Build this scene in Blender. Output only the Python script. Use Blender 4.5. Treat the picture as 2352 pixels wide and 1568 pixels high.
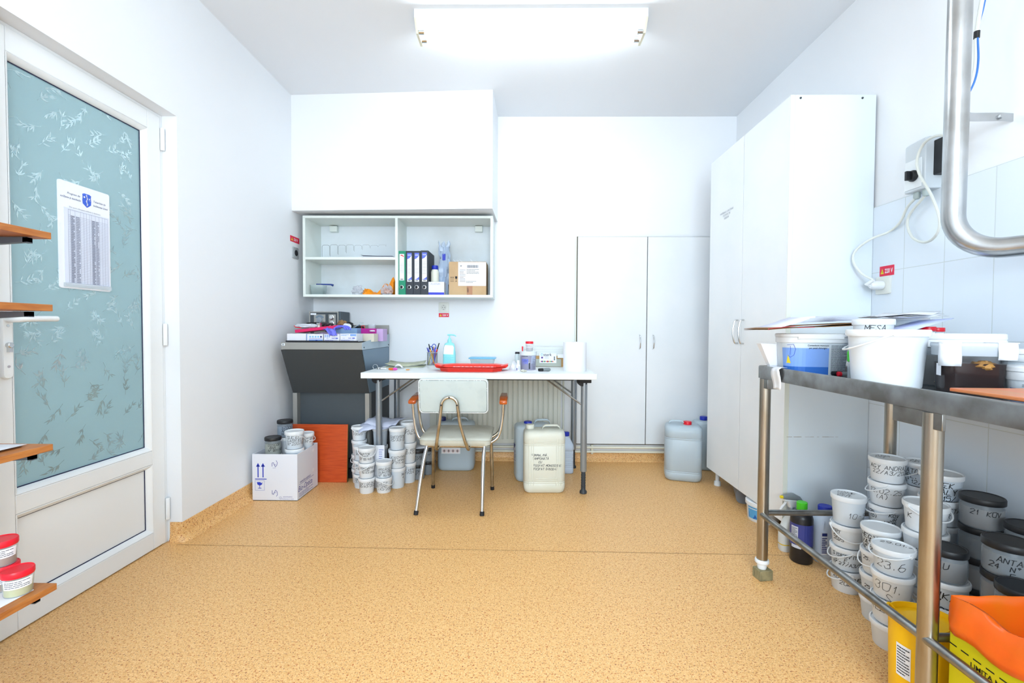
import bpy, math, random
from math import radians as R, sin, cos, pi, atan2
from mathutils import Vector, Matrix, noise

for o in list(bpy.data.objects):
    bpy.data.objects.remove(o)
SC = bpy.context.scene
COL = SC.collection
RND = random.Random(7)

# ------------------------------------------------------------------ camera
CAM_Z, FPX = 1.0, 1050.0
RM = (Matrix.Rotation(R(.76), 3, 'Z') @ Matrix.Rotation(pi/2-R(1.47), 3, 'X') @ Matrix.Rotation(R(.28), 3, 'Z'))
cd = bpy.data.cameras.new('camera'); cam = bpy.data.objects.new('camera', cd); COL.objects.link(cam)
cd.sensor_width = 36; cd.lens = 36*FPX/2352; cd.clip_start = .02
cam.matrix_world = Matrix.Translation((0, 0, CAM_Z)) @ RM.to_4x4()
SC.camera = cam

def at(px, py, X=None, Y=None, Z=None):
    """world point seen at a photo pixel on the plane X=, Y= or Z="""
    r = RM @ Vector(((px-1176)/FPX, -(py-784)/FPX, -1)); c = Vector((0, 0, CAM_Z))
    if Y is not None: t = Y/r.y
    elif X is not None: t = X/r.x
    else: t = (Z-CAM_Z)/r.z
    return c+r*t

# ------------------------------------------------------------------ world, exposure
W = bpy.data.worlds.new('world'); SC.world = W; W.use_nodes = True
W.node_tree.nodes['Background'].inputs[0].default_value = (.74, .86, 1, 1)
W.node_tree.nodes['Background'].inputs[1].default_value = 1.0
SC.view_settings.view_transform = 'Standard'
try: SC.view_settings.look = 'None'
except Exception: pass
SC.view_settings.gamma = 1; SC.view_settings.use_curve_mapping = False
SC.view_settings.exposure = 0.47
TUBE_EMIT = 21.0
TUBE_RGB = (.86, .955, 1.0)
# added fill light behind the camera, set at an invented window opening
ld = bpy.data.lights.new('rear_fill_light', 'AREA'); ld.shape = 'RECTANGLE'; ld.size = 1.5; ld.size_y = 1.3
ld.energy = 78; ld.color = (.78, .91, 1)
lo = bpy.data.objects.new('rear_fill_light', ld); COL.objects.link(lo)
lo.location = (0, -1.84, 1.5); lo.rotation_euler = (pi/2, 0, 0)

# ------------------------------------------------------------------ materials
def lin(h):
    if isinstance(h, str):
        h = h.lstrip('#'); c = [int(h[i:i+2], 16)/255 for i in (0, 2, 4)]
    else: c = [v/255 for v in h]
    return tuple(x/12.92 if x <= .04045 else ((x+.055)/1.055)**2.4 for x in c)
MATS = {}
def mat(name, col, rough=.5, metal=0, alpha=1, emit=0, trans=0, bump=None, noise_c=None, spec=.5, coat=0, aniso=None, ior=1.45):
    if name in MATS: return MATS[name]
    m = bpy.data.materials.new(name); m.use_nodes = True; nt = m.node_tree; b = nt.nodes['Principled BSDF']
    b.inputs['Base Color'].default_value = (*lin(col), 1); b.inputs['Roughness'].default_value = rough
    b.inputs['Metallic'].default_value = metal; b.inputs['Alpha'].default_value = alpha
    b.inputs['Specular IOR Level'].default_value = spec; b.inputs['IOR'].default_value = ior
    b.inputs['Transmission Weight'].default_value = trans; b.inputs['Coat Weight'].default_value = coat
    if emit: b.inputs['Emission Color'].default_value = (*TUBE_RGB, 1); b.inputs['Emission Strength'].default_value = emit
    if bump or noise_c:
        tc = nt.nodes.new('ShaderNodeTexCoord')
    if bump:
        n = nt.nodes.new('ShaderNodeTexNoise'); n.inputs['Scale'].default_value = bump[0]; n.inputs['Detail'].default_value = 4
        bp = nt.nodes.new('ShaderNodeBump'); bp.inputs['Strength'].default_value = bump[1]; bp.inputs['Distance'].default_value = bump[2] if len(bump) > 2 else .002
        nt.links.new(tc.outputs['Object'], n.inputs['Vector']); nt.links.new(n.outputs['Fac'], bp.inputs['Height']); nt.links.new(bp.outputs[0], b.inputs['Normal'])
    if noise_c:   # (other colour, scale, low, high, stretch)
        n = nt.nodes.new('ShaderNodeTexNoise'); n.inputs['Scale'].default_value = noise_c[1]; n.inputs['Detail'].default_value = 5
        mp = nt.nodes.new('ShaderNodeMapping'); mp.inputs['Scale'].default_value = noise_c[4] if len(noise_c) > 4 else (1, 1, 1)
        cr = nt.nodes.new('ShaderNodeValToRGB'); cr.color_ramp.elements[0].position = noise_c[2]; cr.color_ramp.elements[1].position = noise_c[3]
        cr.color_ramp.elements[0].color = (*lin(col), 1); cr.color_ramp.elements[1].color = (*lin(noise_c[0]), 1)
        nt.links.new(tc.outputs['Object'], mp.inputs['Vector']); nt.links.new(mp.outputs[0], n.inputs['Vector'])
        nt.links.new(n.outputs['Fac'], cr.inputs[0]); nt.links.new(cr.outputs[0], b.inputs['Base Color'])
    MATS[name] = m; return m

wall_m = mat('wall_paint', (240, 243, 247), .55, bump=(90, .12))
ceil_m = mat('ceiling_paint', (238, 242, 247), .7, bump=(60, .08))
white_lam = mat('white_laminate', (238, 242, 246), .35, noise_c=((232, 238, 243), 3, .4, .7))
cab_side = mat('cabinet_side_laminate', (226, 236, 243), .32)
edge_cream = mat('edge_cream', (226, 230, 220), .5)
pvc = mat('white_pvc', (238, 241, 243), .3)
dark = mat('black_rubber', (22, 25, 32), .6)
gasket = mat('door_gasket', (18, 24, 66), .5)
tubw = mat('tub_plastic', (228, 234, 240), .38)
tubw2 = mat('tub_plastic_blue', (216, 227, 238), .42)
lidw = mat('lid_plastic', (232, 236, 240), .35)
ink = mat('marker_ink', (14, 16, 22), .6)
inkg = mat('faded_ink', (60, 66, 76), .7)
inkb = mat('blue_print', (40, 60, 190), .6)
paper = mat('paper', (238, 240, 246), .8)
chrome = mat('chrome', (205, 208, 210), .18, 1, bump=(200, .05))
steel = mat('brushed_steel', (196, 198, 200), .27, 1, bump=(30, .06), noise_c=((168, 168, 166), 9, .35, .7))
steel_d = mat('table_steel', (166, 168, 168), .34, 1, noise_c=((132, 130, 126), 14, .35, .65), bump=(40, .1))
steel_leg = mat('steel_leg', (172, 168, 160), .28, 1, noise_c=((154, 144, 128), 5, .4, .7, (6, 6, 1)))
alu = mat('grey_leg_paint', (150, 160, 170), .35, .6)
alu_d = mat('dark_leg_plastic', (54, 60, 66), .5)
red = mat('red_plastic', (226, 22, 44), .35)
redtray = mat('red_tray', (240, 62, 50), .32)
blackp = mat('black_lid_plastic', (26, 28, 32), .45)
blue_cap = mat('blue_cap_plastic', (32, 52, 178), .4)
cardb = mat('cardboard', (198, 168, 130), .8, noise_c=((188, 156, 118), 8, .4, .7))
cardw = mat('white_cardboard', (226, 229, 238), .7)
greym = mat('device_panel', (62, 66, 68), .55, .1)
greyb = mat('device_band', (164, 164, 160), .4, .55)
bluep = mat('device_side', (112, 136, 156), .4, .4)
wood = mat('shelf_wood', (190, 122, 60), .45, noise_c=((160, 92, 40), 14, .35, .7, (14, 1.2, 14)))
panel_o = mat('orange_veneer', (206, 84, 34), .4, noise_c=((184, 66, 24), 7, .35, .7, (1.5, 4, 16)))
board_o = mat('orange_board', (212, 112, 66), .4, noise_c=((196, 128, 78), 6, .4, .7, (4, 1, 4)))
vinyl = mat('seat_vinyl', (196, 196, 184), .45, noise_c=((172, 168, 150), 7, .45, .75), bump=(60, .1))
vinylb = mat('back_vinyl', (196, 208, 208), .45, noise_c=((178, 192, 194), 12, .5, .8), bump=(70, .1))
armw = mat('armrest_wood', (196, 92, 26), .22, coat=.6, noise_c=((170, 70, 18), 9, .4, .7))
radm = mat('radiator_enamel', (214, 216, 206), .4)
canw = mat('canister_white', (222, 224, 212), .42, noise_c=((214, 214, 192), 3, .5, .8))
canb = mat('canister_clear', (206, 222, 232), .35, alpha=.72)
cang = mat('canister_grey', (176, 184, 200), .4)
liqb = mat('clear_liquid', (150, 190, 208), .2)
clear = mat('clear_plastic', (214, 226, 232), .15, alpha=.38)
frost = mat('frosted_plastic', (206, 218, 226), .3, alpha=.3)
orange_bag = mat('orange_plastic_bag', (250, 104, 20), .35)
orange_in = mat('orange_bag_yellowish', (250, 150, 20), .35)
yel = mat('yellow_bin_plastic', (250, 196, 14), .4)
yelb = mat('yellow_card', (214, 200, 14), .5)
purple = mat('nitrile_purple', (104, 110, 226), .45)
magenta = mat('magenta_card', (176, 20, 140), .5)
pink = mat('crimson_card', (222, 26, 96), .5)
sky = mat('pale_blue_card', (132, 166, 206), .6)
turq = mat('turquoise_plastic', (150, 226, 232), .3)
lblue = mat('label_blue', (128, 166, 232), .5)
dblue = mat('label_deep_blue', (44, 104, 190), .5)
cable_m = mat('cable_white', (224, 228, 222), .45)
boxg = mat('switch_box_grey', (206, 214, 220), .4)
green = mat('green_plastic', (70, 196, 40), .4)
yellow = mat('yellow_print', (238, 214, 40), .5)
dirt = mat('soot_dirt', (130, 132, 134), .9, alpha=.4)
tape = mat('paper_tape', (232, 236, 242), .8)

def floor_mat():
    m = bpy.data.materials.new('vinyl_floor'); m.use_nodes = True; nt = m.node_tree; b = nt.nodes['Principled BSDF']; L = nt.links
    b.inputs['Roughness'].default_value = .4; b.inputs['Specular IOR Level'].default_value = .4
    tc = nt.nodes.new('ShaderNodeTexCoord')
    def nz(scale, detail, mapping):
        mp = nt.nodes.new('ShaderNodeMapping'); mp.inputs['Scale'].default_value = mapping
        n = nt.nodes.new('ShaderNodeTexNoise'); n.inputs['Scale'].default_value = scale; n.inputs['Detail'].default_value = detail
        L.new(tc.outputs['Object'], mp.inputs[0]); L.new(mp.outputs[0], n.inputs['Vector']); return n.outputs['Fac']
    def ramp(f, stops):
        r = nt.nodes.new('ShaderNodeValToRGB'); e = r.color_ramp.elements
        while len(e) < len(stops): e.new(.5)
        for k, (p, c) in enumerate(stops): e[k].position = p; e[k].color = (*c, 1)
        L.new(f, r.inputs[0]); return r.outputs[0]
    def mix(f, a, c):
        x = nt.nodes.new('ShaderNodeMix'); x.data_type = 'RGBA'; L.new(f, x.inputs[0])
        if isinstance(a, tuple): x.inputs[6].default_value = (*a, 1)
        else: L.new(a, x.inputs[6])
        x.inputs[7].default_value = (*c, 1); return x.outputs[2]
    base = ramp(nz(70, 3, (1, 1, 1)), [(.35, lin((226, 172, 106))), (.65, lin((236, 188, 124)))])
    f1 = ramp(nz(210, 2, (1, 1.3, 1)), [(.54, (0, 0, 0)), (.62, (1, 1, 1))])
    f2 = ramp(nz(165, 2, (1.5, 1, 1)), [(.60, (0, 0, 0)), (.68, (1, 1, 1))])
    f3 = ramp(nz(120, 2, (1, 1.4, 1)), [(.60, (0, 0, 0)), (.68, (1, 1, 1))])
    c = mix(f1, base, lin((244, 206, 148))); c = mix(f3, c, lin((190, 104, 44))); c = mix(f2, c, lin((140, 74, 40)))
    L.new(c, b.inputs['Base Color'])
    return m
floor_m = floor_mat()

def tile_mat():
    m = bpy.data.materials.new('wall_tile'); m.use_nodes = True; nt = m.node_tree; b = nt.nodes['Principled BSDF']; L = nt.links
    b.inputs['Roughness'].default_value = .18
    tc = nt.nodes.new('ShaderNodeTexCoord'); sp = nt.nodes.new('ShaderNodeSeparateXYZ'); cb = nt.nodes.new('ShaderNodeCombineXYZ')
    br = nt.nodes.new('ShaderNodeTexBrick'); br.offset = 0; br.squash = 1
    br.inputs['Scale'].default_value = 1; br.inputs['Brick Width'].default_value = .183; br.inputs['Row Height'].default_value = .298
    br.inputs['Mortar Size'].default_value = .0016; br.inputs['Mortar Smooth'].default_value = .3
    br.inputs['Color1'].default_value = (*lin((224, 233, 243)), 1); br.inputs['Color2'].default_value = (*lin((226, 235, 244)), 1)
    br.inputs['Mortar'].default_value = (*lin((204, 212, 214)), 1)
    ad = nt.nodes.new('ShaderNodeMath'); ad.operation = 'ADD'; ad.inputs[1].default_value = 10*.183-1.772+.0008+1.83
    az = nt.nodes.new('ShaderNodeMath'); az.operation = 'ADD'; az.inputs[1].default_value = 10*.298-1.565+.001
    L.new(tc.outputs['Object'], sp.inputs[0]); L.new(sp.outputs['Y'], ad.inputs[0]); L.new(sp.outputs['Z'], az.inputs[0])
    L.new(ad.outputs[0], cb.inputs['X']); L.new(az.outputs[0], cb.inputs['Y']); L.new(cb.outputs[0], br.inputs['Vector'])
    L.new(br.outputs['Color'], b.inputs['Base Color'])
    bp = nt.nodes.new('ShaderNodeBump'); bp.invert = True; bp.inputs['Strength'].default_value = .4; bp.inputs['Distance'].default_value = .001
    L.new(br.outputs['Fac'], bp.inputs['Height']); L.new(bp.outputs[0], b.inputs['Normal'])
    return m
tile_m = tile_mat()

def glass_mat():
    m = bpy.data.materials.new('frosted_door_glass'); m.use_nodes = True; nt = m.node_tree; b = nt.nodes['Principled BSDF']; L = nt.links
    b.inputs['Base Color'].default_value = (*lin((172, 204, 208)), 1); b.inputs['Roughness'].default_value = .22
    tr = nt.nodes.new('ShaderNodeBsdfTranslucent'); tr.inputs[0].default_value = (*lin((206, 222, 228)), 1)
    mx = nt.nodes.new('ShaderNodeMixShader'); mx.inputs[0].default_value = .35
    L.new(b.outputs[0], mx.inputs[1]); L.new(tr.outputs[0], mx.inputs[2]); L.new(mx.outputs[0], nt.nodes['Material Output'].inputs[0])
    return m
glass_m = glass_mat()
etch_m = mat('etched_leaf', (186, 210, 214), .16, .55)

# ------------------------------------------------------------------ mesh builder
class MB:
    def __init__(s): s.v = []; s.f = []; s.mi = []; s.M = None
    def add(s, vs, fs, mi=0):
        k = len(s.v)
        s.v += [tuple(s.M @ Vector(p)) if s.M else tuple(p) for p in vs]
        s.f += [tuple(i+k for i in f) for f in fs]; s.mi += [mi]*len(fs); return s
    def box(s, x0, x1, y0, y1, z0, z1, mi=0):
        return s.add([(x0,y0,z0),(x1,y0,z0),(x1,y1,z0),(x0,y1,z0),(x0,y0,z1),(x1,y0,z1),(x1,y1,z1),(x0,y1,z1)],
              [(0,3,2,1),(4,5,6,7),(0,1,5,4),(1,2,6,5),(2,3,7,6),(3,0,4,7)], mi)
    def loft(s, rings, mi=0, cap=(True, True), closed=True):
        n = len(rings[0]); vs = [p for r in rings for p in r]; fs = []
        for i in range(len(rings)-1):
            for j in range(n if closed else n-1):
                a = i*n+j; b_ = i*n+(j+1) % n; fs.append((a, b_, b_+n, a+n))
        if cap[0]: fs.append(tuple(range(n-1, -1, -1)))
        if cap[1]: fs.append(tuple(range((len(rings)-1)*n, len(rings)*n)))
        return s.add(vs, fs, mi)
    def lathe(s, prof, n=28, c=(0, 0, 0), mi=0, cap=(True, True), axis='z'):
        rings = []
        for r, z in prof:
            ring = []
            for k in range(n):
                a = 2*pi*k/n; p = (max(r, 1e-5)*cos(a), max(r, 1e-5)*sin(a), z)
                if axis == 'x': p = (p[2], p[0], p[1])
                if axis == 'y': p = (p[1], p[2], p[0])
                ring.append((c[0]+p[0], c[1]+p[1], c[2]+p[2]))
            rings.append(ring)
        return s.loft(rings, mi, cap)
    def tube(s, pts, r, n=10, mi=0, closed=False):
        P = [Vector(p) for p in pts]; rings = []; N = len(P); up = None
        rr = r if isinstance(r, (list, tuple)) else [r]*N
        for i in range(N):
            if closed: t = (P[(i+1) % N]-P[i-1]).normalized()
            else: t = (P[min(i+1, N-1)]-P[max(i-1, 0)]).normalized()
            if up is None: up = Vector((0, 0, 1)) if abs(t.z) < .9 else Vector((1, 0, 0))
            a = t.cross(up).normalized(); up = a.cross(t).normalized()
            rings.append([tuple(P[i]+(a*cos(2*pi*k/n)+up*sin(2*pi*k/n))*rr[i]) for k in range(n)])
        if closed: rings.append(rings[0])
        return s.loft(rings, mi, (not closed, not closed))
    def prism(s, poly, z0, z1, mi=0):
        return s.loft([[(x, y, z0) for x, y in poly], [(x, y, z1) for x, y in poly]], mi)
    def sheet(s, grid, mi=0):
        n = len(grid[0]); vs = [p for r in grid for p in r]; fs = [(i*n+j, i*n+j+1, (i+1)*n+j+1, (i+1)*n+j) for i in range(len(grid)-1) for j in range(n-1)]
        return s.add(vs, fs, mi)
    def blob(s, c, r, amp=.2, fr=3, seed=0, n=18, m=12, flat=None, mi=0):
        rings = []
        for i in range(m+1):
            th = pi*i/m; ring = []
            for k in range(n):
                a = 2*pi*k/n; d = Vector((sin(th)*cos(a), sin(th)*sin(a), -cos(th)))
                q = 1+amp*noise.noise(d*fr+Vector((seed*7.3, seed*3.1, 0)))*2
                p = Vector((c[0]+d.x*r[0]*q, c[1]+d.y*r[1]*q, c[2]+d.z*r[2]*q))
                if flat is not None: p.z = max(p.z, flat)
                ring.append(tuple(p))
            rings.append(ring)
        return s.loft(rings, mi)

def build(name, mb, mats, parent=None, bevel=0, sub=0, solid=0, smooth=40, seg=2):
    me = bpy.data.meshes.new(name); me.from_pydata(mb.v, [], mb.f)
    if not isinstance(mats, (list, tuple)): mats = [mats]
    for m in mats: me.materials.append(m)
    me.polygons.foreach_set('material_index', mb.mi)
    me.polygons.foreach_set('use_smooth', [True]*len(mb.f)); me.update()
    me.set_sharp_from_angle(angle=R(smooth))
    o = bpy.data.objects.new(name, me); COL.objects.link(o)
    if parent: o.parent = parent
    if solid:
        q = o.modifiers.new('s', 'SOLIDIFY'); q.thickness = solid; q.offset = 0
    if bevel:
        q = o.modifiers.new('b', 'BEVEL'); q.width = bevel; q.segments = seg; q.limit_method = 'ANGLE'; q.angle_limit = R(40); q.harden_normals = False
    if sub:
        q = o.modifiers.new('u', 'SUBSURF'); q.levels = sub; q.render_levels = sub
    return o
def tag(o, label, cat, group=None, kind=None):
    if kind: o['kind'] = kind
    if label: o['label'] = label
    if cat: o['category'] = cat
    if group: o['group'] = group
    return o
def thing(name, label, cat, loc=(0, 0, 0), rz=0, group=None):
    o = bpy.data.objects.new(name, None); COL.objects.link(o); o.empty_display_size = .02
    o.location = loc; o.rotation_euler = (0, 0, rz); return tag(o, label, cat, group)
def solo(name, mb, mats, label, cat, loc=(0, 0, 0), rz=0, group=None, **k):
    o = build(name, mb, mats, None, **k); o.location = loc; o.rotation_euler = (0, 0, rz); return tag(o, label, cat, group)
def struct(name, mb, mats, **k):
    o = build(name, mb, mats, None, **k); o['kind'] = 'structure'; return o
def rrect(w, d, r, n=4, cx=0, cy=0, z=None):
    out = []; r = min(r, w/2-1e-4, d/2-1e-4)
    for sx, sy, a0 in ((1, 1, 0), (-1, 1, pi/2), (-1, -1, pi), (1, -1, 1.5*pi)):
        for k in range(n+1):
            a = a0+pi/2*k/n; p = (cx+sx*(w/2-r)+r*cos(a), cy+sy*(d/2-r)+r*sin(a))
            out.append(p if z is None else (*p, z))
    return out
def bez(p, n=24):
    """smooth curve through points (Catmull-Rom)"""
    P = [Vector(q) for q in p]; P = [2*P[0]-P[1]]+P+[2*P[-1]-P[-2]]; out = []
    for i in range(1, len(P)-2):
        for k in range(n):
            t = k/n; a, b, c, d = P[i-1], P[i], P[i+1], P[i+2]
            out.append(.5*((2*b)+(c-a)*t+(2*a-5*b+4*c-d)*t*t+(3*b-a-3*c+d)*t**3))
    out.append(P[-2]); return out

# ------------------------------------------------------------------ writing
SF = {'A':'00 26 40|12 32','B':'00 06 36 45 34 03|33 42 41 30 00','C':'45 36 16 05 01 10 30 41','D':'00 06 26 44 42 20 00','E':'46 06 00 40|03 33',
'F':'46 06 00|03 33','G':'45 36 16 05 01 10 30 42 22','H':'00 06|40 46|03 43','I':'20 26','J':'46 41 30 10 01','K':'00 06|46 03 40','L':'06 00 40',
'M':'00 06 22 46 40','N':'00 06 40 46','O':'10 01 05 16 36 45 41 30 10','P':'00 06 36 45 44 33 03','Q':'10 01 05 16 36 45 41 30 10|22 40',
'R':'00 06 36 45 44 33 03|23 40','S':'45 36 16 05 14 32 41 30 10 01','T':'06 46|26 20','U':'06 01 10 30 41 46','V':'06 20 46','W':'06 10 24 30 46',
'X':'00 46|06 40','Y':'06 23 46|23 20','Z':'06 46 00 40','0':'10 01 05 16 36 45 41 30 10','1':'14 26 20','2':'05 16 36 45 44 00 40',
'3':'05 16 36 45 34 23|34 42 41 30 10 01','4':'30 36 02 42','5':'46 06 04 34 42 41 30 10 01','6':'36 15 02 01 10 30 41 42 33 13 02','7':'06 46 10|13 33',
'8':'23 05 16 36 45 23 01 10 30 41 23','9':'43 13 04 05 16 36 45 41 30 10','/':'00 46','.':'10 11','-':'13 33','(':'30 22 24 36',')':'10 22 24 16',
'°':'14 05 16 25 14','i':'20 23|25 26','j':'23 20 10|25 26','a':'33 13 01 10 30 33 30 40','e':'02 32 33 13 01 10 30','k':'00 06|33 02 30','o':'10 02 13 33 31 10','n':'00 03 33 30',
't':'26 20 30|14 34','l':'26 20 30','h':'00 06|03 33 30','r':'00 03|02 13 33',' ':''}
ACC = {'Á':'A','É':'E','Í':'I','Ó':'O','Ö':'O','Ă':'A','Ő':'O','Ü':'U'}
def hand(mb, lines, fmap, h, x0, y0, w=.0016, lead=1.45, slant=.18, jit=.35, seed=1, drop=0):
    """strokes of handwriting: fmap(u, v) puts a flat position on the surface"""
    rn = random.Random(seed); g = h/6
    for li, s in enumerate(lines):
        u = x0; v = y0-li*h*lead
        for ch in s:
            acc = ch in ACC; base = ACC.get(ch, ch); st = SF.get(base)
            if st is None: st = SF.get(ch.upper(), '')
            hs = rn.uniform(.88, 1.1)
            strokes = [q for q in st.split('|') if q]
            if acc: strokes.append('17 28')
            for q in strokes:
                pts = [(u+(int(a[0])*g+rn.uniform(-jit, jit)*g+int(a[1])*g*slant)*hs, v+(int(a[1])*g+rn.uniform(-jit, jit)*g)*hs-drop*(u-x0)) for a in q.split()]
                for a, b in zip(pts, pts[1:]):
                    dx, dy = b[0]-a[0], b[1]-a[1]; L = math.hypot(dx, dy) or 1e-6
                    nx, ny = -dy/L*w/2, dx/L*w/2; ex, ey = dx/L*w*.35, dy/L*w*.35
                    c4 = [(a[0]-nx-ex, a[1]-ny-ey), (b[0]-nx+ex, b[1]-ny+ey), (b[0]+nx+ex, b[1]+ny+ey), (a[0]+nx-ex, a[1]+ny-ey)]
                    mb.add([fmap(*p) for p in c4], [(0, 1, 2, 3)])
            u += (5.4 if base not in 'I.1 ' else 3.6)*g
    return mb
_fc = {}
def printed(mb, s, fmap, size, x0, y0, align='LEFT', mi=0, sx=1, bold=0, shear=0):
    key = (s, align, bold)
    if key not in _fc:
        cu = bpy.data.curves.new('t', 'FONT'); cu.body = s; cu.size = 1; cu.align_x = align; cu.resolution_u = 2; cu.offset = bold
        o = bpy.data.objects.new('t', cu); COL.objects.link(o)
        me = bpy.data.meshes.new_from_object(o.evaluated_get(bpy.context.evaluated_depsgraph_get()))
        _fc[key] = ([tuple(v.co) for v in me.vertices], [tuple(p.vertices) for p in me.polygons])
        bpy.data.objects.remove(o); bpy.data.curves.remove(cu); bpy.data.meshes.remove(me)
    vs, fs = _fc[key]
    mb.add([fmap(x0+(v[0]*sx+v[1]*shear)*size, y0+v[1]*size) for v in vs], fs, mi); return mb
def quad(mb, fmap, u0, u1, v0, v1, mi=0, n=1):
    for k in range(n):
        a = u0+(u1-u0)*k/n; b = u0+(u1-u0)*(k+1)/n
        mb.add([fmap(a, v0), fmap(b, v0), fmap(b, v1), fmap(a, v1)], [(0, 1, 2, 3)], mi)
def micro(mb, fmap, u0, u1, v0, v1, rows, mi=0, fill=.35, seed=3, n=1):
    rn = random.Random(seed)
    for k in range(rows):
        v = v1-(v1-v0)*(k+.5)/rows; t = (v1-v0)/rows*fill/2; u = u0
        e = u1-(u1-u0)*rn.choice((0, 0, .05, .3))
        while u < e:
            w = min(rn.uniform(.06, .2)*(u1-u0), e-u); quad(mb, fmap, u, u+w*.88, v-t, v+t, mi, n); u += w
def cyl(r0, r1, h, face, off=.0005, cx=0, cy=0, z0=0):
    """flat -> surface of a tapered round body; u runs to the right as seen from outside"""
    def f(u, v):
        r = r0+(r1-r0)*v/h; a = face+u/((r0+r1)/2); r += off
        return (cx+r*cos(a), cy+r*sin(a), z0+v)
    return f
def flat(o, ux, uy):
    o, ux, uy = Vector(o), Vector(ux), Vector(uy)
    return lambda u, v: tuple(o+ux*u+uy*v)
def face_to_cam(x, y, turn=0): return atan2(-y, -x)+turn

# ------------------------------------------------------------------ ROOM
LX, RX, BY, CZ = -1.57, 1.63, 3.49, 2.605
b = MB().box(-2.0, RX+.1, -1.9, BY+.1, -.08, 0); struct('floor', b, floor_m)
b = MB().box(LX-.25, RX+.1, -1.9, BY+.1, CZ, CZ+.1); struct('ceiling', b, ceil_m)
b = MB().box(LX-.25, RX+.1, BY, BY+.12, 0, CZ); struct('wall_back', b, wall_m)
b = MB().box(RX, RX+.1, -1.9, BY, 0, CZ); struct('wall_right', b, wall_m)
DY0, DY1, DZ = 1.34, 2.10, 1.97
b = MB().box(LX-.25, LX, -1.9, DY0, 0, CZ).box(LX-.25, LX, DY1, BY, 0, CZ).box(LX-.25, LX, DY0, DY1, DZ, CZ)
struct('wall_left', b, wall_m)
b = MB()
b.box(LX-.25, -.75, -1.9, -2.0, 0, CZ).box(.75, RX+.1, -1.9, -2.0, 0, CZ).box(-.75, .75, -1.9, -2.0, 0, .85).box(-.75, .75, -1.9, -2.0, 2.15, CZ)
struct('wall_front', b, wall_m)
w1 = thing('added_window_1', None, None); w1['kind'] = 'structure'  # invented window, put in to go with the rear fill light
b = MB().box(-.75, .75, -1.95, -1.91, .85, .91).box(-.75, .75, -1.95, -1.91, 2.09, 2.15).box(-.75, -.69, -1.95, -1.91, .91, 2.09).box(.69, .75, -1.95, -1.91, .91, 2.09).box(-.03, .03, -1.95, -1.91, .91, 2.09)
build('added_window_frame', b, pvc, w1)
# dropped box of plaster above the wall cupboard
b = MB().prism([(LX, BY), (LX, 3.165), (-.178, 3.10), (-.160, BY)], 1.816, CZ); struct('trim_1', b, wall_m)
# tile dado on the right wall
b = MB().box(RX-.008, RX, -1.9, BY, 0, 1.565); struct('trim_2', b, tile_m)
# seam in the floor vinyl
p0, p1 = at(455, 1251, Z=0), at(1745, 1275, Z=0)
mid = mat('floor_seam', (146, 104, 66), .6)
b = MB().add([(p0.x-.1, p0.y-.0012, .0006), (p1.x+.4, p1.y-.0012-.02*0, .0006), (p1.x+.4, p1.y+.0012, .0006), (p0.x-.1, p0.y+.0012, .0006)], [(0, 1, 2, 3)]); struct('trim_3', b, mid)
# coved skirting in the floor vinyl
def skirt(name, pts, h):
    b = MB(); prof = [(.0, h), (.006, h), (.008, h*.45), (.014, h*.2), (.034, .002), (.034, 0), (0, 0)]
    rings = []
    for (x, y, nx, ny) in pts: rings.append([(x+nx*a, y+ny*a, z) for a, z in prof])
    b.loft(rings); return struct(name, b, floor_m, smooth=60)
skirt('baseboard_left', [(LX-.055, DY1-.001, 0, -1e-3), (LX-.055, DY1-.001, 0, -.4), (LX, DY1, .35, -.35), (LX, DY1+.03, 1, 0), (LX, BY, 1, 0)], .092)
skirt('baseboard_back', [(LX, BY, 0, -1), (RX, BY, 0, -1)], .075)

# ------------------------------------------------------------------ DOOR
d1 = thing('door_1', None, None); d1['kind'] = 'structure'
FX = -1.634
b = MB().box(FX-.05, FX-.004, DY0, DY0+.03, 0, DZ).box(FX-.05, FX-.004, DY1-.026, DY1, 0, DZ).box(FX-.05, FX-.004, DY0+.03, DY1-.026, DZ-.03, DZ)
build('door_frame', b, pvc, d1, bevel=.002)
GY0, GY1, GZ0, GZ1 = 1.466, 2.0, .463, 1.867
PZ0, PZ1 = .092, .376
b = MB()
b.box(FX-.06, FX, DY0+.02, GY0-.012, .004, DZ-.012).box(FX-.06, FX, GY1+.012, DY1-.018, .004, DZ-.012)
b.box(FX-.06, FX, GY0-.012, GY1+.012, GZ1+.012, DZ-.012).box(FX-.06, FX, GY0-.012, GY1+.012, PZ1+.012, GZ0-.012).box(FX-.06, FX, GY0-.012, GY1+.012, .004, PZ0-.012)
build('leaf_frame', b, pvc, d1, bevel=.003)
def bead(z0, z1):
    b = MB(); o = .012; i = -.010
    ring = lambda e, x: [(x, GY0-e, z0-e), (x, GY1+e, z0-e), (x, GY1+e, z1+e), (x, GY0-e, z1+e)]
    b.loft([ring(.012, FX-.001), ring(.010, FX+.0005), ring(.002, FX-.006), ring(-.006, FX-.016), ring(-.006, FX-.03)], cap=(False, False)); return b
build('glazing_bead', bead(GZ0, GZ1), pvc, d1); build('panel_bead', bead(PZ0, PZ1), pvc, d1)
def gask(z0, z1):
    b = MB(); t = .0035; X0, X1 = FX-.022, FX-.0205; y0, y1 = GY0+.006, GY1-.006; z0 += .006; z1 -= .006
    b.box(X0, X1, y0, y1, z0, z0+t).box(X0, X1, y0, y1, z1-t, z1).box(X0, X1, y0, y0+t*.4, z0+t, z1-t).box(X0, X1, y1-t, y1, z0+t, z1-t); return b
build('glass_gasket', gask(GZ0, GZ1), gasket, d1); build('panel_gasket', gask(PZ0, PZ1), gasket, d1)
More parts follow.
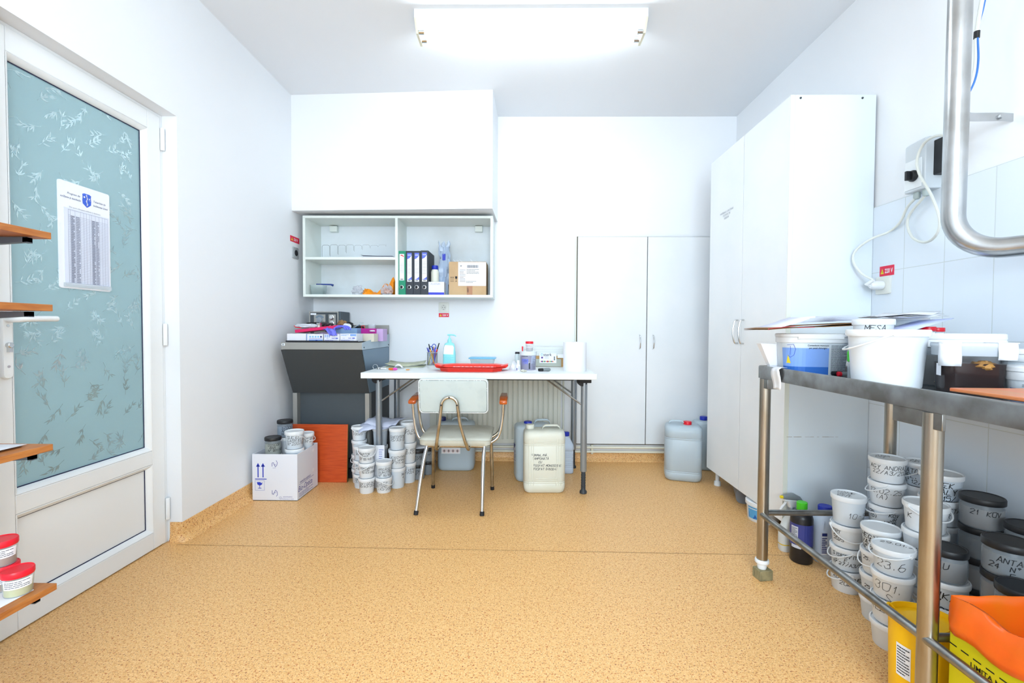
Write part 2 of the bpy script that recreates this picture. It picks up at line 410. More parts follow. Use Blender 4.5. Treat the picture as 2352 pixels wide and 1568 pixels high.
b = MB().box(FX-.045, FX-.024, GY0-.008, GY1+.008, GZ0-.008, GZ1+.008); gl = build('glass_pane', b, glass_m, d1)
b = MB().box(FX-.045, FX-.023, GY0-.008, GY1+.008, PZ0-.008, PZ1+.008); build('lower_panel', b, pvc, d1)
# etched bamboo sprigs on the pane
b = MB(); rn = random.Random(11); XE = FX-.0236
def leafp(y, z, a, L, w):
    c, s_ = cos(a), sin(a)
    pts = [(0, 0), (.35*L, w), (L, 0), (.35*L, -w)]
    X_ = XE+rn.random()*.0008; b.add([(X_, y+p*c-q*s_, z+p*s_+q*c) for p, q in pts], [(0, 1, 2, 3)])
def stemp(a0, a1, w=.0008):
    (y0, z0), (y1, z1) = a0, a1; L = math.hypot(y1-y0, z1-z0) or 1; ny, nz = -(z1-z0)/L*w, (y1-y0)/L*w
    XE = globals()['XE']+rn.random()*.0008; b.add([(XE, y0-ny, z0-nz), (XE, y1-ny, z1-nz), (XE, y1+ny, z1+nz), (XE, y0+ny, z0+nz)], [(0, 1, 2, 3)])
for iy in range(7):
    for iz in range(20):
        y = GY0+.03+iy*.079+rn.uniform(-.018, .018); z = GZ0+.04+iz*.0705+rn.uniform(-.015, .015)
        a = rn.choice((1.2, -1.9, .5, -2.6, 2.2, -.9))+rn.uniform(-.3, .3)
        q = (y, z)
        for k in range(3):
            q2 = (q[0]+.019*cos(a+rn.uniform(-.5, .5)), q[1]+.019*sin(a+rn.uniform(-.5, .5)))
            if not (GY0+.012 < q2[0] < GY1-.012 and GZ0+.012 < q2[1] < GZ1-.012): break
            stemp(q, q2)
            for m_ in range(rn.choice((3, 4, 5))):
                la = a+rn.uniform(-1.0, 1.0); L = rn.uniform(.020, .034)
                ey, ez = q2[0]+L*cos(la), q2[1]+L*sin(la)
                if GY0+.01 < ey < GY1-.01 and GZ0+.01 < ez < GZ1-.01: leafp(q2[0], q2[1], la, L, .0027)
            q = q2
build('bamboo_etching', b, etch_m, gl)
# handle and hinges
h0 = at(15, 735, X=FX+.03)
hp = MB()
hp.loft([rrect(.032, .24, .014, z=0), rrect(.032, .24, .014, z=.008), rrect(.026, .234, .012, z=.012)])
hp.v = [(FX+z, 1.432+x, .955+y) for x, y, z in hp.v]
hnd = build('handle_plate', hp, pvc, d1)
b = MB().tube(bez([(FX+.005, 1.432, 1.025), (FX+.04, 1.432, 1.025), (FX+.052, 1.45, 1.027), (FX+.055, 1.5, 1.029), (FX+.052, 1.548, 1.030)], 8), .0095, 12); build('lever', b, pvc, hnd)
b = MB().lathe([(.009, 0), (.009, .012), (.007, .014)], 16, (FX+.01, 1.432, .943), axis='x').box(FX+.01, FX+.022, 1.427, 1.437, .921, .943); build('lock_cylinder', b, chrome, hnd)
b = MB()
for z in (1.03-.025, .875): b.lathe([(.004, 0), (.004, .0025)], 12, (FX+.0115, 1.432, z), axis='x')
build('screw', b, chrome, hnd)
for z in (1.86, .97, .16):
    b = MB().lathe([(.008, 0), (.009, .002), (.009, .098), (.008, .1)], 14, (FX+.006, DY1-.012, z-.05)); build('hinge', b, pvc, d1)

# ------------------------------------------------------------------ notice holder on the door glass
c1, c2 = at(137, 409, X=FX-.012), at(258, 668, X=FX-.012)
y0, y1 = c1.y, at(255, 445, X=FX-.012).y; zt, zb = c1.z-.0, at(143, 660, X=FX-.012).z
nt_ = thing('notice_holder', 'white cleaning schedule holder with a blue crest, stuck on the frosted glass door', 'notice', (FX-.0235, (y0+y1)/2, zb))
wN, hN = y1-y0, zt-zb
b = MB().loft([[(0, p, q+hN/2) for p, q in rrect(wN, hN, .008)], [(.004, p, q+hN/2) for p, q in rrect(wN, hN, .008)]]); build('backing_plate', b, mat('notice_white', (240, 243, 250), .5), nt_)
f = flat((.0062, -wN/2, 0), (0, 1, 0), (0, 0, 1))
sheet = MB().box(.0042, .0058, -wN/2+.018, wN/2-.006, .014, hN*.755); sh = build('schedule_sheet', sheet, mat('schedule_paper', (222, 228, 244), .7), nt_)
b = MB(); gx0, gx1, gz0, gz1 = .034, wN-.012, .022, hN*.69
rows = 41
for k in range(rows+1):
    z = gz0+(gz1-gz0)*k/rows; quad(b, f, gx0, gx1, z-.0003, z+.0003)
for x in (0, .05, .16, .29, .37, .44, .52, .57, .67, .77, .85, .92, 1): quad(b, f, gx0+(gx1-gx0)*x-.0003, gx0+(gx1-gx0)*x+.0003, gz0, gz1+.02)
quad(b, f, gx0, gx1, gz1+.0195, gz1+.0203)
micro(b, f, gx0+(gx1-gx0)*.06, gx0+(gx1-gx0)*.15, gz0, gz1, rows, fill=.6); micro(b, f, gx0+(gx1-gx0)*.18, gx0+(gx1-gx0)*.28, gz0, gz1, rows, fill=.5, seed=5)
micro(b, f, gx0+(gx1-gx0)*.58, gx0+(gx1-gx0)*.66, gz0, gz1, rows, fill=.6, seed=6); micro(b, f, gx0+(gx1-gx0)*.68, gx0+(gx1-gx0)*.76, gz0, gz1, rows, fill=.5, seed=7)
printed(b, 'Orar pentru efectuarea curățeniei și dezinfecției', f, .0075, gx0+.004, gz1+.028, sx=.85)
build('schedule_print', b, mat('schedule_ink', (128, 134, 156), .7), sh)
b = MB(); f2 = flat((.0045, -wN/2, 0), (0, 1, 0), (0, 0, 1)); zz = hN*.86
printed(b, 'Program de', f2, .0105, wN*.40, zz+.010, 'RIGHT', shear=.2); printed(b, 'curățenie și dezinfecție', f2, .0105, wN*.41, zz-.006, 'RIGHT', shear=.2, sx=.78)
build('heading', b, mat('notice_ink', (60, 74, 120), .6), nt_); b = MB()
printed(b, 'Takarítási és', f2, .0105, wN*.655, zz+.006, shear=.2); printed(b, 'fertőtlenítési útrend', f2, .0105, wN*.655, zz-.010, shear=.2, sx=.72)
build('heading', b, mat('notice_ink', (60, 74, 120), .6), nt_)
# crest: shield with a staff, sun and moon
cw, chh, cx, cz = .036, .052, wN*.53, zz-.022
shp = [(-.5, .93), (-.3, 1), (.3, 1), (.5, .93), (.46, .75), (.5, .5), (.47, .25), (.2, .1), (0, 0), (-.2, .1), (-.47, .25), (-.5, .5), (-.46, .75)]
b = MB().add([f2(cx+p*cw, cz+q*chh) for p, q in shp], [tuple(range(len(shp)))])
crest = build('crest', b, mat('crest_blue', (60, 100, 214), .5), nt_)
b = MB(); f3 = flat((.0052, -wN/2, 0), (0, 1, 0), (0, 0, 1))
quad(b, f3, cx-.0008, cx+.0008, cz+.006, cz+chh-.004)
for k in range(10):
    u = cx+.0034*sin(k*1.2); v = cz+.007+k*.0042; u2 = cx+.0034*sin((k+1)*1.2)
    b.add([f3(u-.001, v), f3(u+.001, v), f3(u2+.001, v+.0042), f3(u2-.001, v+.0042)], [(0, 1, 2, 3)])
for (du, dv, rr) in ((-.0105, .038, .0034), (.0105, .035, .0024), (.0085, .030, .0012), (.0125, .029, .0012)):
    b.add([f3(cx+du+rr*cos(k*pi/5), cz+dv+rr*sin(k*pi/5)) for k in range(10)], [tuple(range(10))])
build('crest_emblem', b, paper, crest)
b = MB().box(.0042, .012, -wN/2+.014, wN/2-.004, .006, .02); build('holder_lip', b, clear, nt_)

# ------------------------------------------------------------------ CEILING LAMP
def lamp(x, y, label, w=1.17):
    t = thing('ceiling_lamp', label, 'ceiling lamp', (x, y, CZ))
    b = MB().loft([[(sx*w/2, -.075, 0), (sx*w/2, -.075, -.042), (sx*w/2, -.05, -.048), (sx*w/2, .05, -.048), (sx*w/2, .075, -.042), (sx*w/2, .075, 0)] for sx in (-1, 1)])
    build('housing', b, mat('lamp_housing', (226, 234, 240), .4), t, smooth=20)
    for s in (-1, 1):
        b = MB().loft([[(s*(w/2), -.075, -.043), (s*(w/2), .075, -.043), (s*(w/2-.004), .06, -.105), (s*(w/2-.004), -.045, -.105)], [(s*(w/2-.012), -.075, -.043), (s*(w/2-.012), .075, -.043), (s*(w/2-.016), .06, -.105), (s*(w/2-.016), -.045, -.105)]])
        build('end_holder', b, mat('lamp_holder', (222, 220, 200), .5), t)
    tm = mat('lit_tube', (255, 255, 255), .5, emit=TUBE_EMIT)
    for yy in (-.032, .036):
        b = MB().lathe([(.0128, -w/2+.045), (.013, -w/2+.05), (.013, w/2-.05), (.0128, w/2-.045)], 16, (0, yy, -.088), axis='x')
        tb = build('fluorescent_tube', b, tm, t)
        for s in (-1, 1):
            b = MB().lathe([(.0134, 0), (.0134, .028)], 14, (s*(w/2-.031)-.014, yy, -.088), axis='x'); build('tube_cap', b, chrome, tb)
    b = MB().lathe([(.010, 0), (.011, .004), (.011, .03)], 12, (w/2-.05, -.004, -.07), axis='x'); build('starter', b, tubw2, t)
    return t
lamp(.055, 2.40, 'twin tube fluorescent lamp glowing on the ceiling above the middle of the room')
lamp(.055, -.45, 'added twin tube fill lamp, unseen, on the ceiling behind the viewer')  # extra fixture out of view, added to fill the room with light

# ------------------------------------------------------------------ generic pieces
def sign220(loc, rz, label, w=.075, h=.048):
    t = thing('warning_sign', label, 'warning sign', loc, rz, 'red 220 V signs')
    b = MB().box(-w/2, w/2, -.0012, 0, 0, h); build('plate', b, mat('sign_red', (228, 40, 76), .5), t)
    f = flat((-w/2, -.0016, 0), (1, 0, 0), (0, 0, 1))
    b = MB().add([f(w*.07, h*.22), f(w*.31, h*.22), f(w*.19, h*.74)], [(0, 1, 2)]); tr = build('warning_triangle', b, yellow, t)
    f_ = flat((-w/2, -.002, 0), (1, 0, 0), (0, 0, 1))
    b = MB().add([f_(w*.20, h*.60), f_(w*.165, h*.42), f_(w*.19, h*.42), f_(w*.175, h*.27), f_(w*.215, h*.46), f_(w*.19, h*.46)], [(0, 1, 2, 5), (5, 2, 3, 4)])
    build('lightning_mark', b, ink, tr)
    ww = .59*w/(h*.62*2.55); b = MB(); printed(b, '220 V', f, h*.62, w*.37, h*.28, bold=.02, sx=min(1, ww)); build('lettering', b, paper, t)
def socket(loc, rz, label, dark_inside=False):
    t = thing('wall_socket', label, 'socket', loc, rz, 'wall sockets')
    b = MB().loft([[(x, 0, z) for x, z in rrect(.078, .078, .006)], [(x, -.008, z) for x, z in rrect(.078, .078, .008)], [(x, -.010, z) for x, z in rrect(.066, .066, .006)]])
    build('plate', b, mat('socket_plate', (226, 228, 222), .4) if not dark_inside else mat('socket_metal', (176, 182, 186), .4, .4), t)
    b = MB().lathe([(.021, -.0105), (.021, -.0125), (.017, -.0125), (.0165, -.0108)], 24, axis='y', cap=(False, False)); 
    b.lathe([(.0165, -.0106), (.0001, -.0106)], 24, axis='y', cap=(False, False))
    build('insert', b, mat('socket_insert', (214, 216, 212), .5) if not dark_inside else dark, t)
    b = MB()
    for s in (-1, 1): b.lathe([(.0026, -.0112), (.0001, -.0112)], 10, (s*.0085, 0, 0), axis='y', cap=(False, False)); b.box(-.002, .002, -.0125, -.0108, s*.0155-.002, s*.0155+.002)
    build('contact', b, dark, t)
    return t
p = at(1019.5, 706, Y=BY); socket((p.x, BY, p.z), 0, 'white wall socket on the back wall under the open cupboard')
p = at(1019.5, 728, Y=BY); sign220((p.x, BY, p.z), 0, 'red 220 V sign on the back wall under the white socket', .078, .03)
p = at(677, 581, X=LX); socket((LX, p.y, p.z), pi/2, 'open grey wall socket on the left wall beside the cupboard', True)
p = at(677, 557, X=LX); sign220((LX, p.y, p.z), pi/2, 'red 220 V sign on the left wall above the grey socket', .13, .04)
TX = RX-.008
p = at(2031, 655, X=TX); socket((TX, p.y, p.z), -pi/2, 'white wall socket with a plug in it on the right tiled wall'); SKR = p.copy()
p = at(2037, 633, X=TX); sign220((TX, p.y, p.z), -pi/2, 'red 220 V sign on the right tiled wall above the plugged socket', .078, .044)

# ------------------------------------------------------------------ BACK WALL CLOSET
t = thing('built_in_closet', 'white two-door closet set into the back wall with thin bar handles', 'closet', (.44, BY-.0015, .135))
b = MB().box(0, 1.075, -.016, 0, -.006, 1.570); build('carcass', b, mat('closet_gap_shade', (92, 82, 64), .7), t)  # carcass coloured dark to stand in for shade in door gaps and underneath
for k, (x0, x1) in enumerate(((.006, .524), (.530, 1.06))):
    b = MB().box(x0, x1, -.036, -.018, .004, 1.565); dd = build('door', b, white_lam, t, bevel=.0015)
    hx = x1-.05 if k == 0 else x0+.045
    b = MB().tube(bez([(hx, -.036, .725), (hx, -.056, .735), (hx, -.066, .777), (hx, -.056, .82), (hx, -.036, .83)], 6), .004, 8); build('handle', b, chrome, dd)
b = MB().box(-.010, -.001, -.02, 0, 0, 1.568); build('edge_strip', b, edge_cream, t)
# heating pipes
pm = mat('pipe_cream_paint', (232, 230, 214), .45)
for k, (z, yy) in enumerate(((.112, 3.452), (.078, 3.455))):
    b = MB().tube([(-.9, yy, z), (1.5, yy, z)], .009, 10)
    solo('heating_pipe', b, pm, ('upper', 'lower')[k]+' of the two cream heating pipes low along the back wall', 'pipe', group='heating pipes')
t = thing('pipe_clamp', 'small cream clamp holding both heating pipes below the closet', 'pipe clamp', (.566, 3.455, .095))
b = MB().box(-.008, .008, -.0, .033, -.035, .035); build('bracket', b, pm, t)
b = MB()
for z in (.017, -.017): b.lathe([(.0125, -.008), (.0125, .008)], 12, (0, -.001, z), axis='x')
build('ring', b, pm, t)
# radiator
t = thing('radiator', 'cream ribbed panel radiator under the work table', 'radiator', (-.17, 3.43, .145))
b = MB(); prof = []; x = -.47
while x < .46:
    prof += [(x, 0), (x+.026, 0), (x+.030, .009), (x+.034, .009)]; x += .038
prof.append((.49, 0))
rings = [[(px_, py_-.0, z) for px_, py_ in prof] for z in (.03, .53)]
b.loft(rings, cap=(False, False), closed=False); b.box(-.49, .49, .010, .014, 0, .56); b.box(-.49, -.47, -.001, .012, 0, .56).box(.47, .49, -.001, .012, 0, .56).box(-.47, .47, -.001, .01, 0, .03).box(-.47, .47, -.001, .01, .53, .56)
build('front_panel', b, radm, t, smooth=20)
b = MB().box(.49, .494, -.001, .05, .0, .56).box(-.494, -.49, -.001, .05, .0, .56); build('side_cover', b, radm, t)
b = MB()
for k in range(30): b.box(-.48+k*.0325, -.462+k*.0325, .0, .05, .561, .564)
build('top_grille', b, radm, t)
b = MB().tube([(.345, 3.45, .121), (.345, 3.45, .62)], .007, 10); solo('riser_pipe', b, edge_cream, 'thin yellowish vertical pipe between radiator and closet', 'pipe')

# ------------------------------------------------------------------ TALL CABINET RIGHT
CX0, CY0, CY1, CZ0, CZ1 = 1.236, 2.125, 2.985, .12, 2.075
t = thing('tall_cabinet', 'tall white two-door cabinet on short legs against the right wall', 'cabinet', (CX0, CY0, CZ0))
b = MB().box(.02, RX-.009-CX0, 0, .018, 0, CZ1-CZ0); sd = build('side_panel', b, cab_side, t, bevel=.001)
b = MB()
for px_ in (1839, 1981):
    q = at(px_, 225, Y=CY0); b.lathe([(.005, 0), (.004, -.003)], 12, (q.x-CX0, 0, q.z-CZ0), axis='y')
build('screw', b, alu_d, sd)
b = MB(); rn = random.Random(5)
for k in range(9):
    q = at(1806+k*14+rn.uniform(-3, 3), 1003, Y=CY0); x0 = q.x-CX0; L = rn.uniform(.01, .03); b.box(x0, x0+L, -.0006, 0, q.z-CZ0-.001, q.z-CZ0+rn.uniform(-.0003, .001))
build('scuff_marks', b, mat('scuff', (160, 146, 136), .8), sd)
b = MB().box(.02, RX-.009-CX0, CY1-CY0-.018, CY1-CY0, 0, CZ1-CZ0).box(.02, RX-.009-CX0, .018, CY1-CY0-.018, 0, .018).box(.02, RX-.009-CX0, .018, CY1-CY0-.018, CZ1-CZ0-.018, CZ1-CZ0); build('carcass', b, white_lam, t)
for k, (ya, yb) in enumerate(((.002, .426), (.431, CY1-CY0-.002))):
    b = MB().box(0, .018, ya, yb, -.01, CZ1-CZ0-.002, ); dd = build('door', b, white_lam, t, bevel=.0012)
    hy = yb-.03 if k == 0 else ya+.03
    zc = 1.0-CZ0-.005
    b = MB().tube(bez([(0, hy, zc-.065), (-.02, hy, zc-.058), (-.030, hy, zc), (-.02, hy, zc+.058), (0, hy, zc+.065)], 6), .0045, 8); build('handle', b, chrome, dd)
    if k == 1:
        f = flat((-.0006, 0, 0), (0, -1, 0), (0, 0, 1)); b = MB(); q = at(1669, 492, X=CX0)
        for r_, s_ in enumerate(('MATERIALE CURĂȚENIE', 'DEZINFECȚIE', 'DEȘEURI')): printed(b, s_, f, .016, -(q.y-CY0), q.z-CZ0-r_*.018+.012, 'CENTER')
        build('lettering', b, mat('grey_lettering', (150, 156, 164), .6), dd)
b = MB().box(-.001, .0195, .0, .0018, -.008, CZ1-CZ0); build('edge_strip', b, edge_cream, t)
b = MB().box(.05, .066, .42, .86, -.045, -.012); build('plinth_rail', b, edge_cream, t, bevel=.002)
for (x, y) in ((.06, .03), (.06, .40), (.06, .83), (.33, .03), (.33, .83)):
    b = MB().lathe([(.012, -.001), (.012, -.09), (.02, -.095), (.021, -CZ0)], 14, (x, y, 0)); build('leg', b, tubw, t)

# ------------------------------------------------------------------ SWITCH BOX, CABLES, PIPE
BX0, BX1 = 1.56, 1.63
ya, yb = 1.794, 1.887; za, zb_ = at(2103, 438, X=BX0).z, at(2103, 322, X=BX0).z
t = thing('switch_box', 'grey plastic isolator box with black rotary knob on the right wall', 'switch box', (BX1, ya, za))
H = zb_-za; Wd = yb-ya
b = MB().loft([[(-.002, 0, 0), (-.07, 0, 0), (-.07, 0, H*.98), (-.05, 0, H), (-.002, 0, H)], [(-.002, Wd, 0), (-.07, Wd, 0), (-.07, Wd, H*.93), (-.05, Wd, H), (-.002, Wd, H)]]); build('housing', b, boxg, t, bevel=.004)
b = MB().box(-.0725, -.070, .012, Wd-.004, .01, H*.62); build('front_plate', b, mat('box_plate', (232, 238, 242), .4), t, bevel=.001)
b = MB().lathe([(.022, -.072), (.022, -.08), (.018, -.088)], 20, (0, Wd/2, .06), axis='x'); b.box(-.105, -.088, Wd/2-.005, Wd/2+.005, .042, .078)
build('rotary_knob', b, blackp, t, bevel=.001)
for dy in (.02, .062):
    b = MB().lathe([(.012, 0), (.012, -.02), (.008, -.026)], 12, (-.045, dy, 0)); build('cable_gland', b, mat('gland_grey', (176, 190, 190), .5), t)
b = MB().box(RX-.035, RX-.002, 1.60, 1.655, 1.59, 1.78)
q0, q1 = at(2150, 332, X=1.61), at(2165, 398, X=1.61)
b = MB().box(1.592, RX, q1.y-.06, q0.y, q1.z, q0.z+.012); solo('black_box', b, blackp, 'small black box on the right wall half hidden by the steel pipe', 'junction box', bevel=.003)
def wire(pts, r, name, m, label, cat='cable', sm=10): return solo(name, MB().tube(bez(pts, sm), r, 8), m, label, cat)
xw = RX-.05
def wl(px_, py_, x): return tuple(at(px_, py_, X=x))
g1, g2 = (1.585, ya+.066, za-.02), (1.585, ya+.022, za-.02)
pts = [g1, wl(2084, 476, 1.60), wl(2066, 512, 1.61), wl(2040, 533, 1.61), tuple(at(2000, 549, Y=2.05)), tuple(at(1966, 575, Y=2.095)), tuple(at(1960, 600, Y=2.10)), tuple(at(1978, 627, Y=2.08)), tuple(at(2006, 643, Y=2.04))]
t = thing('plug_cable', 'white cable looping from the isolator box down to the plugged socket', 'cable', pts[0])
o = Vector(pts[0]); b = MB().tube([v-o for v in bez(pts, 10)], .005, 8); build('cord', b, cable_m, t)
pl = MB().lathe([(.012, -.062), (.019, -.052), (.02, -.030), (.02, -.012)], 18, (TX-.0, SKR.y, SKR.z-.0), axis='x')
pl.tube([tuple(pts[-1]), (TX-.065, SKR.y+.012, SKR.z+.006), (TX-.05, SKR.y, SKR.z)], [.007, .011, .012], 10)
pl.v = [tuple(Vector(v)-o) for v in pl.v]; build('plug', pl, lidw, t)
wire([g2, wl(2090, 492, 1.60), wl(2085, 520, 1.60), wl(2098, 547, 1.59), wl(2126, 556, 1.58), wl(2150, 540, 1.56), wl(2158, 505, 1.55), wl(2140, 450, 1.54), wl(2112, 400, 1.54), wl(2107, 365, 1.54), wl(2122, 330, 1.54), wl(2150, 312, 1.53), wl(2185, 312, 1.52)], .005, 'looped_cable', cable_m, 'white cable making a long loop in front of the isolator box')
# pipe
V0 = at(2203, 150, Y=1.50); PXc = V0.x
t = thing('steel_pipe', 'thick stainless steel pipe coming down the right wall and bending forward', 'pipe', (PXc, 1.5, CZ))
zc = at(2200, 574, Y=1.45).z; rb = .12; dv = Vector((.56, -.83, 0))
pts = [Vector((0, 0, 0)), Vector((-.005, 0, zc+rb-CZ))]
for k in range(1, 13):
    a = pi/2*k/12; pts.append(Vector((-.005, 0, zc+rb-CZ))+dv*(rb*(1-cos(a)))+Vector((0, 0, -rb*sin(a))))
pts.append(pts[-1]+dv*.10); pts.append(pts[-1]+Vector((0, -1, 0))*.04+dv*.03); pts.append(pts[-1]+Vector((-.1, -1, 0))*.6)
b = MB().tube(pts, .0305, 28); build('pipe_run', b, steel, t)
q = at(2228, 262, Y=1.50); zz_ = q.z-CZ
b = MB(); arm = [(.015, .0, zz_-.0), (.06, .02, zz_), (.085, .03, zz_+.004), (RX-PXc-.04, .045, zz_+.012), (RX-PXc, .05, zz_+.012)]
for a, c in zip(arm, arm[1:]): b.add([(a[0], a[1]-.002, a[2]-.013), (c[0], c[1]-.002, c[2]-.013), (c[0], c[1]-.002, c[2]+.013), (a[0], a[1]-.002, a[2]+.013), (a[0], a[1]+.002, a[2]-.013), (c[0], c[1]+.002, c[2]-.013), (c[0], c[1]+.002, c[2]+.013), (a[0], a[1]+.002, a[2]+.013)], [(0, 1, 2, 3), (7, 6, 5, 4), (0, 4, 5, 1), (3, 2, 6, 7), (1, 5, 6, 2), (0, 3, 7, 4)])
b.lathe([(.008, 0), (.008, -.008)], 6, (RX-PXc-.05, .042, zz_+.011), axis='y'); build('wall_bracket', b, steel, t)
b = MB().tube(bez([wl(2262, -30, 1.55), wl(2252, 20, 1.55), wl(2243, 80, 1.56), wl(2242, 140, 1.56), wl(2233, 190, 1.55), wl(2205, 240, 1.53)], 8), .006, 8)
b2 = MB().tube(bez([wl(2268, -30, 1.56), wl(2258, 20, 1.56), wl(2246, 70, 1.56), wl(2247, 140, 1.56), wl(2237, 190, 1.55), wl(2210, 240, 1.53)], 8), .003, 8)
t = thing('wrapped_cable', 'off-white bound cable with a blue wire hanging behind the steel pipe', 'cable')
build('cord', b, cable_m, t); build('blue_wire', b2, mat('blue_wire', (60, 120, 200), .4), t)
b = MB().tube([wl(2244, 72, 1.56), wl(2243, 88, 1.56)], .0085, 10); build('tape_band', b, blackp, t)

# ------------------------------------------------------------------ WOODEN SHELVES LEFT FOREGROUND
SH = [(1.215, 'topmost'), (1.052, 'second'), (.733, 'third'), (.409, 'lowest')]
for k, (z, nm) in enumerate(SH):
    t = thing('wall_shelf', '%s of the four orange-brown wooden shelves at the left, in front of the door' % nm, 'shelf', (LX, .30, z-.015), 0, 'wooden shelves by the door')
    b = MB().box(0, .509-(0, 0, .006, .004)[k], 0, .73, 0, .015); build('board', b, wood, t, bevel=.001)
    for yy in (.695, .1):
        b = MB().loft([[(0, yy, -.002), (.49, yy, -.002), (.49, yy, -.012), (0, yy, -.045)], [(0, yy+.012, -.002), (.49, yy+.012, -.002), (.49, yy+.012, -.012), (0, yy+.012, -.045)]])
        b.box(.480, .49, yy, yy+.012, -.014, -.002); build('bracket', b, mat('bracket_grey', (96, 104, 114), .4, .3), t)
z = .734
for k in range(4):
    b = MB(); q = .003*k; g = [[(x, y, z+.0006+k*.0011+.008*max(0, (x+1.22)*2)*.5) for x in (-1.33+q, -1.22, -1.115+q*2)] for y in (.80, 1.01-q)]
    b.sheet(g); solo('paper_sheet', b, paper, ('bottom', 'second', 'third', 'top')[k]+' sheet in the small pile of papers on the third wooden shelf', 'paper', group='papers on the wooden shelf', solid=.0006, rz=0)
b = MB().box(-1.5, -1.087, .55, 1.0, .4095, .4105); solo('shelf_paper', b, paper, 'white paper lining sheet on the lowest wooden shelf under the red-lidded cups', 'paper')
def redcup(x, y, z, r, h, label, liq, group=None, labelcol=None):
    t = thing('specimen_cup', label, 'specimen cup', (x, y, z), 0, group)
    b = MB().lathe([(r*.82, 0), (r*.86, .003), (r*.95, h-.012)], 28, cap=(True, False)); build('cup', b, frost, t)
    b = MB().lathe([(r*.80, .002), (r*.84, h*.5)], 24); build('contents', b, liq, t)
    b = MB().lathe([(r*.97, h-.014), (r, h-.012), (r, h-.002), (r*.96, h), (r*.90, h-.0015)], 32); build('lid', b, red, t)
    fa = face_to_cam(x, y); f = cyl(r*.82, r*.95, h-.012, fa, .0008); b = MB(); quad(b, f, -r*.9, r*.9, h*.34, h*.70, n=10)
    lb = build('label', b, paper, t); f = cyl(r*.82, r*.95, h-.012, fa, .0012); b = MB(); micro(b, f, -r*.8, r*.7, h*.38, h*.66, 4); build('label_print', b, inkg, lb)
    return t
amber = mat('amber_specimen', (150, 108, 60), .4); pale = mat('pale_specimen', (196, 190, 120), .4)
def on_z(px_, py_, z): q = at(px_, py_, Z=z); return q.x, q.y
x, y = -1.130, .93
redcup(-1.106, .985, .4108, .0275, .056, 'squat specimen cup with red lid alone near the corner of the lowest wooden shelf', pale, 'red-lidded cups on the shelf')
redcup(-1.160, 1.002, .4108, .0285, .057, 'bottom specimen cup with red lid, under another cup on the lowest wooden shelf', amber, 'red-lidded cups on the shelf')
redcup(-1.160, 1.000, .4680, .0285, .057, 'specimen cup with red lid stacked on top of another cup on the lowest wooden shelf', amber, 'red-lidded cups on the shelf')

# ================================================================== WALL CUPBOARD
KX0, KX1, KY, KZ0, KZ1 = -1.522, -.180, 3.22, 1.226, 1.797
t = thing('open_wall_cupboard', 'long open white wall cupboard under the plaster box on the back wall', 'cupboard', (KX0, KY, KZ0))
w, hh, dp = KX1-KX0, KZ1-KZ0, BY-KY-.001
edge_w = mat('cupboard_edge', (228, 236, 232), .4)
cin = mat('cupboard_inside', (226, 234, 240), .5, noise_c=((206, 212, 214), 2.2, .5, .75))
b = MB().box(0, w, 0, dp-.008, 0, .018); build('bottom_board', b, edge_w, t, bevel=.001)
b = MB().box(0, w, 0, dp-.008, hh-.018, hh); build('top_board', b, edge_w, t, bevel=.001)
b = MB().box(0, .018, 0, dp-.008, .018, hh-.018); build('side_board', b, edge_w, t)
b = MB().box(w-.018, w, 0, dp-.008, .018, hh-.018); build('side_board', b, edge_w, t)
dx = .654
b = MB().box(dx, dx+.018, 0, dp-.008, .018, hh-.018); build('divider', b, edge_w, t)
mz = at(800, 596, Y=KY).z-KZ0
b = MB().box(.018, dx, .0, dp-.008, mz, mz+.018); build('middle_shelf', b, edge_w, t, bevel=.001)
b = MB().box(0, w, dp-.008, dp, 0, hh); bk = build('back_board', b, cin, t)
for px_ in (769, 1100):
    q = at(px_, 527, Y=BY-.02); b = MB().box(q.x-KX0-.028, q.x-KX0+.028, dp-.05, dp-.008, q.z-KZ0-.022, q.z-KZ0+.02); build('hanger_cover', b, edge_w, t, bevel=.002)
# soot outlines left by files, and dust smudges
b = MB(); yb_ = dp-.0086
for k in range(8):
    x0 = .026+k*.0615; top = hh-.018-.142+(.003 if k % 2 else 0); wd = .0014*(1-.1*k)
    pts = [(x0, mz+.02+.10*k/8+.03), (x0, top-.012), (x0+.004, top-.003), (x0+.012, top), (x0+.045, top), (x0+.053, top-.003), (x0+.057, top-.012), (x0+.057, mz+.02+.1*k/8+.05)]
    for a, c in zip(pts, pts[1:]):
        dx_, dz_ = c[0]-a[0], c[1]-a[1]; L = math.hypot(dx_, dz_); nx, nz = -dz_/L*wd, dx_/L*wd
        b.add([(a[0]-nx, yb_, a[1]-nz), (c[0]-nx, yb_, c[1]-nz), (c[0]+nx, yb_, c[1]+nz), (a[0]+nx, yb_, a[1]+nz)], [(0, 1, 2, 3)])
build('soot_outline', b, mat('soot_line', (150, 156, 160), .9, alpha=.5), bk)
CF = KZ0+.018
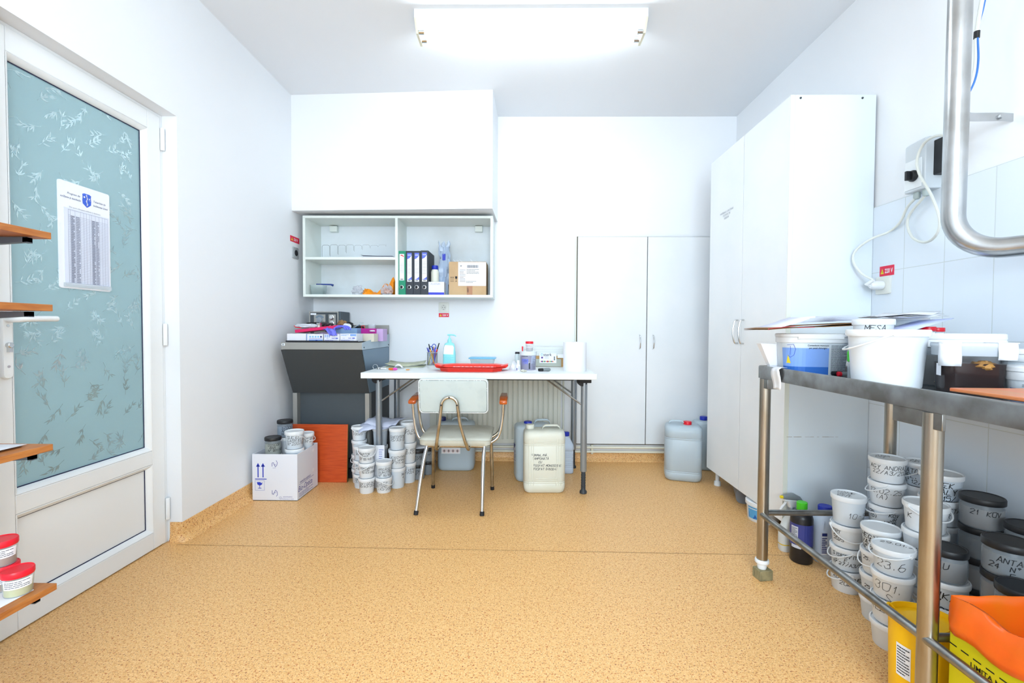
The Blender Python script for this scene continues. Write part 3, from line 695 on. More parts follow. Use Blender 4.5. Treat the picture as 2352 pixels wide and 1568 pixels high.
def binder(px0, px1, colm, label, band, y=3.245, d=.23, top=576):
    x0, x1 = at(px0, 672, Y=y).x, at(px1, 672, Y=y).x; z1 = at(px0, top, Y=y).z; H = z1-CF; w = x1-x0-.0015
    t = thing('ring_binder', label, 'binder', ((x0+x1)/2, y, CF), 0, 'ring binders in the wall cupboard')
    b = MB().box(-w/2, w/2, 0, .003, 0, H).box(-w/2, -w/2+.0025, .003, d, 0, H).box(w/2-.0025, w/2, .003, d, 0, H); build('cover', b, colm, t, bevel=.001)
    b = MB().box(-w/2+.006, w/2-.006, .004, d-.01, .006, H-.012); build('pages', b, paper, t)
    b = MB().lathe([(.0125, 0), (.0135, -.0015), (.0105, -.002), (.009, .001), (.0001, .001)], 24, (-.002, 0, .055), axis='y', cap=(False, False)); build('finger_ring', b, chrome, t)
    b = MB().lathe([(.009, -.0003), (.0001, -.0003)], 20, (-.002, 0, .055), axis='y', cap=(False, False)); build('finger_hole', b, dark, t)
    f = flat((0, -.0006, 0), (1, 0, 0), (0, 0, 1)); lw = w*.62; z0, z1_ = (H*.33, H*.93) if not band else (H*.30, H*.955)
    b = MB(); quad(b, f, -lw/2, lw/2, z0, z1_); lb = build('spine_label', b, paper, t)
    f = flat((0, -.001, 0), (1, 0, 0), (0, 0, 1)); b = MB()
    if band:
        b.add([f(-lw/2, z1_), f(-lw/2, z1_-.045), f(0, z1_-.038), f(lw/2, z1_-.018), f(lw/2, z1_)], [(0, 1, 2, 3, 4)])
        b.add([f(lw/2, z0+.014), f(lw/2, z0+.035), f(0, z0+.022), f(-lw/2, z0+.014)], [(0, 1, 2, 3)])
        build('colour_band', b, mat('binder_blue', (96, 112, 214), .5), lb)
        b = MB(); printed(b, 'NOKI', f, .010, 0, z1_-.019, 'CENTER', bold=.03); build('logo', b, paper, lb).location.y = -.0004
    else:
        b.add([f(-lw/2+.002, z1_-.012), f(0, z1_-.005), f(lw/2-.002, z1_-.016), f(lw/2-.002, z1_-.022), f(0, z1_-.013)], [(0, 1, 2, 3, 4)])
        build('colour_band', b, red, lb)
    b = MB(); micro(b, f, -lw*.4, lw*.4, z0+.05, z1_-.06, 9, fill=.12, seed=int(px0)); micro(b, f, -lw*.3, lw*.3, z0+.004, z0+.012, 1, fill=.7); build('label_print', b, inkg, lb)
bl = mat('binder_black', (46, 52, 62), .5)
binder(914, 932, mat('binder_green', (16, 138, 104), .45), 'green ring binder at the left end of the binder row in the wall cupboard', False)
binder(932, 949, bl, 'black ring binder right beside the green one in the wall cupboard', True)
binder(949, 966, bl, 'black ring binder in the middle of the three black ones', True)
binder(966, 984, bl, 'black ring binder at the right end of the row, beside the white bottle', True, top=575)
# small box and bottle
q0, q1 = at(981, 671, Y=3.25), at(1020, 647, Y=3.25); w = q1.x-q0.x; h = q1.z-CF
t = thing('small_carton', 'small white carton with a blue bottom stripe beside the binders', 'box', ((q0.x+q1.x)/2, 3.25, CF))
b = MB().box(-w/2, w/2, 0, .1, 0, h); build('carton', b, cardw, t, bevel=.001)
f = flat((0, -.0005, 0), (1, 0, 0), (0, 0, 1)); b = MB(); quad(b, f, -w/2, w/2, 0.001, h*.2); build('blue_stripe', b, mat('stripe_blue', (50, 60, 196), .5), t)
b = MB(); hand(b, ['PLASTURI'], f, .010, -w*.28, h*.78, w=.0008, seed=4); build('writing', b, inkb, t)
xb = at(999, 640, Y=3.30).x; zb2 = CF+h
t = thing('white_bottle', 'white plastic bottle with blue cap standing on the small carton', 'bottle', (xb, 3.30, zb2))
hb = at(999, 610, Y=3.30).z-zb2
b = MB().lathe([(.024, 0), (.028, .004), (.029, .01), (.029, hb*.62), (.022, hb*.76), (.02, hb*.8)], 24); build('bottle', b, canw, t)
b = MB().lathe([(.022, hb*.76), (.023, hb*.77), (.023, hb-.002), (.021, hb)], 24); build('cap', b, blue_cap, t)
# plastic bag
q = at(1021, 648, Y=3.34); zt = at(1021, 560, Y=3.34).z
t = thing('plastic_bag', 'crumpled bluish clear plastic bag standing upright behind the small carton', 'bag', (q.x, 3.345, CF))
b = MB(); H = zt-CF; rings = []
for k in range(15):
    u = k/14; rw = .014+.034*sin(pi*min(.8, .15+u*.9))**.8 if u < .8 else .030+.010*(u-.8)*5
    ring = []
    for j in range(26):
        a = 2*pi*j/26; nn = 1+.55*noise.noise(Vector((cos(a)*2.2, sin(a)*2.2, u*5)))+(.25*sin(j*2.1+k) if u > .75 else 0)
        ring.append((rw*nn*cos(a), rw*nn*sin(a)*.7, H*u*(1+(.07*sin(j*1.7) if u > .95 else 0))))
    rings.append(ring)
b.loft(rings, cap=(True, False)); build('film', b, mat('bag_film', (186, 206, 232), .2, alpha=.6), t, smooth=25)
b = MB().blob((0, 0, H*.35), (.03, .022, H*.3), .25, 2.5, 3, flat=.002); build('contents', b, mat('bag_contents', (150, 174, 210), .5), t)
b = MB().box(-.012, .010, -.028, -.02, H*.68, H*.80); build('blue_tab', b, blue_cap, t)
# cardboard parcel
q0, q1 = at(1031, 671, Y=3.26), at(1117, 601, Y=3.26); w = q1.x-q0.x; h = q1.z-CF
t = thing('cardboard_parcel', 'brown cardboard parcel with white address label at the right end of the wall cupboard', 'box', ((q0.x+q1.x)/2, 3.26, CF))
b = MB().box(-w/2, w/2, 0, .004, 0, h).box(-w/2, w/2, .176, .18, 0, h).box(-w/2, -w/2+.004, .004, .176, 0, h).box(w/2-.004, w/2, .004, .176, 0, h).box(-w/2, w/2, .0, .18, 0, .004)
build('carton', b, cardb, t, bevel=.001)
b = MB().box(-w/2+.006, w/2-.006, .006, .174, .004, h-.02); build('packing', b, paper, t)
f = flat((0, -.0005, 0), (1, 0, 0), (0, 0, 1)); b = MB(); quad(b, f, -w*.02, w*.13, 0.001, h*.3); build('brown_tape', b, mat('brown_tape', (166, 112, 70), .35), t)
b = MB(); f1 = lambda u, v: (.008-(v), -.0009, .012+u*1.0)
printed(b, 'HIST', f1, .017, .008, .0, bold=.02); build('tape_lettering', b, ink, t)
lx0, lx1, lz0, lz1 = -w/2+w*.25, w/2-.001, h*.28, h*.985
f = flat((0, -.0012, 0), (1, 0, 0), (0, 0, 1)); b = MB(); quad(b, f, lx0, lx1, lz0, lz1); lb = build('address_label', b, paper, t)
f = flat((0, -.0016, 0), (1, 0, 0), (0, 0, 1)); b = MB(); lw, lh = lx1-lx0, lz1-lz0
rn = random.Random(2); u = lx0+lw*.32
while u < lx0+lw*.72: ww = rn.uniform(.0006, .0024); quad(b, f, u, u+ww, lz0+lh*.76, lz0+lh*.88); u += ww+rn.uniform(.0006, .002)
micro(b, f, lx0+lw*.3, lx0+lw*.75, lz0+lh*.5, lz0+lh*.72, 4, fill=.3); micro(b, f, lx0+lw*.05, lx0+lw*.26, lz0+lh*.15, lz0+lh*.7, 9, fill=.25, seed=8); micro(b, f, lx0+lw*.28, lx0+lw*.65, lz0+lh*.12, lz0+lh*.22, 2, fill=.3)
b.add([f(lx0+lw*.06, lz0+lh*.88), f(lx0+lw*.10, lz0+lh*.80), f(lx0+lw*.14, lz0+lh*.88), f(lx0+lw*.10, lz0+lh*.85)], [(0, 1, 2, 3)])
build('label_print', b, inkb if False else inkg, lb)
f = flat((0, -.0008, 0), (1, 0, 0), (0, 0, 1)); b = MB(); mx, mz_ = -w/2+w*.06, h*.42
for k in range(2):
    u = mx+k*.014; quad(b, f, u-.001, u+.001, mz_, mz_+.03); b.add([f(u-.004, mz_+.024), f(u+.004, mz_+.024), f(u, mz_+.034)], [(0, 1, 2)])
quad(b, f, mx-.005, mx+.02, mz_-.003, mz_-.001); u = mx+.036
b.add([f(u-.008, mz_+.034), f(u-.007, mz_+.02), f(u, mz_+.014), f(u+.007, mz_+.02), f(u+.008, mz_+.034)], [(0, 1, 2, 3, 4)]); quad(b, f, u-.001, u+.001, mz_, mz_+.015); quad(b, f, u-.006, u+.006, mz_-.003, mz_)
build('handling_marks', b, ink, t)
b = MB(); rn = random.Random(9)
for k in range(34):
    x = rn.uniform(-w*.30, w*.48); y = rn.uniform(.02, .16); a = rn.uniform(.3, 1.1); L = rn.uniform(.03, .06)
    x2 = x-L*cos(a)*.8; b.add([(x, y, h-.014), (x+.005, y, h-.014), (x2+.004, y+.01, h-.014+L*sin(a)), (x2, y+.01, h-.012+L*sin(a))], [(0, 1, 2, 3)])
tag(build('paper_strips', b, paper, t, solid=.0004), None, None, None, 'stuff')
# left compartment
q0, q1 = at(825, 586, Y=3.27), at(905, 580, Y=3.27)
zsh = KZ0+mz+.018
t = thing('folded_papers', 'dark folder with folded papers lying on the middle shelf of the wall cupboard', 'papers', ((q0.x+q1.x)/2, 3.27, zsh))
w = q1.x-q0.x
for k in range(4):
    b = MB(); b.sheet([[(x*w/2*(1-.03*k), y, .001+k*.005+.008*max(0, -x-.7)*k) for x in (-1, -.85, 0, .9, 1)] for y in (0, .17)])
    build('folder_cover' if k in (0, 3) else 'paper_sheet', b, mat('folder_dark', (54, 58, 84), .5) if k in (0, 3) else paper, t, solid=.0014)
x0 = at(711, 668, Y=3.27).x; x1 = at(742, 668, Y=3.27).x; H = at(720, 654, Y=3.27).z-CF
t = thing('plastic_tub', 'small clear greenish tub with dark things inside, in the lower left of the wall cupboard', 'tub', ((x0+x1)/2, 3.31, CF)); w = x1-x0
b = MB().loft([rrect(w*.85, .08, .02, z=0), rrect(w*.88, .082, .02, z=.003), rrect(w, .1, .024, z=H)], cap=(True, False)); build('tub', b, mat('green_clear', (182, 200, 200), .2, alpha=.55), t)
b = MB().blob((0, 0, H*.4), (w*.36, .03, H*.35), .3, 3, 5, flat=.003); build('contents', b, mat('tub_dark', (72, 84, 88), .5), t)
b = MB().loft([rrect(w*1.03, .104, .025, z=H-.003), rrect(w*1.03, .104, .025, z=H)], cap=(False, False)); build('rim', b, frost, t)
x0 = at(737, 655, Y=3.30).x; x1 = at(764, 655, Y=3.30).x
t = thing('blue_handled_tool', 'tool with dark blue handle lying across the clear greenish tub', 'tool', (x0+.01, 3.315, CF+H+.003))
b = MB().tube([(-.05, 0, .006), (x1-x0-.03, 0, .004), (x1-x0-.012, 0, -.002)], [.004, .0055, .009], 10); build('handle', b, mat('tool_blue', (38, 62, 140), .4), t)
q = at(870, 670, Y=3.30)
t = thing('orange_bag', 'bunched orange plastic bag in the lower left part of the wall cupboard', 'bag', (q.x, 3.32, CF))
b = MB(); g = []
for i in range(22):
    u = i/21; X = at(836+u*70, 670, Y=3.30).x-q.x; top = .020+.085*max(0, (.35-u))+.16*max(0, u-.45)**.8+.012*noise.noise(Vector((u*9, 0, 1))); row = []
    for j in range(12):
        v = j/11; row.append((X, -.05+.10*v+.012*noise.noise(Vector((u*7, v*4, 2))), max(.001, (top*sin(pi*min(v*1.1+.02, 1))**.8*(1+.5*noise.noise(Vector((u*8, v*5, 7))))))))
    g.append(row)
b.sheet(g); build('bag_film', b, orange_in, t, solid=.001, smooth=25)
for k, (px_, r_) in enumerate(((823, .034), (890, .036))):
    x = at(px_, 670, Y=3.27).x
    b = MB().blob((0, 0, r_*.8), (r_*1.1, .03, r_), .35, 3, k+11, flat=.001, n=22, m=14)
    solo('clear_bag', b, mat('clear_film', (212, 216, 226), .1, alpha=.5), 'crumpled clear plastic bag at the %s end of the orange bag in the wall cupboard' % ('left', 'right')[k], 'bag', (x, 3.262, CF), smooth=20)

# ================================================================== GREY LAB CONSOLE
X0, X1 = -1.500, -.985
t = thing('lab_console', 'old dark grey lab console with sloping front in the back left corner', 'console', (X0, 2.87, 0))
w = X1-X0; D = BY-.012-2.87
b = MB().loft([[(x, 0, .868), (x, 0, .914), (x, .55, .915), (x, D, .915), (x, D, .868)] for x in (0, w)]); build('top_band', b, greyb, t, bevel=.002)
b = MB().box(w-.004, w, .0, D, .87, .925); b = MB().loft([[(x, .0, .868), (x, 0, .914), (x, D, .965), (x, D, .868)] for x in (w+.0005, w+.003)]); build('side_band', b, mat('band_blue_grey', (176, 192, 204), .45, .3), t)
b = MB().loft([[(x, 0, .866), (x, D, .866), (x, D, .574), (x, .15, .574)] for x in (0, w-.003)]); build('sloping_body', b, greym, t)
b = MB().loft([[(x, 0.012, .866), (x, D, .866), (x, D, .576), (x, .15, .576)] for x in (w-.0025, w)]); build('side_panel', b, bluep, t)
b = MB().box(.03, w-.03, .19, D, .0, .574); build('lower_cabinet', b, mat('console_lower', (72, 80, 86), .5, .1), t)
b = MB().box(.0, w, .155, .19, .0, .06).box(.0, w, .145, .19, .12, .128); build('base_rail', b, dark, t)
for x in (0.002, w-.03):
    b = MB().loft([[(x, .142, .573), (x+.028, .142, .573), (x+.028, .19, .573), (x, .19, .573)], [(x, .150, .0), (x+.028, .150, .0), (x+.028, .19, .0), (x, .19, .0)]]); build('front_leg', b, greyb, t, bevel=.001)
b = MB().box(w-.03, w-.001, .2, D, .0, .574); build('right_side_frame', b, mat('console_side_dark', (52, 56, 62), .5), t)
b = MB().lathe([(.008, 0), (.008, -.002)], 12, (.012, 0, .9), axis='y').box(.012, .026, -.002, 0, .892, .908); build('badge', b, tubw, t, bevel=.001)
b = MB()
for (x, y, z) in ((w+.003, .03, .882), (w+.003, D-.03, .882)): b.lathe([(.005, 0), (.005, .002)], 10, (x, y, z), axis='x')
build('screw', b, dark, t)
b = MB().box(w+.003, w+.0045, .40, .42, .918, .935); build('green_sticker', b, mat('neon_green', (90, 240, 110), .5), t)
b = MB().box(0.08, w-.0, D-.02, D, .915, 1.03); build('back_upstand', b, greyb, t)
TOPZ = .9155
# dark tray and glove boxes in front
ZT = TOPZ+.0
b = MB().box(-.235, .225, -.07, .16, 0, .004).box(-.235, .225, -.074, -.07, 0, .01); solo('black_tray', b, dark, 'flat black tray under the glove boxes on the grey console', 'tray', (-1.235, 2.945, TOPZ))
ZB = TOPZ+.0045
def gbox(px0, px1, top, y, d, m, label, deco=None, z=ZB, bot=None, turn=0):
    x0, x1 = at(px0, 780, Y=y).x, at(px1, 780, Y=y).x; h = at(px0, top, Y=y).z-z; w = x1-x0-.001
    t = thing('glove_box', label, 'box', ((x0+x1)/2, y, z), turn)
    b = MB().box(-w/2, w/2, 0, d, 0, h); build('carton', b, m, t, bevel=.001)
    f = flat((0, -.0005, 0), (1, 0, 0), (0, 0, 1)); 
    if deco == 'icons':
        b = MB(); quad(b, f, -w*.36, w*.48, .001, h*.26); quad(b, f, -w*.5, -w*.46, 0, h); build('blue_band', b, lblue, t)
        for k in range(5):
            b = MB().add([f(-w*.28+k*w*.165+.006*cos(a*pi/8), h*.64+.006*sin(a*pi/8)) for a in range(16)], [tuple(range(16))])
            build('round_icon', b, mat('icon_navy', (40, 40, 120), .5) if k == 4 else mat('icon_blue', (130, 190, 226), .5), t)
        b = MB(); micro(b, f, -w*.34, w*.45, h*.36, h*.44, 1, fill=.6); quad(b, flat((0, -.0009, 0), (1, 0, 0), (0, 0, 1)), w*.05, w*.16, h*.09, h*.18); build('print', b, inkb, t)
    if deco in ('med', 'med2'):
        b = MB(); printed(b, 'STAR', f, .006, -w*.35, h*.38); printed(b, 'med', f, .011, 0, h*.38, bold=.02); quad(b, f, w*.24, w*.40, h*.38, h*.50)
        micro(b, f, -w*.45, w*.35, h*.1, h*.24, 2, fill=.4); build('print', b, inkb, t)
        b = MB()
        if deco == 'med2': quad(b, f, w*.12, w*.48, h*.68, h*.95); micro(b, f, -w*.45, w*.05, h*.70, h*.92, 2, fill=.5)
        else: [quad(b, f, -w*.44+k*.012, -w*.44+k*.012+.006, h*.55, h*.92) for k in range(3)]
        build('blue_print', b, lblue, t)
    if deco == 'swirl':
        for k in (-.3, .15):
            b = MB(); pts = [(w*k+.008*(1-.08*i)*cos(i*.7)+.0*i, h*.35+.008*(1-.08*i)*sin(i*.7)) for i in range(11)]
            for a, c in zip(pts, pts[1:]):
                L = math.hypot(c[0]-a[0], c[1]-a[1]); nx, nz = -(c[1]-a[1])/L*.0009, (c[0]-a[0])/L*.0009
                b.add([f(a[0]-nx, a[1]-nz), f(c[0]-nx, c[1]-nz), f(c[0]+nx, c[1]+nz), f(a[0]+nx, a[1]+nz)], [(0, 1, 2, 3)])
            build('swirl_print', b, mat('pale_pink', (240, 190, 230), .5), t)
    return t
gbox(659, 703, 766, 2.885, .12, cardw, 'plain white box at the left end of the box row on the console')
gbox(704, 742, 767, 2.885, .12, cardw, 'white glove box with a row of round icons on the console', 'icons')
gbox(744, 780, 767, 2.885, .12, cardw, 'white and blue glove box with a purple glove hanging out of it', 'med')
gbox(781, 819, 766, 2.885, .12, cardw, 'white glove box with blue label corner, rightmost of the front box row', 'med2')
gbox(824, 859, 766, 3.04, .09, mat('cream_carton', (214, 208, 192), .6), 'low cream tray box right of the glove boxes on the console', z=TOPZ)
gbox(763, 820, 753, 3.08, .12, sky, 'pale blue box behind the glove boxes on the console', z=TOPZ)
gbox(820, 864, 754, 3.16, .12, magenta, 'magenta box with pale swirls at the back right of the console', 'swirl', z=TOPZ)
gbox(864, 880, 755, 3.17, .10, mat('lilac_card', (196, 166, 214), .5), 'small lilac box at the right end of the console top', z=TOPZ)
# crimson lid box tilted across
q0, q1 = at(677, 760, Y=3.02), at(776, 749, Y=3.02)
t = thing('crimson_box_lid', 'long crimson box lid lying tilted across the boxes on the console', 'box', ((q0.x+q1.x)/2, 3.02, (q0.z+q1.z)/2-.002))
L = q1.x-q0.x
b = MB().box(-L/2, L/2, 0, .13, -.010, .010); cb_ = build('lid', b, pink, t, bevel=.001); t.rotation_euler = (0, -atan2(q1.z-q0.z, L), 0)
b = MB().blob((0, 0, .03), (.10, .05, .03), .3, 2.5, 22, flat=0); solo('crumpled_wrapping', b, mat('lilac_film', (204, 192, 226), .3, alpha=.8), 'crumpled lilac wrapping under the crimson box lid', 'wrapping', (-1.27, 3.07, TOPZ), smooth=20)
# purple glove
g = []; gx = at(765, 760, Y=2.89).x; gz = at(765, 757, Y=2.88).z
b = MB()
for i in range(14):
    u = i/13; row = []
    for j in range(9):
        v = j/8-.5; wdt = .055*(1-.55*u)+.01; row.append((-.045+.035*u+v*wdt*1.3+.01*noise.noise(Vector((u*5, v*4, 0))), .03-.038*min(1, u*2.2)-.004*cos(v*9), .012*sin(u*3)+.014*noise.noise(Vector((u*4, v*6, 3)))-.040*max(0, u-.25)*1.3))
    g.append(row)
b.sheet(g)
for k, (dx_, L) in enumerate(((.02, .05), (.035, .045), (.05, .055))): b.tube(bez([(-.02, .03, .006), (dx_*.5, .03+.01*k, .022), (dx_+.02, .035, .018), (dx_+.035, .03, .0)], 5), [.006]*15+[.004], 8)
solo('nitrile_glove', b, purple, 'purple nitrile glove hanging from the white and blue glove box', 'glove', (gx+.02, 2.875, gz), solid=.001)
# tuner unit
q0, q1 = at(711, 760, Y=3.27), at(778, 715, Y=3.27)
w = q1.x-q0.x; TZ0 = TOPZ+.06; h = q1.z-TZ0
t = thing('meter_unit', 'old grey meter unit with round dial and two knobs at the back of the console', 'instrument', (q0.x, 3.27, TOPZ))
b = MB().box(0.003, w+.012, .004, .18, 0, h+.06); build('case', b, mat('unit_case', (76, 88, 98), .5, .2), t, bevel=.002)
b = MB(); zf = .0; HH = h+.06
b.box(0, w, -.006, .004, HH-.008, HH).box(0, .008, -.006, .004, 0, HH-.008).box(w-.008, w, -.006, .004, 0, HH-.008); build('front_frame', b, greyb, t)
b = MB().box(.008, w-.008, -.001, .003, 0, HH-.008); build('front_face', b, mat('unit_face', (66, 74, 80), .5), t)
b = MB().box(w*.16, w*.55, -.003, -.001, .03, HH-.022); dp_ = build('dial_plate', b, greyb, t)
b = MB(); cxd, czd = w*.355, HH-.062
arc = [(cxd+.036*cos(a), -.0036, czd+.036*sin(a)) for a in [pi*(.17+.66*k/12) for k in range(13)]]; arc2 = [(cxd+.022*cos(a), -.0036, czd+.022*sin(a)) for a in [pi*(.17+.66*k/12) for k in range(13)]]
b.sheet([arc, arc2]); build('dial_scale', b, mat('scale_blue', (116, 134, 150), .5), dp_)
b = MB().lathe([(.020, -.002), (.019, -.012), (.0001, -.013)], 24, (cxd, 0, czd), axis='y', cap=(False, False)); build('dial_knob', b, alu, dp_)
b = MB().box(w*.66, w*.90, -.003, -.001, .03, HH-.022); kp = build('knob_plate', b, greyb, t)
for z in (HH-.042, HH-.085):
    b = MB().lathe([(.018, -.003), (.017, -.008), (.013, -.009), (.012, -.018), (.0001, -.018)], 22, (w*.77, 0, z), axis='y', cap=(False, False)); build('knob', b, chrome, kp)
b = MB().box(.010, .05, -.004, -.001, HH-.026, HH-.013); build('name_plate', b, lidw, t)
# clutter on the console
t = thing('folded_newsprint', 'folded striped paper and white pouch heaped on the crimson lid', 'papers', (at(708, 748, Y=3.05).x, 3.05, at(708, 748, Y=3.05).z))
b = MB().blob((0, 0, 0), (.085, .035, .014), .25, 2, 31, n=22); build('paper_fold', b, mat('paper_grey', (212, 216, 224), .7), t, smooth=20)
b = MB().tube([(-.085, -.02, .0), (-.07, -.03, -.010), (-.03, -.035, -.014)], .003, 6); build('red_edge', b, red, t)
b = MB().lathe([(.016, 0), (.016, .03), (.018, .034)], 20).lathe([(.0165, .012), (.0165, .014)], 20); solo('metal_cup', b, chrome, 'small shiny metal cup on the crimson lid in front of the meter unit', 'cup', (at(733, 753, Y=3.04).x, 3.04, at(733, 753, Y=3.04).z))
def clump(px_, py_, y, r, m, name, label, cat, seed, amp=.3):
    q = at(px_, py_, Y=y); b = MB().blob((0, 0, 0), r, amp, 3, seed, n=20, m=12); return solo(name, b, m, label, cat, tuple(q), smooth=25)
clump(722, 744, 3.14, (.05, .03, .012), blackp, 'dark_cloth', 'dark cloth bundle beside the metal cup on the console', 'cloth', 41)
clump(746, 745, 3.16, (.034, .03, .016), mat('dark_grey_stuff', (70, 66, 70), .5), 'instrument_bundle', 'bundle of dark instruments right of the metal cup on the console', 'instruments', 42)
clump(786, 743, 3.14, (.032, .03, .020), mat('tan_sponge', (150, 116, 76), .9, bump=(120, .8, .004)), 'natural_sponge', 'tan natural sponge behind the pale blue box on the console', 'sponge', 43)
clump(783, 751, 3.10, (.03, .025, .012), blackp, 'black_pouch', 'small black pouch below the tan sponge on the console', 'pouch', 44)
clump(803, 747, 3.16, (.022, .02, .022), blackp, 'black_strap', 'black curled strap behind the white mask on the console', 'strap', 45)
clump(797, 750, 3.11, (.032, .022, .022), lidw, 'white_mask', 'white moulded mask on the pale blue box on the console', 'mask', 46, .12)
b = MB().tube([(0, 0, 0), (.035, 0, .02)], .004, 8).box(.03, .06, -.002, .002, .018, .034); solo('metal_clamp', b, chrome, 'metal clamp pointing up right of the white mask', 'tool', tuple(at(815, 751, Y=3.16)))
clump(826, 752, 3.2, (.03, .02, .012), blackp, 'scissors_bundle', 'dark instruments with red ring handle left of the clear cup on the console', 'instruments', 48)
b = MB().tube([(.011*cos(k*pi/8), 0, .011*sin(k*pi/8)) for k in range(16)], .0022, 8, closed=True); solo('red_ring', b, red, 'red ring handle on the magenta box', 'tool', tuple(at(834, 751, Y=3.18)))
q = at(854, 754, Y=3.2)
b = MB().lathe([(.020, 0), (.021, .001), (.026, .048), (.0255, .048), (.0205, .002)], 24, cap=(True, False)); solo('measuring_cup', b, clear, 'clear plastic measuring cup standing on the magenta box', 'cup', (q.x, 3.2, .985))
b = MB().lathe([(.02, 0), (.02, .006), (.012, .009)], 20); solo('white_dish', b, lidw, 'small white dish in front of the clear measuring cup', 'dish', (at(856, 753, Y=3.17).x-.0, 3.165, .984))

# ================================================================== TUBS, JARS
WL = []
def tub(x, y, z, r, h, label, lines=(), turn=0, hl=.013, handle=None, group=None, m=None, lid_text=None, seed=None, drop=.0, bail=.035, tilt=None, y_off=0, w=.0016):
    seed = seed if seed is not None else int(abs(x*1000)+abs(z*777))
    t = thing('plastic_tub', label, 'tub', (x, y, z), 0, group); m = m or (tubw if seed % 2 else tubw2)
    lh = min(.02, h*.2)
    r0, r1 = r*.82, r*.93
    b = MB().lathe([(r0*.96, 0), (r0, .003), (r1, h-lh), (r1+.001, h-lh*.9)], 32, cap=(True, False)); bd = build('body', b, m, t)
    b = MB().lathe([(r*.96, h-lh), (r*.985, h-lh), (r, h-lh*.75), (r, h-lh*.2), (r*.98, h-.0006), (r*.93, h-.0004), (r*.90, h-.0045), (r*.0, h-.0045)], 36, cap=(True, False)); ld_ = build('lid', b, lidw, t)
    fa = face_to_cam(x, y)+R(turn)
    if lines:
        f0 = cyl(r0, r1, h-lh, fa, .0007); mw = max(len(s) for s in lines)*hl*.9*.5
        b = MB(); hand(b, lines, f0, hl, -min(mw, r*.92), h-lh-hl*1.35+y_off, w=w, seed=seed, drop=drop, lead=1.28); build('writing', b, ink, bd)
    if lid_text is not None:
        f0 = lambda u, v: (x_(u, v), y_(u, v), h-.004)
        ca, sa = cos(face_to_cam(x, y)+pi/2), sin(face_to_cam(x, y)+pi/2)
        x_ = lambda u, v: u*ca-v*sa; y_ = lambda u, v: u*sa+v*ca
        b = MB(); hand(b, lid_text, f0, r*.28, -r*.6, r*.3, w=.0016, seed=seed+3); build('lid_writing', b, ink, ld_)
    if handle is not None:
        ha = face_to_cam(x, y)+R(handle); pts = []
        for k in range(15):
            q = pi*k/14; a = ha+q-pi/2; rr = r+.003+.002*sin(q); pts.append((rr*cos(a), rr*sin(a), h-lh*.6-bail*sin(q)))
        b = MB().tube(pts, .0024, 8); bl_ = build('handle', b, lidw, t)
        for a in (ha-pi/2, ha+pi/2): b = MB().lathe([(.006, 0), (.006, .006)], 10, (0, 0, 0), axis='x'); b.v = [((p[0]+r-.002)*cos(a)-p[1]*sin(a), (p[0]+r-.002)*sin(a)+p[1]*cos(a), p[2]+h-lh*.6) for p in b.v]; build('handle_pivot', b, lidw, t)
    return t
jar_body = mat('jar_plastic', (176, 188, 198), .3, alpha=.35); jar_in = mat('jar_content', (120, 122, 124), .5); jar_tan = mat('jar_content_tan', (170, 172, 150), .5)
def jar(x, y, z, r, h, label, lines=(), turn=0, hl=.012, group=None, inner=None, seed=None, w=.0016):
    seed = seed if seed is not None else int(abs(x*1000)+abs(z*777))
    t = thing('screw_jar', label, 'jar', (x, y, z), 0, group); lh = .019
    b = MB().lathe([(r*.90, 0), (r*.95, .004), (r*.96, .01), (r*.96, h-lh-.012), (r*.90, h-lh-.003), (r*.88, h-lh+.001)], 32, cap=(True, False)); bd = build('body', b, jar_body, t)
    b = MB().lathe([(r*.88, .003), (r*.92, .008), (r*.92, h*.66)], 28); build('contents', b, inner or jar_in, t)
    prof = [(r*.98, h-lh), (r*.995, h-lh+.001), (r*.995, h-.003), (r*.96, h), (r*.9, h-.0003), (r*.88, h-.0018), (0, h-.0018)]
    b = MB(); b.lathe(prof, 48, cap=(True, False)); build('lid', b, blackp, t)
    if lines:
        fa = face_to_cam(x, y)+R(turn); f0 = cyl(r*.96, r*.96, h, fa, .0007); mw = max(len(s) for s in lines)*hl*.45
        b = MB(); hand(b, lines, f0, hl, -min(mw, r*.9), h-lh-.012-hl*1.3, w=w, seed=seed, lead=1.3); build('writing', b, ink, bd)
    return t
GL = 'white specimen tubs stacked by the console'
# --- cluster left of the chair
A1, A2, Bp, Cp, Dp, Ep, Gp = (-1.035, 2.958), (-.990, 2.866), (-.925, 2.775), (-.823, 2.787), (-.764, 2.875), (-.716, 2.975), (-.905, 2.985)
tub(*A1, 0, .049, .093, 'white floor tub of the leftmost back stack beside the orange board', group=GL)
tub(*A1, .093, .049, .093, 'white tub one above the floor tub in the leftmost back stack', handle=-60, group=GL)
tub(*A1, .186, .049, .093, 'white tub just under the topmost one in the leftmost back stack', group=GL)
tub(*A1, .279, .049, .090, 'topmost white tub of the leftmost back stack, handle hanging across its front', ['A IOAN', '1/2025'], turn=-14, handle=25, bail=.028, group=GL)
tub(*A2, 0, .05, .088, 'bottom tub of the short stack squeezed between the two leftmost stacks', ['ONA', '7/A3'], -20, group=GL)
tub(*A2, .088, .05, .088, 'middle tub of the short stack squeezed between the two leftmost stacks', ['N°9', '4/A'], -20, handle=-70, group=GL)
tub(*A2, .176, .05, .088, 'top tub of the short stack squeezed between the two leftmost stacks', ['DRA', 'MAJ'], -20, group=GL)
tub(*Bp, 0, .051, .093, 'bottom tub of the front left stack, dated 20/A3/2025', ['TEKI GÉZA', '20/A3/2025'], -4, hl=.0125, group=GL)
tub(*Bp, .093, .051, .093, 'middle tub of the front left stack, marked 19/A3', ['FEHINARIE', ' ANTON', ' 19/A3/2025'], 10, hl=.0105, handle=-70, group=GL)
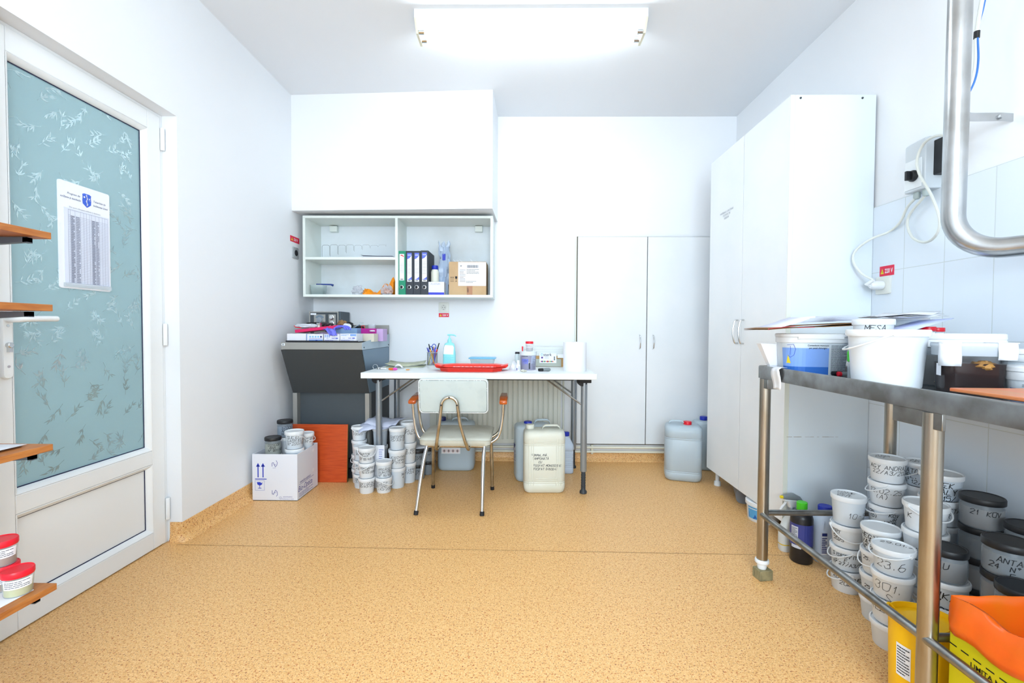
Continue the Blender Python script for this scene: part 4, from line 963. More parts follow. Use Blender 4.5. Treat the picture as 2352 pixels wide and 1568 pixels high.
tub(*Bp, .186, .052, .092, 'top tub of the front left stack with its handle down, marked 18', ['BARTOK', 'JÁNOS', 'N°18/A3/25'], 2, hl=.0125, handle=5, bail=.042, group=GL, y_off=-.004)
tub(*Cp, 0, .051, .094, 'bottom tub of the low two-tub stack in front of the grey table leg', ['EKLESZ', 'BOTOND', '  /A3/2025'], -12, hl=.014, handle=60, group=GL)
tub(*Cp, .094, .050, .098, 'top tub of the low two-tub stack in front of the grey table leg', ['ARGÁSE', 'DUMITRU', 'N°16/A3'], 14, hl=.0145, group=GL, y_off=-.012)
tub(*Dp, 0, .053, .128, 'bottom tub of the tall stack right of the grey table leg, nearly plain', ['MA', ' 4'], 48, hl=.014, group=GL, y_off=-.01)
tub(*Dp, .128, .056, .114, 'middle tub of the tall stack right of the grey table leg, marked 177', ['KISGYÖRGY', 'JULIANNA', 'N°177/A3'], 16, hl=.0135, group=GL, y_off=-.012)
tub(*Dp, .242, .051, .136, 'tall narrow tub topping the stack right of the grey table leg', ['GHEORGHE', '25/A3/2024'], 0, hl=.0155, group=GL, y_off=-.018)
tub(*Ep, 0, .051, .131, 'bottom tub of the tall back stack beside the chair arm, dated 2024', ['SEI VERO', '14/2024'], 2, hl=.014, group=GL, y_off=-.01)
tub(*Ep, .131, .052, .131, 'middle tub of the tall back stack beside the chair arm, marked 172', ['KÉS IRÉN', '172/A3/25'], 8, hl=.0145, group=GL, y_off=-.012)
tub(*Ep, .262, .052, .134, 'top tub of the tall back stack beside the chair arm, marked 176', ['BOGA GY', ' N°176/A3'], 4, hl=.0145, handle=95, group=GL, y_off=-.02)
for k in range(3): tub(*Gp, .118*k, .05, .118, ('bottom', 'middle', 'top')[k]+' tub of the stack under the loose papers behind the grey table leg', group=GL)
GJ = 'black-lidded jars by the console'
jar(-.668, 3.04, 0, .046, .098, 'bottom black-lidded jar of the pair right of the tall white stack', ['TÖRÖK', 'N°14'], 10, group=GJ)
jar(-.668, 3.04, .098, .046, .098, 'top black-lidded jar of the pair right of the tall white stack', ['PAVEL', ' N°13'], 10, group=GJ)
jar(-.622, 3.15, 0, .052, .092, 'bottom black-lidded jar of the back pair near the chair leg', [], 0, group=GJ)
jar(-.622, 3.15, .092, .052, .092, 'top black-lidded jar of the back pair near the chair leg, papers on its lid', ['N°4'], 20, group=GJ)
b = MB().sheet([[(x, y, .003+.01*noise.noise(Vector((x*9, y*9, 0)))) for x in (-.09, -.03, .03, .09)] for y in (-.06, 0, .06)]); solo('paper_sheet', b, paper, 'printed sheet lying on the black-lidded jar near the chair leg', 'paper', (-.635, 3.12, .197), .3, solid=.0008)
for k, (x, y, rz, bend) in enumerate(((-.93, 2.99, .35, .02), (-.87, 3.0, -.25, .03))):
    b = MB(); g = []
    for i in range(9):
        u = i/8-.5; row = []
        for j in range(7):
            v = j/6-.5; zz = .012+bend*abs(u)*1.2*(1 if k else .6)+.012*noise.noise(Vector((u*5, v*5, k*3)))-.12*max(0, -u-.28)*(1 if k == 0 else .0)-.10*max(0, -v-.25)
            row.append((u*.23, v*.16, max(zz, .001)if False else zz))
        g.append(row)
    b.sheet(g); t = solo('report_sheet', b, mat('report_paper', (214, 222, 246), .7), ('lower', 'upper')[k]+' of the two crumpled printed sheets on the tubs behind the table leg', 'paper', (x, y, .365+.014*k), rz, 'crumpled sheets', solid=.0008)
t = thing('standing_sheet', 'folded printed sheets standing on edge between the two front stacks', 'papers', (-.872, 2.845, 0))
b = MB().sheet([[(x, .004*sin(x*50), z) for z in (0, .09, .18, .27)] for x in (-.03, -.01, .01, .035)]); build('sheet', b, paper, t, solid=.0008)
b = MB().sheet([[(-.03-.002*k+.0*x, -x*.6, z) for z in (0, .12, .25)] for k, x in enumerate((0, .03, .06))]); build('folded_sheet', b, paper, t, solid=.002)
b = MB(); micro(b, flat((-.028, -.0056, 0), (1, 0, 0), (0, 0, 1)), .03, .06, .14, .25, 8, fill=.2, seed=2); build('print', b, inkb, t)

# --- carton with tubs
BXa, BXb, BYa, BYb, BH = -1.540, -1.277, 2.615, 2.885, .272
t = thing('supply_carton', 'open white floor carton with blue arrows and broken-glass mark by the left wall', 'box', ((BXa+BXb)/2, BYa, 0)); w = BXb-BXa; d = BYb-BYa
b = MB().box(-w/2, w/2, 0, .004, 0, BH).box(-w/2, w/2, d-.004, d, 0, BH+.002).box(-w/2, -w/2+.004, .004, d-.004, 0, BH).box(w/2-.004, w/2, .004, d-.004, 0, BH).box(-w/2, w/2, 0, d, 0, .004); build('carton', b, cardw, t, bevel=.0006)
f = flat((-w/2, -.0006, 0), (1, 0, 0), (0, 0, 1)); b = MB(); W_ = w
for u in (.13, .24):
    quad(b, f, W_*u-.003, W_*u+.003, BH*.50, BH*.76); b.add([f(W_*u-.012, BH*.73), f(W_*u+.012, BH*.73), f(W_*u, BH*.81)], [(0, 1, 2)])
quad(b, f, W_*.06, W_*.32, BH*.455, BH*.472)
u0, u1, v0, v1 = W_*.06, W_*.27, BH*.22, BH*.435
for e in ((u0, u1, v0, v0+.0012), (u0, u1, v1-.0012, v1), (u0, u0+.0012, v0, v1), (u1-.0012, u1, v0, v1)): quad(b, f, *e)
uc = (u0+u1)/2; b.add([f(uc-.017, v1-.010), f(uc-.013, v1-.024), f(uc, v1-.031), f(uc+.013, v1-.024), f(uc+.016, v1-.010), f(uc+.009, v1-.016), f(uc+.004, v1-.010)], [(0, 1, 2, 3, 4, 5, 6)])
quad(b, f, uc-.0014, uc+.0014, v0+.014, v1-.03); quad(b, f, uc-.010, uc+.010, v0+.011, v0+.0145)
build('handling_marks', b, inkb, t)
b = MB()
def ribbon(pts, w_=.0011, f=f):
    for a, c in zip(pts, pts[1:]):
        L = math.hypot(c[0]-a[0], c[1]-a[1]) or 1; nx, nz = -(c[1]-a[1])/L*w_, (c[0]-a[0])/L*w_
        b.add([f(a[0]-nx, a[1]-nz), f(c[0]-nx, c[1]-nz), f(c[0]+nx, c[1]+nz), f(a[0]+nx, a[1]+nz)], [(0, 1, 2, 3)])
for sy, v00 in ((1, BH*.78), (-1, BH*.18)):
    c0, c1_ = W_*.44, W_*.55
    ribbon([(c0+.0, v00-sy*.012), (c0, v00+sy*.008), (c0+.008, v00+sy*.012), (c0+.013, v00), (c0+.020, v00-sy*.014), (c1_, v00-sy*.004), (c1_+.002, v00+sy*.012), (c1_-.004, v00+sy*.024)], .0012)
    printed(b, 'BIO', f, .008, c0+.012, v00-.004)
printed(b, 'apribile', f, .006, c0+.004, BH*.70); 
printed(b, 'ADIVITRASP/S1', f, .0085, W_*.68, .020); printed(b, 'FORMALINA C 4 12X40', f, .0065, W_*.66, .009)
ribbon([(W_*.625+.007*cos(k*pi/6), .017+.007*sin(k*pi/6)) for k in range(13)], .0006); printed(b, '1', f, .009, W_*.618, .013)
build('front_print', b, mat('print_navy', (50, 52, 150), .6), t)
f = flat((w/2+.0006, 0, 0), (0, 1, 0), (0, 0, 1)); b = MB()
printed(b, 'www.bio-optica.it', f, .021, d*.12, BH*.34, sx=.9); quad(b, f, d*.08, d*.78, BH*.315, BH*.322); printed(b, 'Bio-Optica', f, .046, d*.03, BH*.17, shear=.25, sx=.9)
micro(b, f, d*.08, d*.75, BH*.04, BH*.135, 3, fill=.3); build('side_print', b, mat('print_navy', (50, 52, 150), .6), t)
GB = 'tubs in the white carton'
def col_(x, y, n, r, h, lab, z=.005):
    for k in range(n): tub(x, y, z+k*h, r, h, lab[k], group=GB)
    return z+n*h
z1 = col_(-1.455, 2.685, 2, .049, .124, ('lower support tub under the beige black-lidded jar in the white carton', 'upper support tub under the beige black-lidded jar in the white carton'))
jar(-1.455, 2.685, z1, .046, .105, 'beige black-lidded jar at the front left of the white carton', ['COSCOD', ' ANA', 'N°187/A3'], 18, hl=.0125, group='jars in the white carton', inner=jar_tan)
z1 = col_(-1.334, 2.70, 2, .054, .142, ('tub at the bottom of the front right column in the white carton', 'tub with rim just above the front edge of the white carton'))
tub(-1.334, 2.70, z1, .054, .104, 'white tub with black writing on top at the front right of the white carton', ['SUCIU', 'GABRIELA', 'N°220/A3/25'], 10, hl=.015, handle=95, group=GB)
z1 = col_(-1.452, 2.82, 2, .053, .162, ('tub at the bottom of the back left column in the white carton', 'plain tub under the grey black-lidded jar in the white carton'))
jar(-1.452, 2.82, z1, .046, .102, 'grey black-lidded jar highest at the back left of the white carton', ['SZŐCS', 'ANDRÁS', 'N°190'], 24, hl=.014, group='jars in the white carton', inner=mat('jar_content_blue', (126, 144, 166), .5))
z1 = col_(-1.325, 2.825, 2, .050, .124, ('tub at the bottom of the back right column in the white carton', 'tub under the rear white tub in the white carton'))
tub(-1.325, 2.825, z1, .050, .1, 'half-hidden white tub on top at the back right of the white carton', ['MESE', 'N°3.'], 28, handle=60, group=GB)
# orange veneer board
q0, q1 = at(668, 1106, Y=2.94), at(797, 1107, Y=2.94); zt = at(740, 973, Y=2.975).z
t = thing('veneer_board', 'orange wood-veneer board leaning against the grey console', 'board', ((q0.x+q1.x)/2, 2.938, 0)); w = q1.x-q0.x
b = MB().box(-w/2, w/2, 0, .016, 0, zt); build('face', b, panel_o, t, bevel=.003); t.rotation_euler = (-.055, 0, 0)
b = MB().box(w/2, w/2+.0012, .001, .015, .002, zt-.002); build('dark_edge', b, mat('board_edge', (104, 92, 50), .6), t)

# ================================================================== WORK TABLE
TX0, TX1, TY0, TY1, TZ = -.905, .452, 2.61, 3.385, .75
t = thing('work_table', 'white-topped folding work table with round grey legs in front of the radiator', 'table', ((TX0+TX1)/2, (TY0+TY1)/2, 0))
hw, hd = (TX1-TX0)/2, (TY1-TY0)/2
b = MB().box(-hw, hw, -hd, hd, TZ-.034, TZ); build('tabletop', b, mat('tabletop_white', (232, 238, 238), .35), t, bevel=.003)
lx0, lx1, ly0, ly1 = -.880-(TX0+TX1)/2, .405-(TX0+TX1)/2, 2.79-(TY0+TY1)/2, 3.305-(TY0+TY1)/2
for x in (lx0, lx1):
    for y in (ly0 if x > 0 else ly0+.085, ly1):
        b = MB().lathe([(.019, .135), (.0195, .137), (.0195, TZ-.034)], 24, (x, y, 0)); lg = build('leg', b, alu, t)
        b = MB().lathe([(.022, 0), (.022, .012), (.014, .022), (.014, .04)]+[(.0148 if k % 2 else .0125, .04+k*.008) for k in range(11)]+[(.014, .136)], 20, (x, y, 0)); build('adjustable_foot', b, alu_d, lg)
    s = 1 if x < 0 else -1
    yl = ly0 if x > 0 else ly0+.085
    b = MB().box(x-.035, x+.04, yl-.03, yl+.05, TZ-.07, TZ-.034).lathe([(.03, -.028), (.03, .034)], 20, (x-.012, yl+.01, TZ-.062), axis='y'); build('leg_bracket', b, dark, t, bevel=.003)
    b = MB().box(x-.03, x+.03, ly1-.03, ly1+.03, TZ-.06, TZ-.034); build('leg_bracket', b, dark, t, bevel=.003)
    for y, off in ((yl, 0), (ly1, .0)):
        b = MB().tube([(x, y+.0, .535), (x+s*.255, y+.02, TZ-.036)], .0055, 8); build('brace', b, steel_d, t)
b = MB().box(-hw+.12, hw-.12, -hd+.10, -hd+.125, TZ-.05, TZ-.034).box(-hw+.12, hw-.12, hd-.125, hd-.10, TZ-.05, TZ-.034); build('under_rail', b, alu_d, t)

def ont(px_, py_): q = at(px_, py_, Z=TZ); return q.x, q.y
# pen cup
x, y = ont(993, 838); y -= .0
t = thing('pen_cup', 'round wire-mesh pen cup at the left back of the work table', 'pen holder', (x, y, TZ)); H = .088; r = .036
b = MB()
for k in range(40):
    a = 2*pi*k/40
    for s in (1, -1):
        pts = [((r-.0006)*cos(a+s*j*.12), (r-.0006)*sin(a+s*j*.12), .002+(H-.004)*j/10) for j in range(11)]
        b.tube(pts, .00045, 3)
build('wire_mesh', b, mat('mesh_grey', (140, 146, 152), .4, .6), t)
b = MB().lathe([(0, 0), (r, 0), (r, .002), (0, .002)], 32, cap=(False, False)); build('base', b, alu, t)
b = MB().tube([(r*1.02*cos(k*pi/16), r*1.02*sin(k*pi/16), H) for k in range(32)], .003, 8, closed=True); build('rim', b, chrome, t)
def pen(nm, dx, dy, lx, ly, L, colm, cap, r_, label, capL=.035):
    t = thing(nm, label, nm.split('_')[-1] if nm != 'ballpoint_pen' else 'pen', (x+dx, y+dy, TZ+.004), 0, 'pens in the mesh cup'); d = Vector((lx, ly, 1)).normalized()
    b = MB().tube([d*0, d*(L-capL)], r_, 8); build('barrel', b, colm, t)
    b = MB().tube([d*(L-capL), d*L], [r_*1.12, r_*.8], 8); build('tip_cap', b, cap, t)
M_ = lambda n, c: mat(n, c, .4)
pen('ballpoint_pen', .005, 0, -.36, 0, .125, M_('pen_clear', (160, 184, 226)), M_('pen_blue', (34, 44, 170)), .004, 'blue-capped pen leaning left out of the mesh cup')
pen('ballpoint_pen', .02, -.02, -.30, .05, .15, M_('pen_orange', (240, 170, 40)), dark, .0042, 'orange pen with black cap, second from the left in the mesh cup', .04)
pen('pencil', -.005, .01, .05, .0, .122, M_('pen_teal', (20, 120, 110)), dark, .0038, 'teal pencil in the middle of the mesh cup', .012)
pen('pencil', .006, .005, .02, .05, .128, M_('pencil_wood', (220, 160, 110)), M_('pencil_lead', (230, 190, 150)), .0038, 'bare wooden pencil beside the teal one in the mesh cup', .015)
pen('ballpoint_pen', .014, -.01, .06, .04, .12, M_('pen_violet', (96, 96, 220)), M_('pen_violet', (96, 96, 220)), .0062, 'thick violet-blue marker at the right front of the mesh cup')
pen('ballpoint_pen', .0, 0, .32, .0, .158, M_('pen_red', (220, 50, 40)), dark, .0042, 'red pen with black band leaning furthest right out of the mesh cup', .045)
pen('ballpoint_pen', .004, .012, .27, .02, .125, M_('pen_dred', (190, 22, 36)), M_('pen_dred', (190, 22, 36)), .0045, 'dark red pen under the leaning red one in the mesh cup')
pen('pencil', -.024, -.014, .24, .04, .085, M_('pencil_lime', (190, 186, 80)), M_('pencil_lime', (190, 186, 80)), .0036, 'short lime-green pencil inside the mesh cup', .01)
t = thing('scissors', 'scissors with blue ring handles standing in the mesh cup', 'scissors', (x, y, TZ+.004), 0, None)
sc_m = M_('scissor_blue', (38, 72, 190))
for cx_, cz_, rx_, rz_ in ((-.012, .108, .0125, .019), (.012, .122, .014, .021)):
    b = MB().tube([(cx_+rx_*cos(k*pi/10), 0, cz_+rz_*sin(k*pi/10)) for k in range(20)], .0028, 6, closed=True); build('ring_handle', b, sc_m, t)
b = MB().box(-.006, -.001, -.001, .001, .01, .09).box(.001, .006, -.003, -.001, .01, .1); build('blade', b, chrome, t)
# hand sanitiser pump bottle
x, y = ont(1032.5, 841); y = 3.17
q = at(1032.5, 800, Y=y); x = q.x; zt = at(1032, 767, Y=y).z; zs = at(1032, 786, Y=y).z
t = thing('pump_bottle', 'turquoise pump bottle with white label behind the red trays', 'bottle', (x, y, TZ)); Hs = zs-TZ
b = MB().loft([rrect(.078, .05, .014, z=0), rrect(.086, .056, .016, z=.006), rrect(.086, .056, .016, z=Hs*.52), rrect(.070, .048, .016, z=Hs*.9), rrect(.060, .042, .016, z=Hs*.96), rrect(.032, .03, .0145, z=Hs)]); build('bottle', b, turq, t)
b = MB().lathe([(.0145, Hs-.002), (.0145, Hs+.016), (.010, Hs+.024), (.0048, Hs+.034), (.0048, zt-TZ-.012)], 20); build('pump_collar', b, turq, t)
b = MB().tube(bez([(-.014, 0, zt-TZ-.006), (.012, 0, zt-TZ-.005), (.034, 0, zt-TZ-.008), (.046, 0, zt-TZ-.016)], 6), [.006]*7+[.0055]*6+[.004]*6, 10); build('pump_spout', b, turq, t)
f = flat((0, -.0288, 0), (1, 0, 0), (0, 0, 1)); b = MB()
b.add([(-.038, -.0288, Hs*.50), (.030, -.0288, Hs*.48), (.034, -.0258, Hs*.80), (.026, -.0252, Hs*.87), (-.028, -.0252, Hs*.89), (-.033, -.0262, Hs*.8)], [(0, 1, 2, 3, 4, 5)]); lb = build('label', b, paper, t)
b = MB(); micro(b, f, -.038, .036, Hs*.22, Hs*.46, 7, fill=.18); micro(b, f, -.036, .036, .008, Hs*.2, 4, fill=.14, seed=9); build('fine_print', b, M_('turq_print', (90, 178, 190)), t)
# blue-lidded container
q0, q1 = at(1077, 841, Y=3.12), at(1138, 822, Y=3.12); w = q1.x-q0.x; H = q1.z-TZ
t = thing('food_container', 'clear rectangular container with light blue lid behind the red trays', 'container', ((q0.x+q1.x)/2, 3.16, TZ))
b = MB().loft([rrect(w*.8, .09, .012, z=0), rrect(w*.83, .092, .014, z=.003), rrect(w*.93, .11, .016, z=H-.004)], cap=(True, False)); build('tub', b, mat('clear_tub', (196, 216, 220), .15, alpha=.45), t)
b = MB().loft([rrect(w*1.02, .124, .018, z=H-.006), rrect(w*1.04, .126, .018, z=H), rrect(w*.95, .118, .016, z=H+.004)]); build('lid', b, mat('lid_light_blue', (120, 190, 226), .3), t)
b = MB().box(-w*.35, -w*.12, -.04, .02, .002, H*.5); build('contents', b, paper, t)
# trays
def tray(z, label, rot):
    cxx = (at(1003, 858, Y=2.68).x+at(1147, 858, Y=2.68).x)/2+.012
    t = thing('serving_tray', label, 'tray', (cxx, 2.80, z), rot, 'red plastic trays')
    def ring(w, d, c, z): return [(w/2-c, -d/2, z), (w/2, -d/2+c, z), (w/2, d/2-c, z), (w/2-c, d/2, z), (-w/2+c, d/2, z), (-w/2, d/2-c, z), (-w/2, -d/2+c, z), (-w/2+c, -d/2, z)]
    b = MB().loft([ring(.34, .20, .05, .0035), ring(.34, .20, .05, 0), ring(.365, .225, .052, .001), ring(.375, .235, .054, .016), ring(.42, .285, .07, .021), ring(.42, .285, .07, .0235), ring(.37, .23, .054, .0185), ring(.36, .215, .052, .0035)], cap=(False, False)); b.prism([(p[0], p[1]) for p in ring(.362, .22, .05, 0)], .0, .0035)
    build('tray_body', b, redtray, t, smooth=30)
    for s in (-1, 1):
        b = MB().loft([[(s*.18, -.06, .020), (s*.215, -.05, .023), (s*.215, .05, .023), (s*.18, .06, .020)], [(s*.18, -.06, .024), (s*.222, -.05, .032), (s*.222, .05, .032), (s*.18, .06, .024)]]); build('grip', b, redtray, t)
    return t
tray(TZ, 'lower of the two stacked red plastic trays on the work table', 0); tray(TZ+.0085, 'upper red plastic tray with a torn paper strip in it', 0)
b = MB(); g = []
for i in range(26):
    X = -.135+.27*i/25; g.append([(X, -.05+.006*sin(i*2.3), .001+.002*sin(i*1.9)), (X, .03, .003+.004*abs(sin(i*1.3))), (X, .05+.006*sin(i*1.3), .002)])
b.sheet(g); solo('paper_strip', b, paper, 'torn white paper strip lying in the upper red tray', 'paper', ((at(1003, 858, Y=2.68).x+at(1147, 858, Y=2.68).x)/2+.02, 2.80, TZ+.0135), solid=.001)
# envelope, keys, marker, tissue, stub at the left
x, y = ont(932, 841)
t = thing('brown_envelope', 'pale olive envelope with papers lying on the work table left of the pen cup', 'envelope', (x, y+.02, TZ), .12)
for k, (s_, mm) in enumerate(((1, mat('olive_envelope', (198, 202, 176), .7)), (.86, paper), (1.0, mat('olive_envelope', (198, 202, 176), .7)))):
    b = MB(); b.sheet([[(u*.125*s_, v*.12*s_, .002+.005*k+(.012*k*max(0, abs(u)-.55))+.003*sin(u*4+v*3+k)+(.007 if k == 2 else 0)*max(0, v)) for u in (-1, -.6, -.2, .2, .6, 1)] for v in (-1, -.3, .3, 1)]); build('flap' if k == 2 else ('sheet' if k == 1 else 'envelope_back'), b, mm, t, solid=.0008)
x, y = ont(862, 848)
t = thing('key_bunch', 'bunch of metal keys on a ring at the left end of the work table', 'keys', (x, y, TZ))
b = MB().tube([(.015*cos(k*pi/12), 0, .016+.015*sin(k*pi/12)) for k in range(24)], .0012, 6, closed=True); build('key_ring', b, chrome, t)
for k, (a, L) in enumerate(((0, .055), (.25, .06), (-.2, .05), (.5, .045))):
    c, s_ = cos(a), sin(a); z0 = .002+.003*k; b = MB()
    b.lathe([(.011, z0), (.011, z0+.002)], 16, (.022*c, .022*s_, 0)); b.add([(p*c-q_*s_, p*s_+q_*c, z0+zz) for zz in (0, .002) for p, q_ in ((.03, -.004), (.03+L*.6, -.004), (.03+L*.6, .003), (.03, .003))], [(3, 2, 1, 0), (4, 5, 6, 7), (0, 1, 5, 4), (2, 3, 7, 6), (1, 2, 6, 5)]); build('key', b, chrome, t)
x, y = ont(902, 850)
t = thing('highlighter', 'short orange and pink marker near the front left edge of the work table', 'marker', (x, y, TZ+.0075))
b = MB().lathe([(.002, -.026), (.005, -.024), (.0072, -.018), (.0074, .004)], 14, axis='x'); build('barrel', b, M_('marker_orange', (214, 110, 30)), t)
b = MB().lathe([(.0076, .004), (.0076, .018), (.005, .027), (.001, .029)], 14, axis='x'); build('cap', b, M_('marker_pink', (226, 60, 180)), t)
x, y = ont(915, 846)
b = MB(); g = [[(-.025+.05*i/6+.004*sin(j*2), -.03+.05*j/6, .004+.026*sin(pi*i/6)**.7*(.6+.4*sin(j))) for i in range(7)] for j in range(7)]; b.sheet(g); solo('paper_tissue', b, paper, 'crumpled white tissue behind the orange and pink marker', 'tissue', (x, y+.02, TZ), solid=.0008)
x, y = ont(937, 850)
b = MB().lathe([(.0035, -.012), (.0035, .006), (.001, .013)], 10, axis='x'); solo('pencil_stub', b, M_('stub_orange', (222, 150, 70)), 'tiny orange pencil stub lying alone on the work table', 'pencil', (x, y, TZ+.0036), .5)
# right side group
x, y = ont(1190, 853); x = at(1190, 850, Y=2.78).x
t = thing('small_bottle', 'small white bottle with tall white cap at the front of the labelled tub', 'bottle', (x, 2.76, TZ)); H = at(1190, 827, Y=2.76).z-TZ
b = MB().lathe([(.011, 0), (.0135, .002), (.0135, H*.52), (.009, H*.62)], 20); bd = build('bottle', b, lidw, t); b = MB().lathe([(.0088, H*.6), (.0092, H*.61), (.008, H)], 16); build('cap', b, lidw, t)
f = cyl(.0135, .0135, .06, face_to_cam(x, 2.76), .0004); b = MB(); quad(b, f, -.009, -.004, .006, .02, n=2); micro(b, f, .001, .009, .008, .03, 7, fill=.4); build('print', b, M_('bottle_navy', (40, 60, 150)), bd)
x = at(1188, 830, Y=2.90).x; H = at(1188, 808, Y=2.90).z-TZ
t = thing('glass_jar', 'tall clear glass jar with black cap left of the labelled tub', 'jar', (x, 2.90, TZ))
b = MB().lathe([(.014, 0), (.016, .002), (.016, H*.78), (.013, H*.88), (.013, H*.92)], 22, cap=(True, False)); build('glass', b, mat('jar_glass', (200, 222, 226), .08, alpha=.45), t)
b = MB().lathe([(.0145, H*.9), (.015, H*.91), (.013, H)], 20); build('cap', b, dark, t)
x = at(1213, 830, Y=2.86).x; H = at(1213, 806, Y=2.86).z-TZ
t = thing('labelled_tub', 'translucent tub with violet and pale blue labels beside the two little bottles', 'tub', (x, 2.86, TZ)); r = .052
b = MB().lathe([(r*.86, 0), (r*.9, .003), (r*.97, H-.02)], 32, cap=(True, False)); bd = build('body', b, mat('tub_dusk', (150, 150, 172), .4), t)
b = MB().lathe([(r*1.02, H-.026), (r*1.03, H-.025), (r*1.03, H-.006), (r*1.08, H-.005), (r*1.08, H-.001), (r*1.0, H)], 32); build('lid', b, mat('clear_lid', (222, 230, 236), .3), t)
fa = face_to_cam(x, 2.86); f = cyl(r*.88, r*.96, H-.02, fa, .0006)
b = MB(); quad(b, f, -.042, .0, .004, H*.60, n=8); build('violet_label', b, mat('violet_label', (96, 112, 220), .5), bd)
b = MB(); quad(b, f, .022, .05, .004, H-.03, n=5); build('pale_label', b, mat('pale_label', (192, 206, 234), .5), bd)
b = MB(); quad(b, f, .003, .015, .006, H*.42, n=2); build('barcode_patch', b, paper, bd)
f = cyl(r*.88, r*.96, H-.02, fa, .0012); b = MB(); micro(b, f, .004, .014, .008, H*.4, 7, fill=1, seed=4); micro(b, f, .024, .048, .006, H-.034, 14, fill=.25); micro(b, f, -.04, .016, H*.72, H*.80, 2, fill=.7); hand(b, ['XN'], f, .014, -.032, H*.45, w=.001, slant=.6); build('label_print', b, inkg, bd)
x2 = at(1216, 800, Y=2.86).x
redcup(x2, 2.86, TZ+H+.0005, .025, at(1216, 784, Y=2.86).z-TZ-H, 'specimen cup with red lid standing on the labelled tub', mat('cup_clear_red', (226, 214, 214), .3, alpha=.5))
b = MB().lathe([(.0035, 0), (.004, .012), (.005, .026), (.003, .03)], 10); solo('red_clip', b, red, 'small red clip standing left of the red-lidded cup on the labelled tub', 'clip', (at(1200, 804, Y=2.84).x, 2.84, TZ+H+.0005))
# printed note sheets under them
b = MB().box(-.16, .14, -.09, .07, 0, .0008); solo('note_sheet', b, paper, 'white note sheet lying in front of the labelled tub on the work table', 'paper', (at(1200, 855, Y=2.8).x, 2.785, TZ+.0002), .12)
b = MB().add([(-.04, 0, 0), (.03, 0, 0), (.0, .02, .055), (-.012, .02, .06), (-.04, .05, 0), (.03, .05, 0)], [(0, 1, 2, 3), (5, 4, 3, 2)]); solo('paper_tent', b, paper, 'small folded paper tent beside the small white bottle', 'paper', (at(1183, 850, Y=2.82).x, 2.81, TZ+.001), solid=.0006)
x, y = ont(1202, 852); b = MB().blob((0, 0, .006), (.018, .012, .008), .35, 3, 60, flat=.0); solo('crumpled_foil', b, mat('foil', (206, 204, 192), .4), 'crumpled pale scrap in front of the labelled tub', 'scrap', (x, 2.70, TZ+.001), smooth=25)
x, y = ont(1249, 853)
t = thing('permanent_marker', 'fat grey marker with black cap lying on the work table', 'marker', (x, y, TZ+.011), .38)
b = MB().lathe([(.0085, -.008), (.0095, 0), (.0105, .006), (.0105, .034), (.007, .042)], 16, axis='x'); build('barrel', b, mat('marker_grey', (128, 136, 138), .4), t)
b = MB().lathe([(.006, -.036), (.0088, -.034), (.0098, -.022), (.0098, -.006)], 16, axis='x'); build('cap', b, blackp, t)
# carton with printed label
q0, q1 = at(1204, 845, Y=3.1), at(1302, 797, Y=3.1); w = q1.x-q0.x+.05; H = q1.z-TZ
t = thing('glove_carton', 'brown carton with white lid and a colourful white label, behind the labelled tub', 'box', (q0.x+w/2, 3.1, TZ))
b = MB().box(-w/2, w/2, 0, .20, 0, H*.62); build('carton', b, mat('carton_brown', (190, 150, 96), .7), t, bevel=.001)
b = MB().box(-w/2-.002, w/2+.002, -.002, .202, H*.56, H); build('lid', b, mat('carton_lid', (216, 222, 220), .5), t, bevel=.001)
b = MB()
for k in range(3): b.box(-w/2-.003, w/2+.003, -.0028, -.002, H*(.66+.1*k), H*(.665+.1*k))
build('lid_ridge', b, alu, t)
b = MB().box(-w*.36, w*.24, -.006, -.002, .002, H*.40); build('grey_pouch', b, mat('pouch_grey', (170, 176, 166), .5), t, bevel=.002)
f = flat((0, -.0085, 0), (1, 0, .0), (-.02, -.08, 1)); u0 = at(1239, 820, Y=3.09).x-(q0.x+w/2); u1 = at(1278, 820, Y=3.09).x-(q0.x+w/2); v0, v1 = H*.20, H*.68
b = MB(); b.box(u0, u1, -.0085, -.0030, v0, v1); lb = build('label_card', b, paper, t)
f = flat((0, -.0090, 0), (1, 0, 0), (0, 0, 1)); b = MB(); printed(b, 'sterk', f, .027, u0+.026, v1-.017, bold=.01); build('lettering', b, mat('logo_grey', (60, 60, 70), .5), lb)
b = MB(); cc = (u0+.016, v1-.008); b.add([f(cc[0]+r_*cos(a), cc[1]+r_*sin(a)) for r_ in (.008, .0055) for a in [k*pi/10 for k in range(20)]], [(k, (k+1) % 20, 20+(k+1) % 20, 20+k) for k in range(20)]); build('ring_logo', b, mat('logo_cyan', (70, 180, 214), .5), lb)
rn = random.Random(8); cols = [(200, 40, 40), (50, 60, 150), (240, 200, 40), (40, 140, 90), (60, 50, 120), (236, 130, 60)]
for k in range(12):
    b = MB(); uu = u0+.012+(u1-u0-.035)*k/11; rr = rn.uniform(.003, .0055); b.add([f(uu+rr*cos(a*pi/4), v0+.010+rr*1.1*sin(a*pi/4)) for a in range(8)], [tuple(range(8))]); build('coloured_print', b, mat('print_col%d' % (k % 6), cols[k % 6], .5), lb)
b = MB(); b.add([f(u0+.012, v0+.03), f(u0+.024, v0+.03), f(u0+.024, v0+.042), f(u0+.012, v0+.042)], [(0, 1, 2, 3)]); build('purple_patch', b, mat('print_purple', (90, 50, 140), .5), lb)
b = MB(); micro(b, f, u0+.035, u0+.065, v0+.028, v0+.05, 4, fill=.2); micro(b, f, u1-.018, u1-.008, v0+.018, v1-.02, 8, fill=.8); build('fine_print', b, inkg, lb)
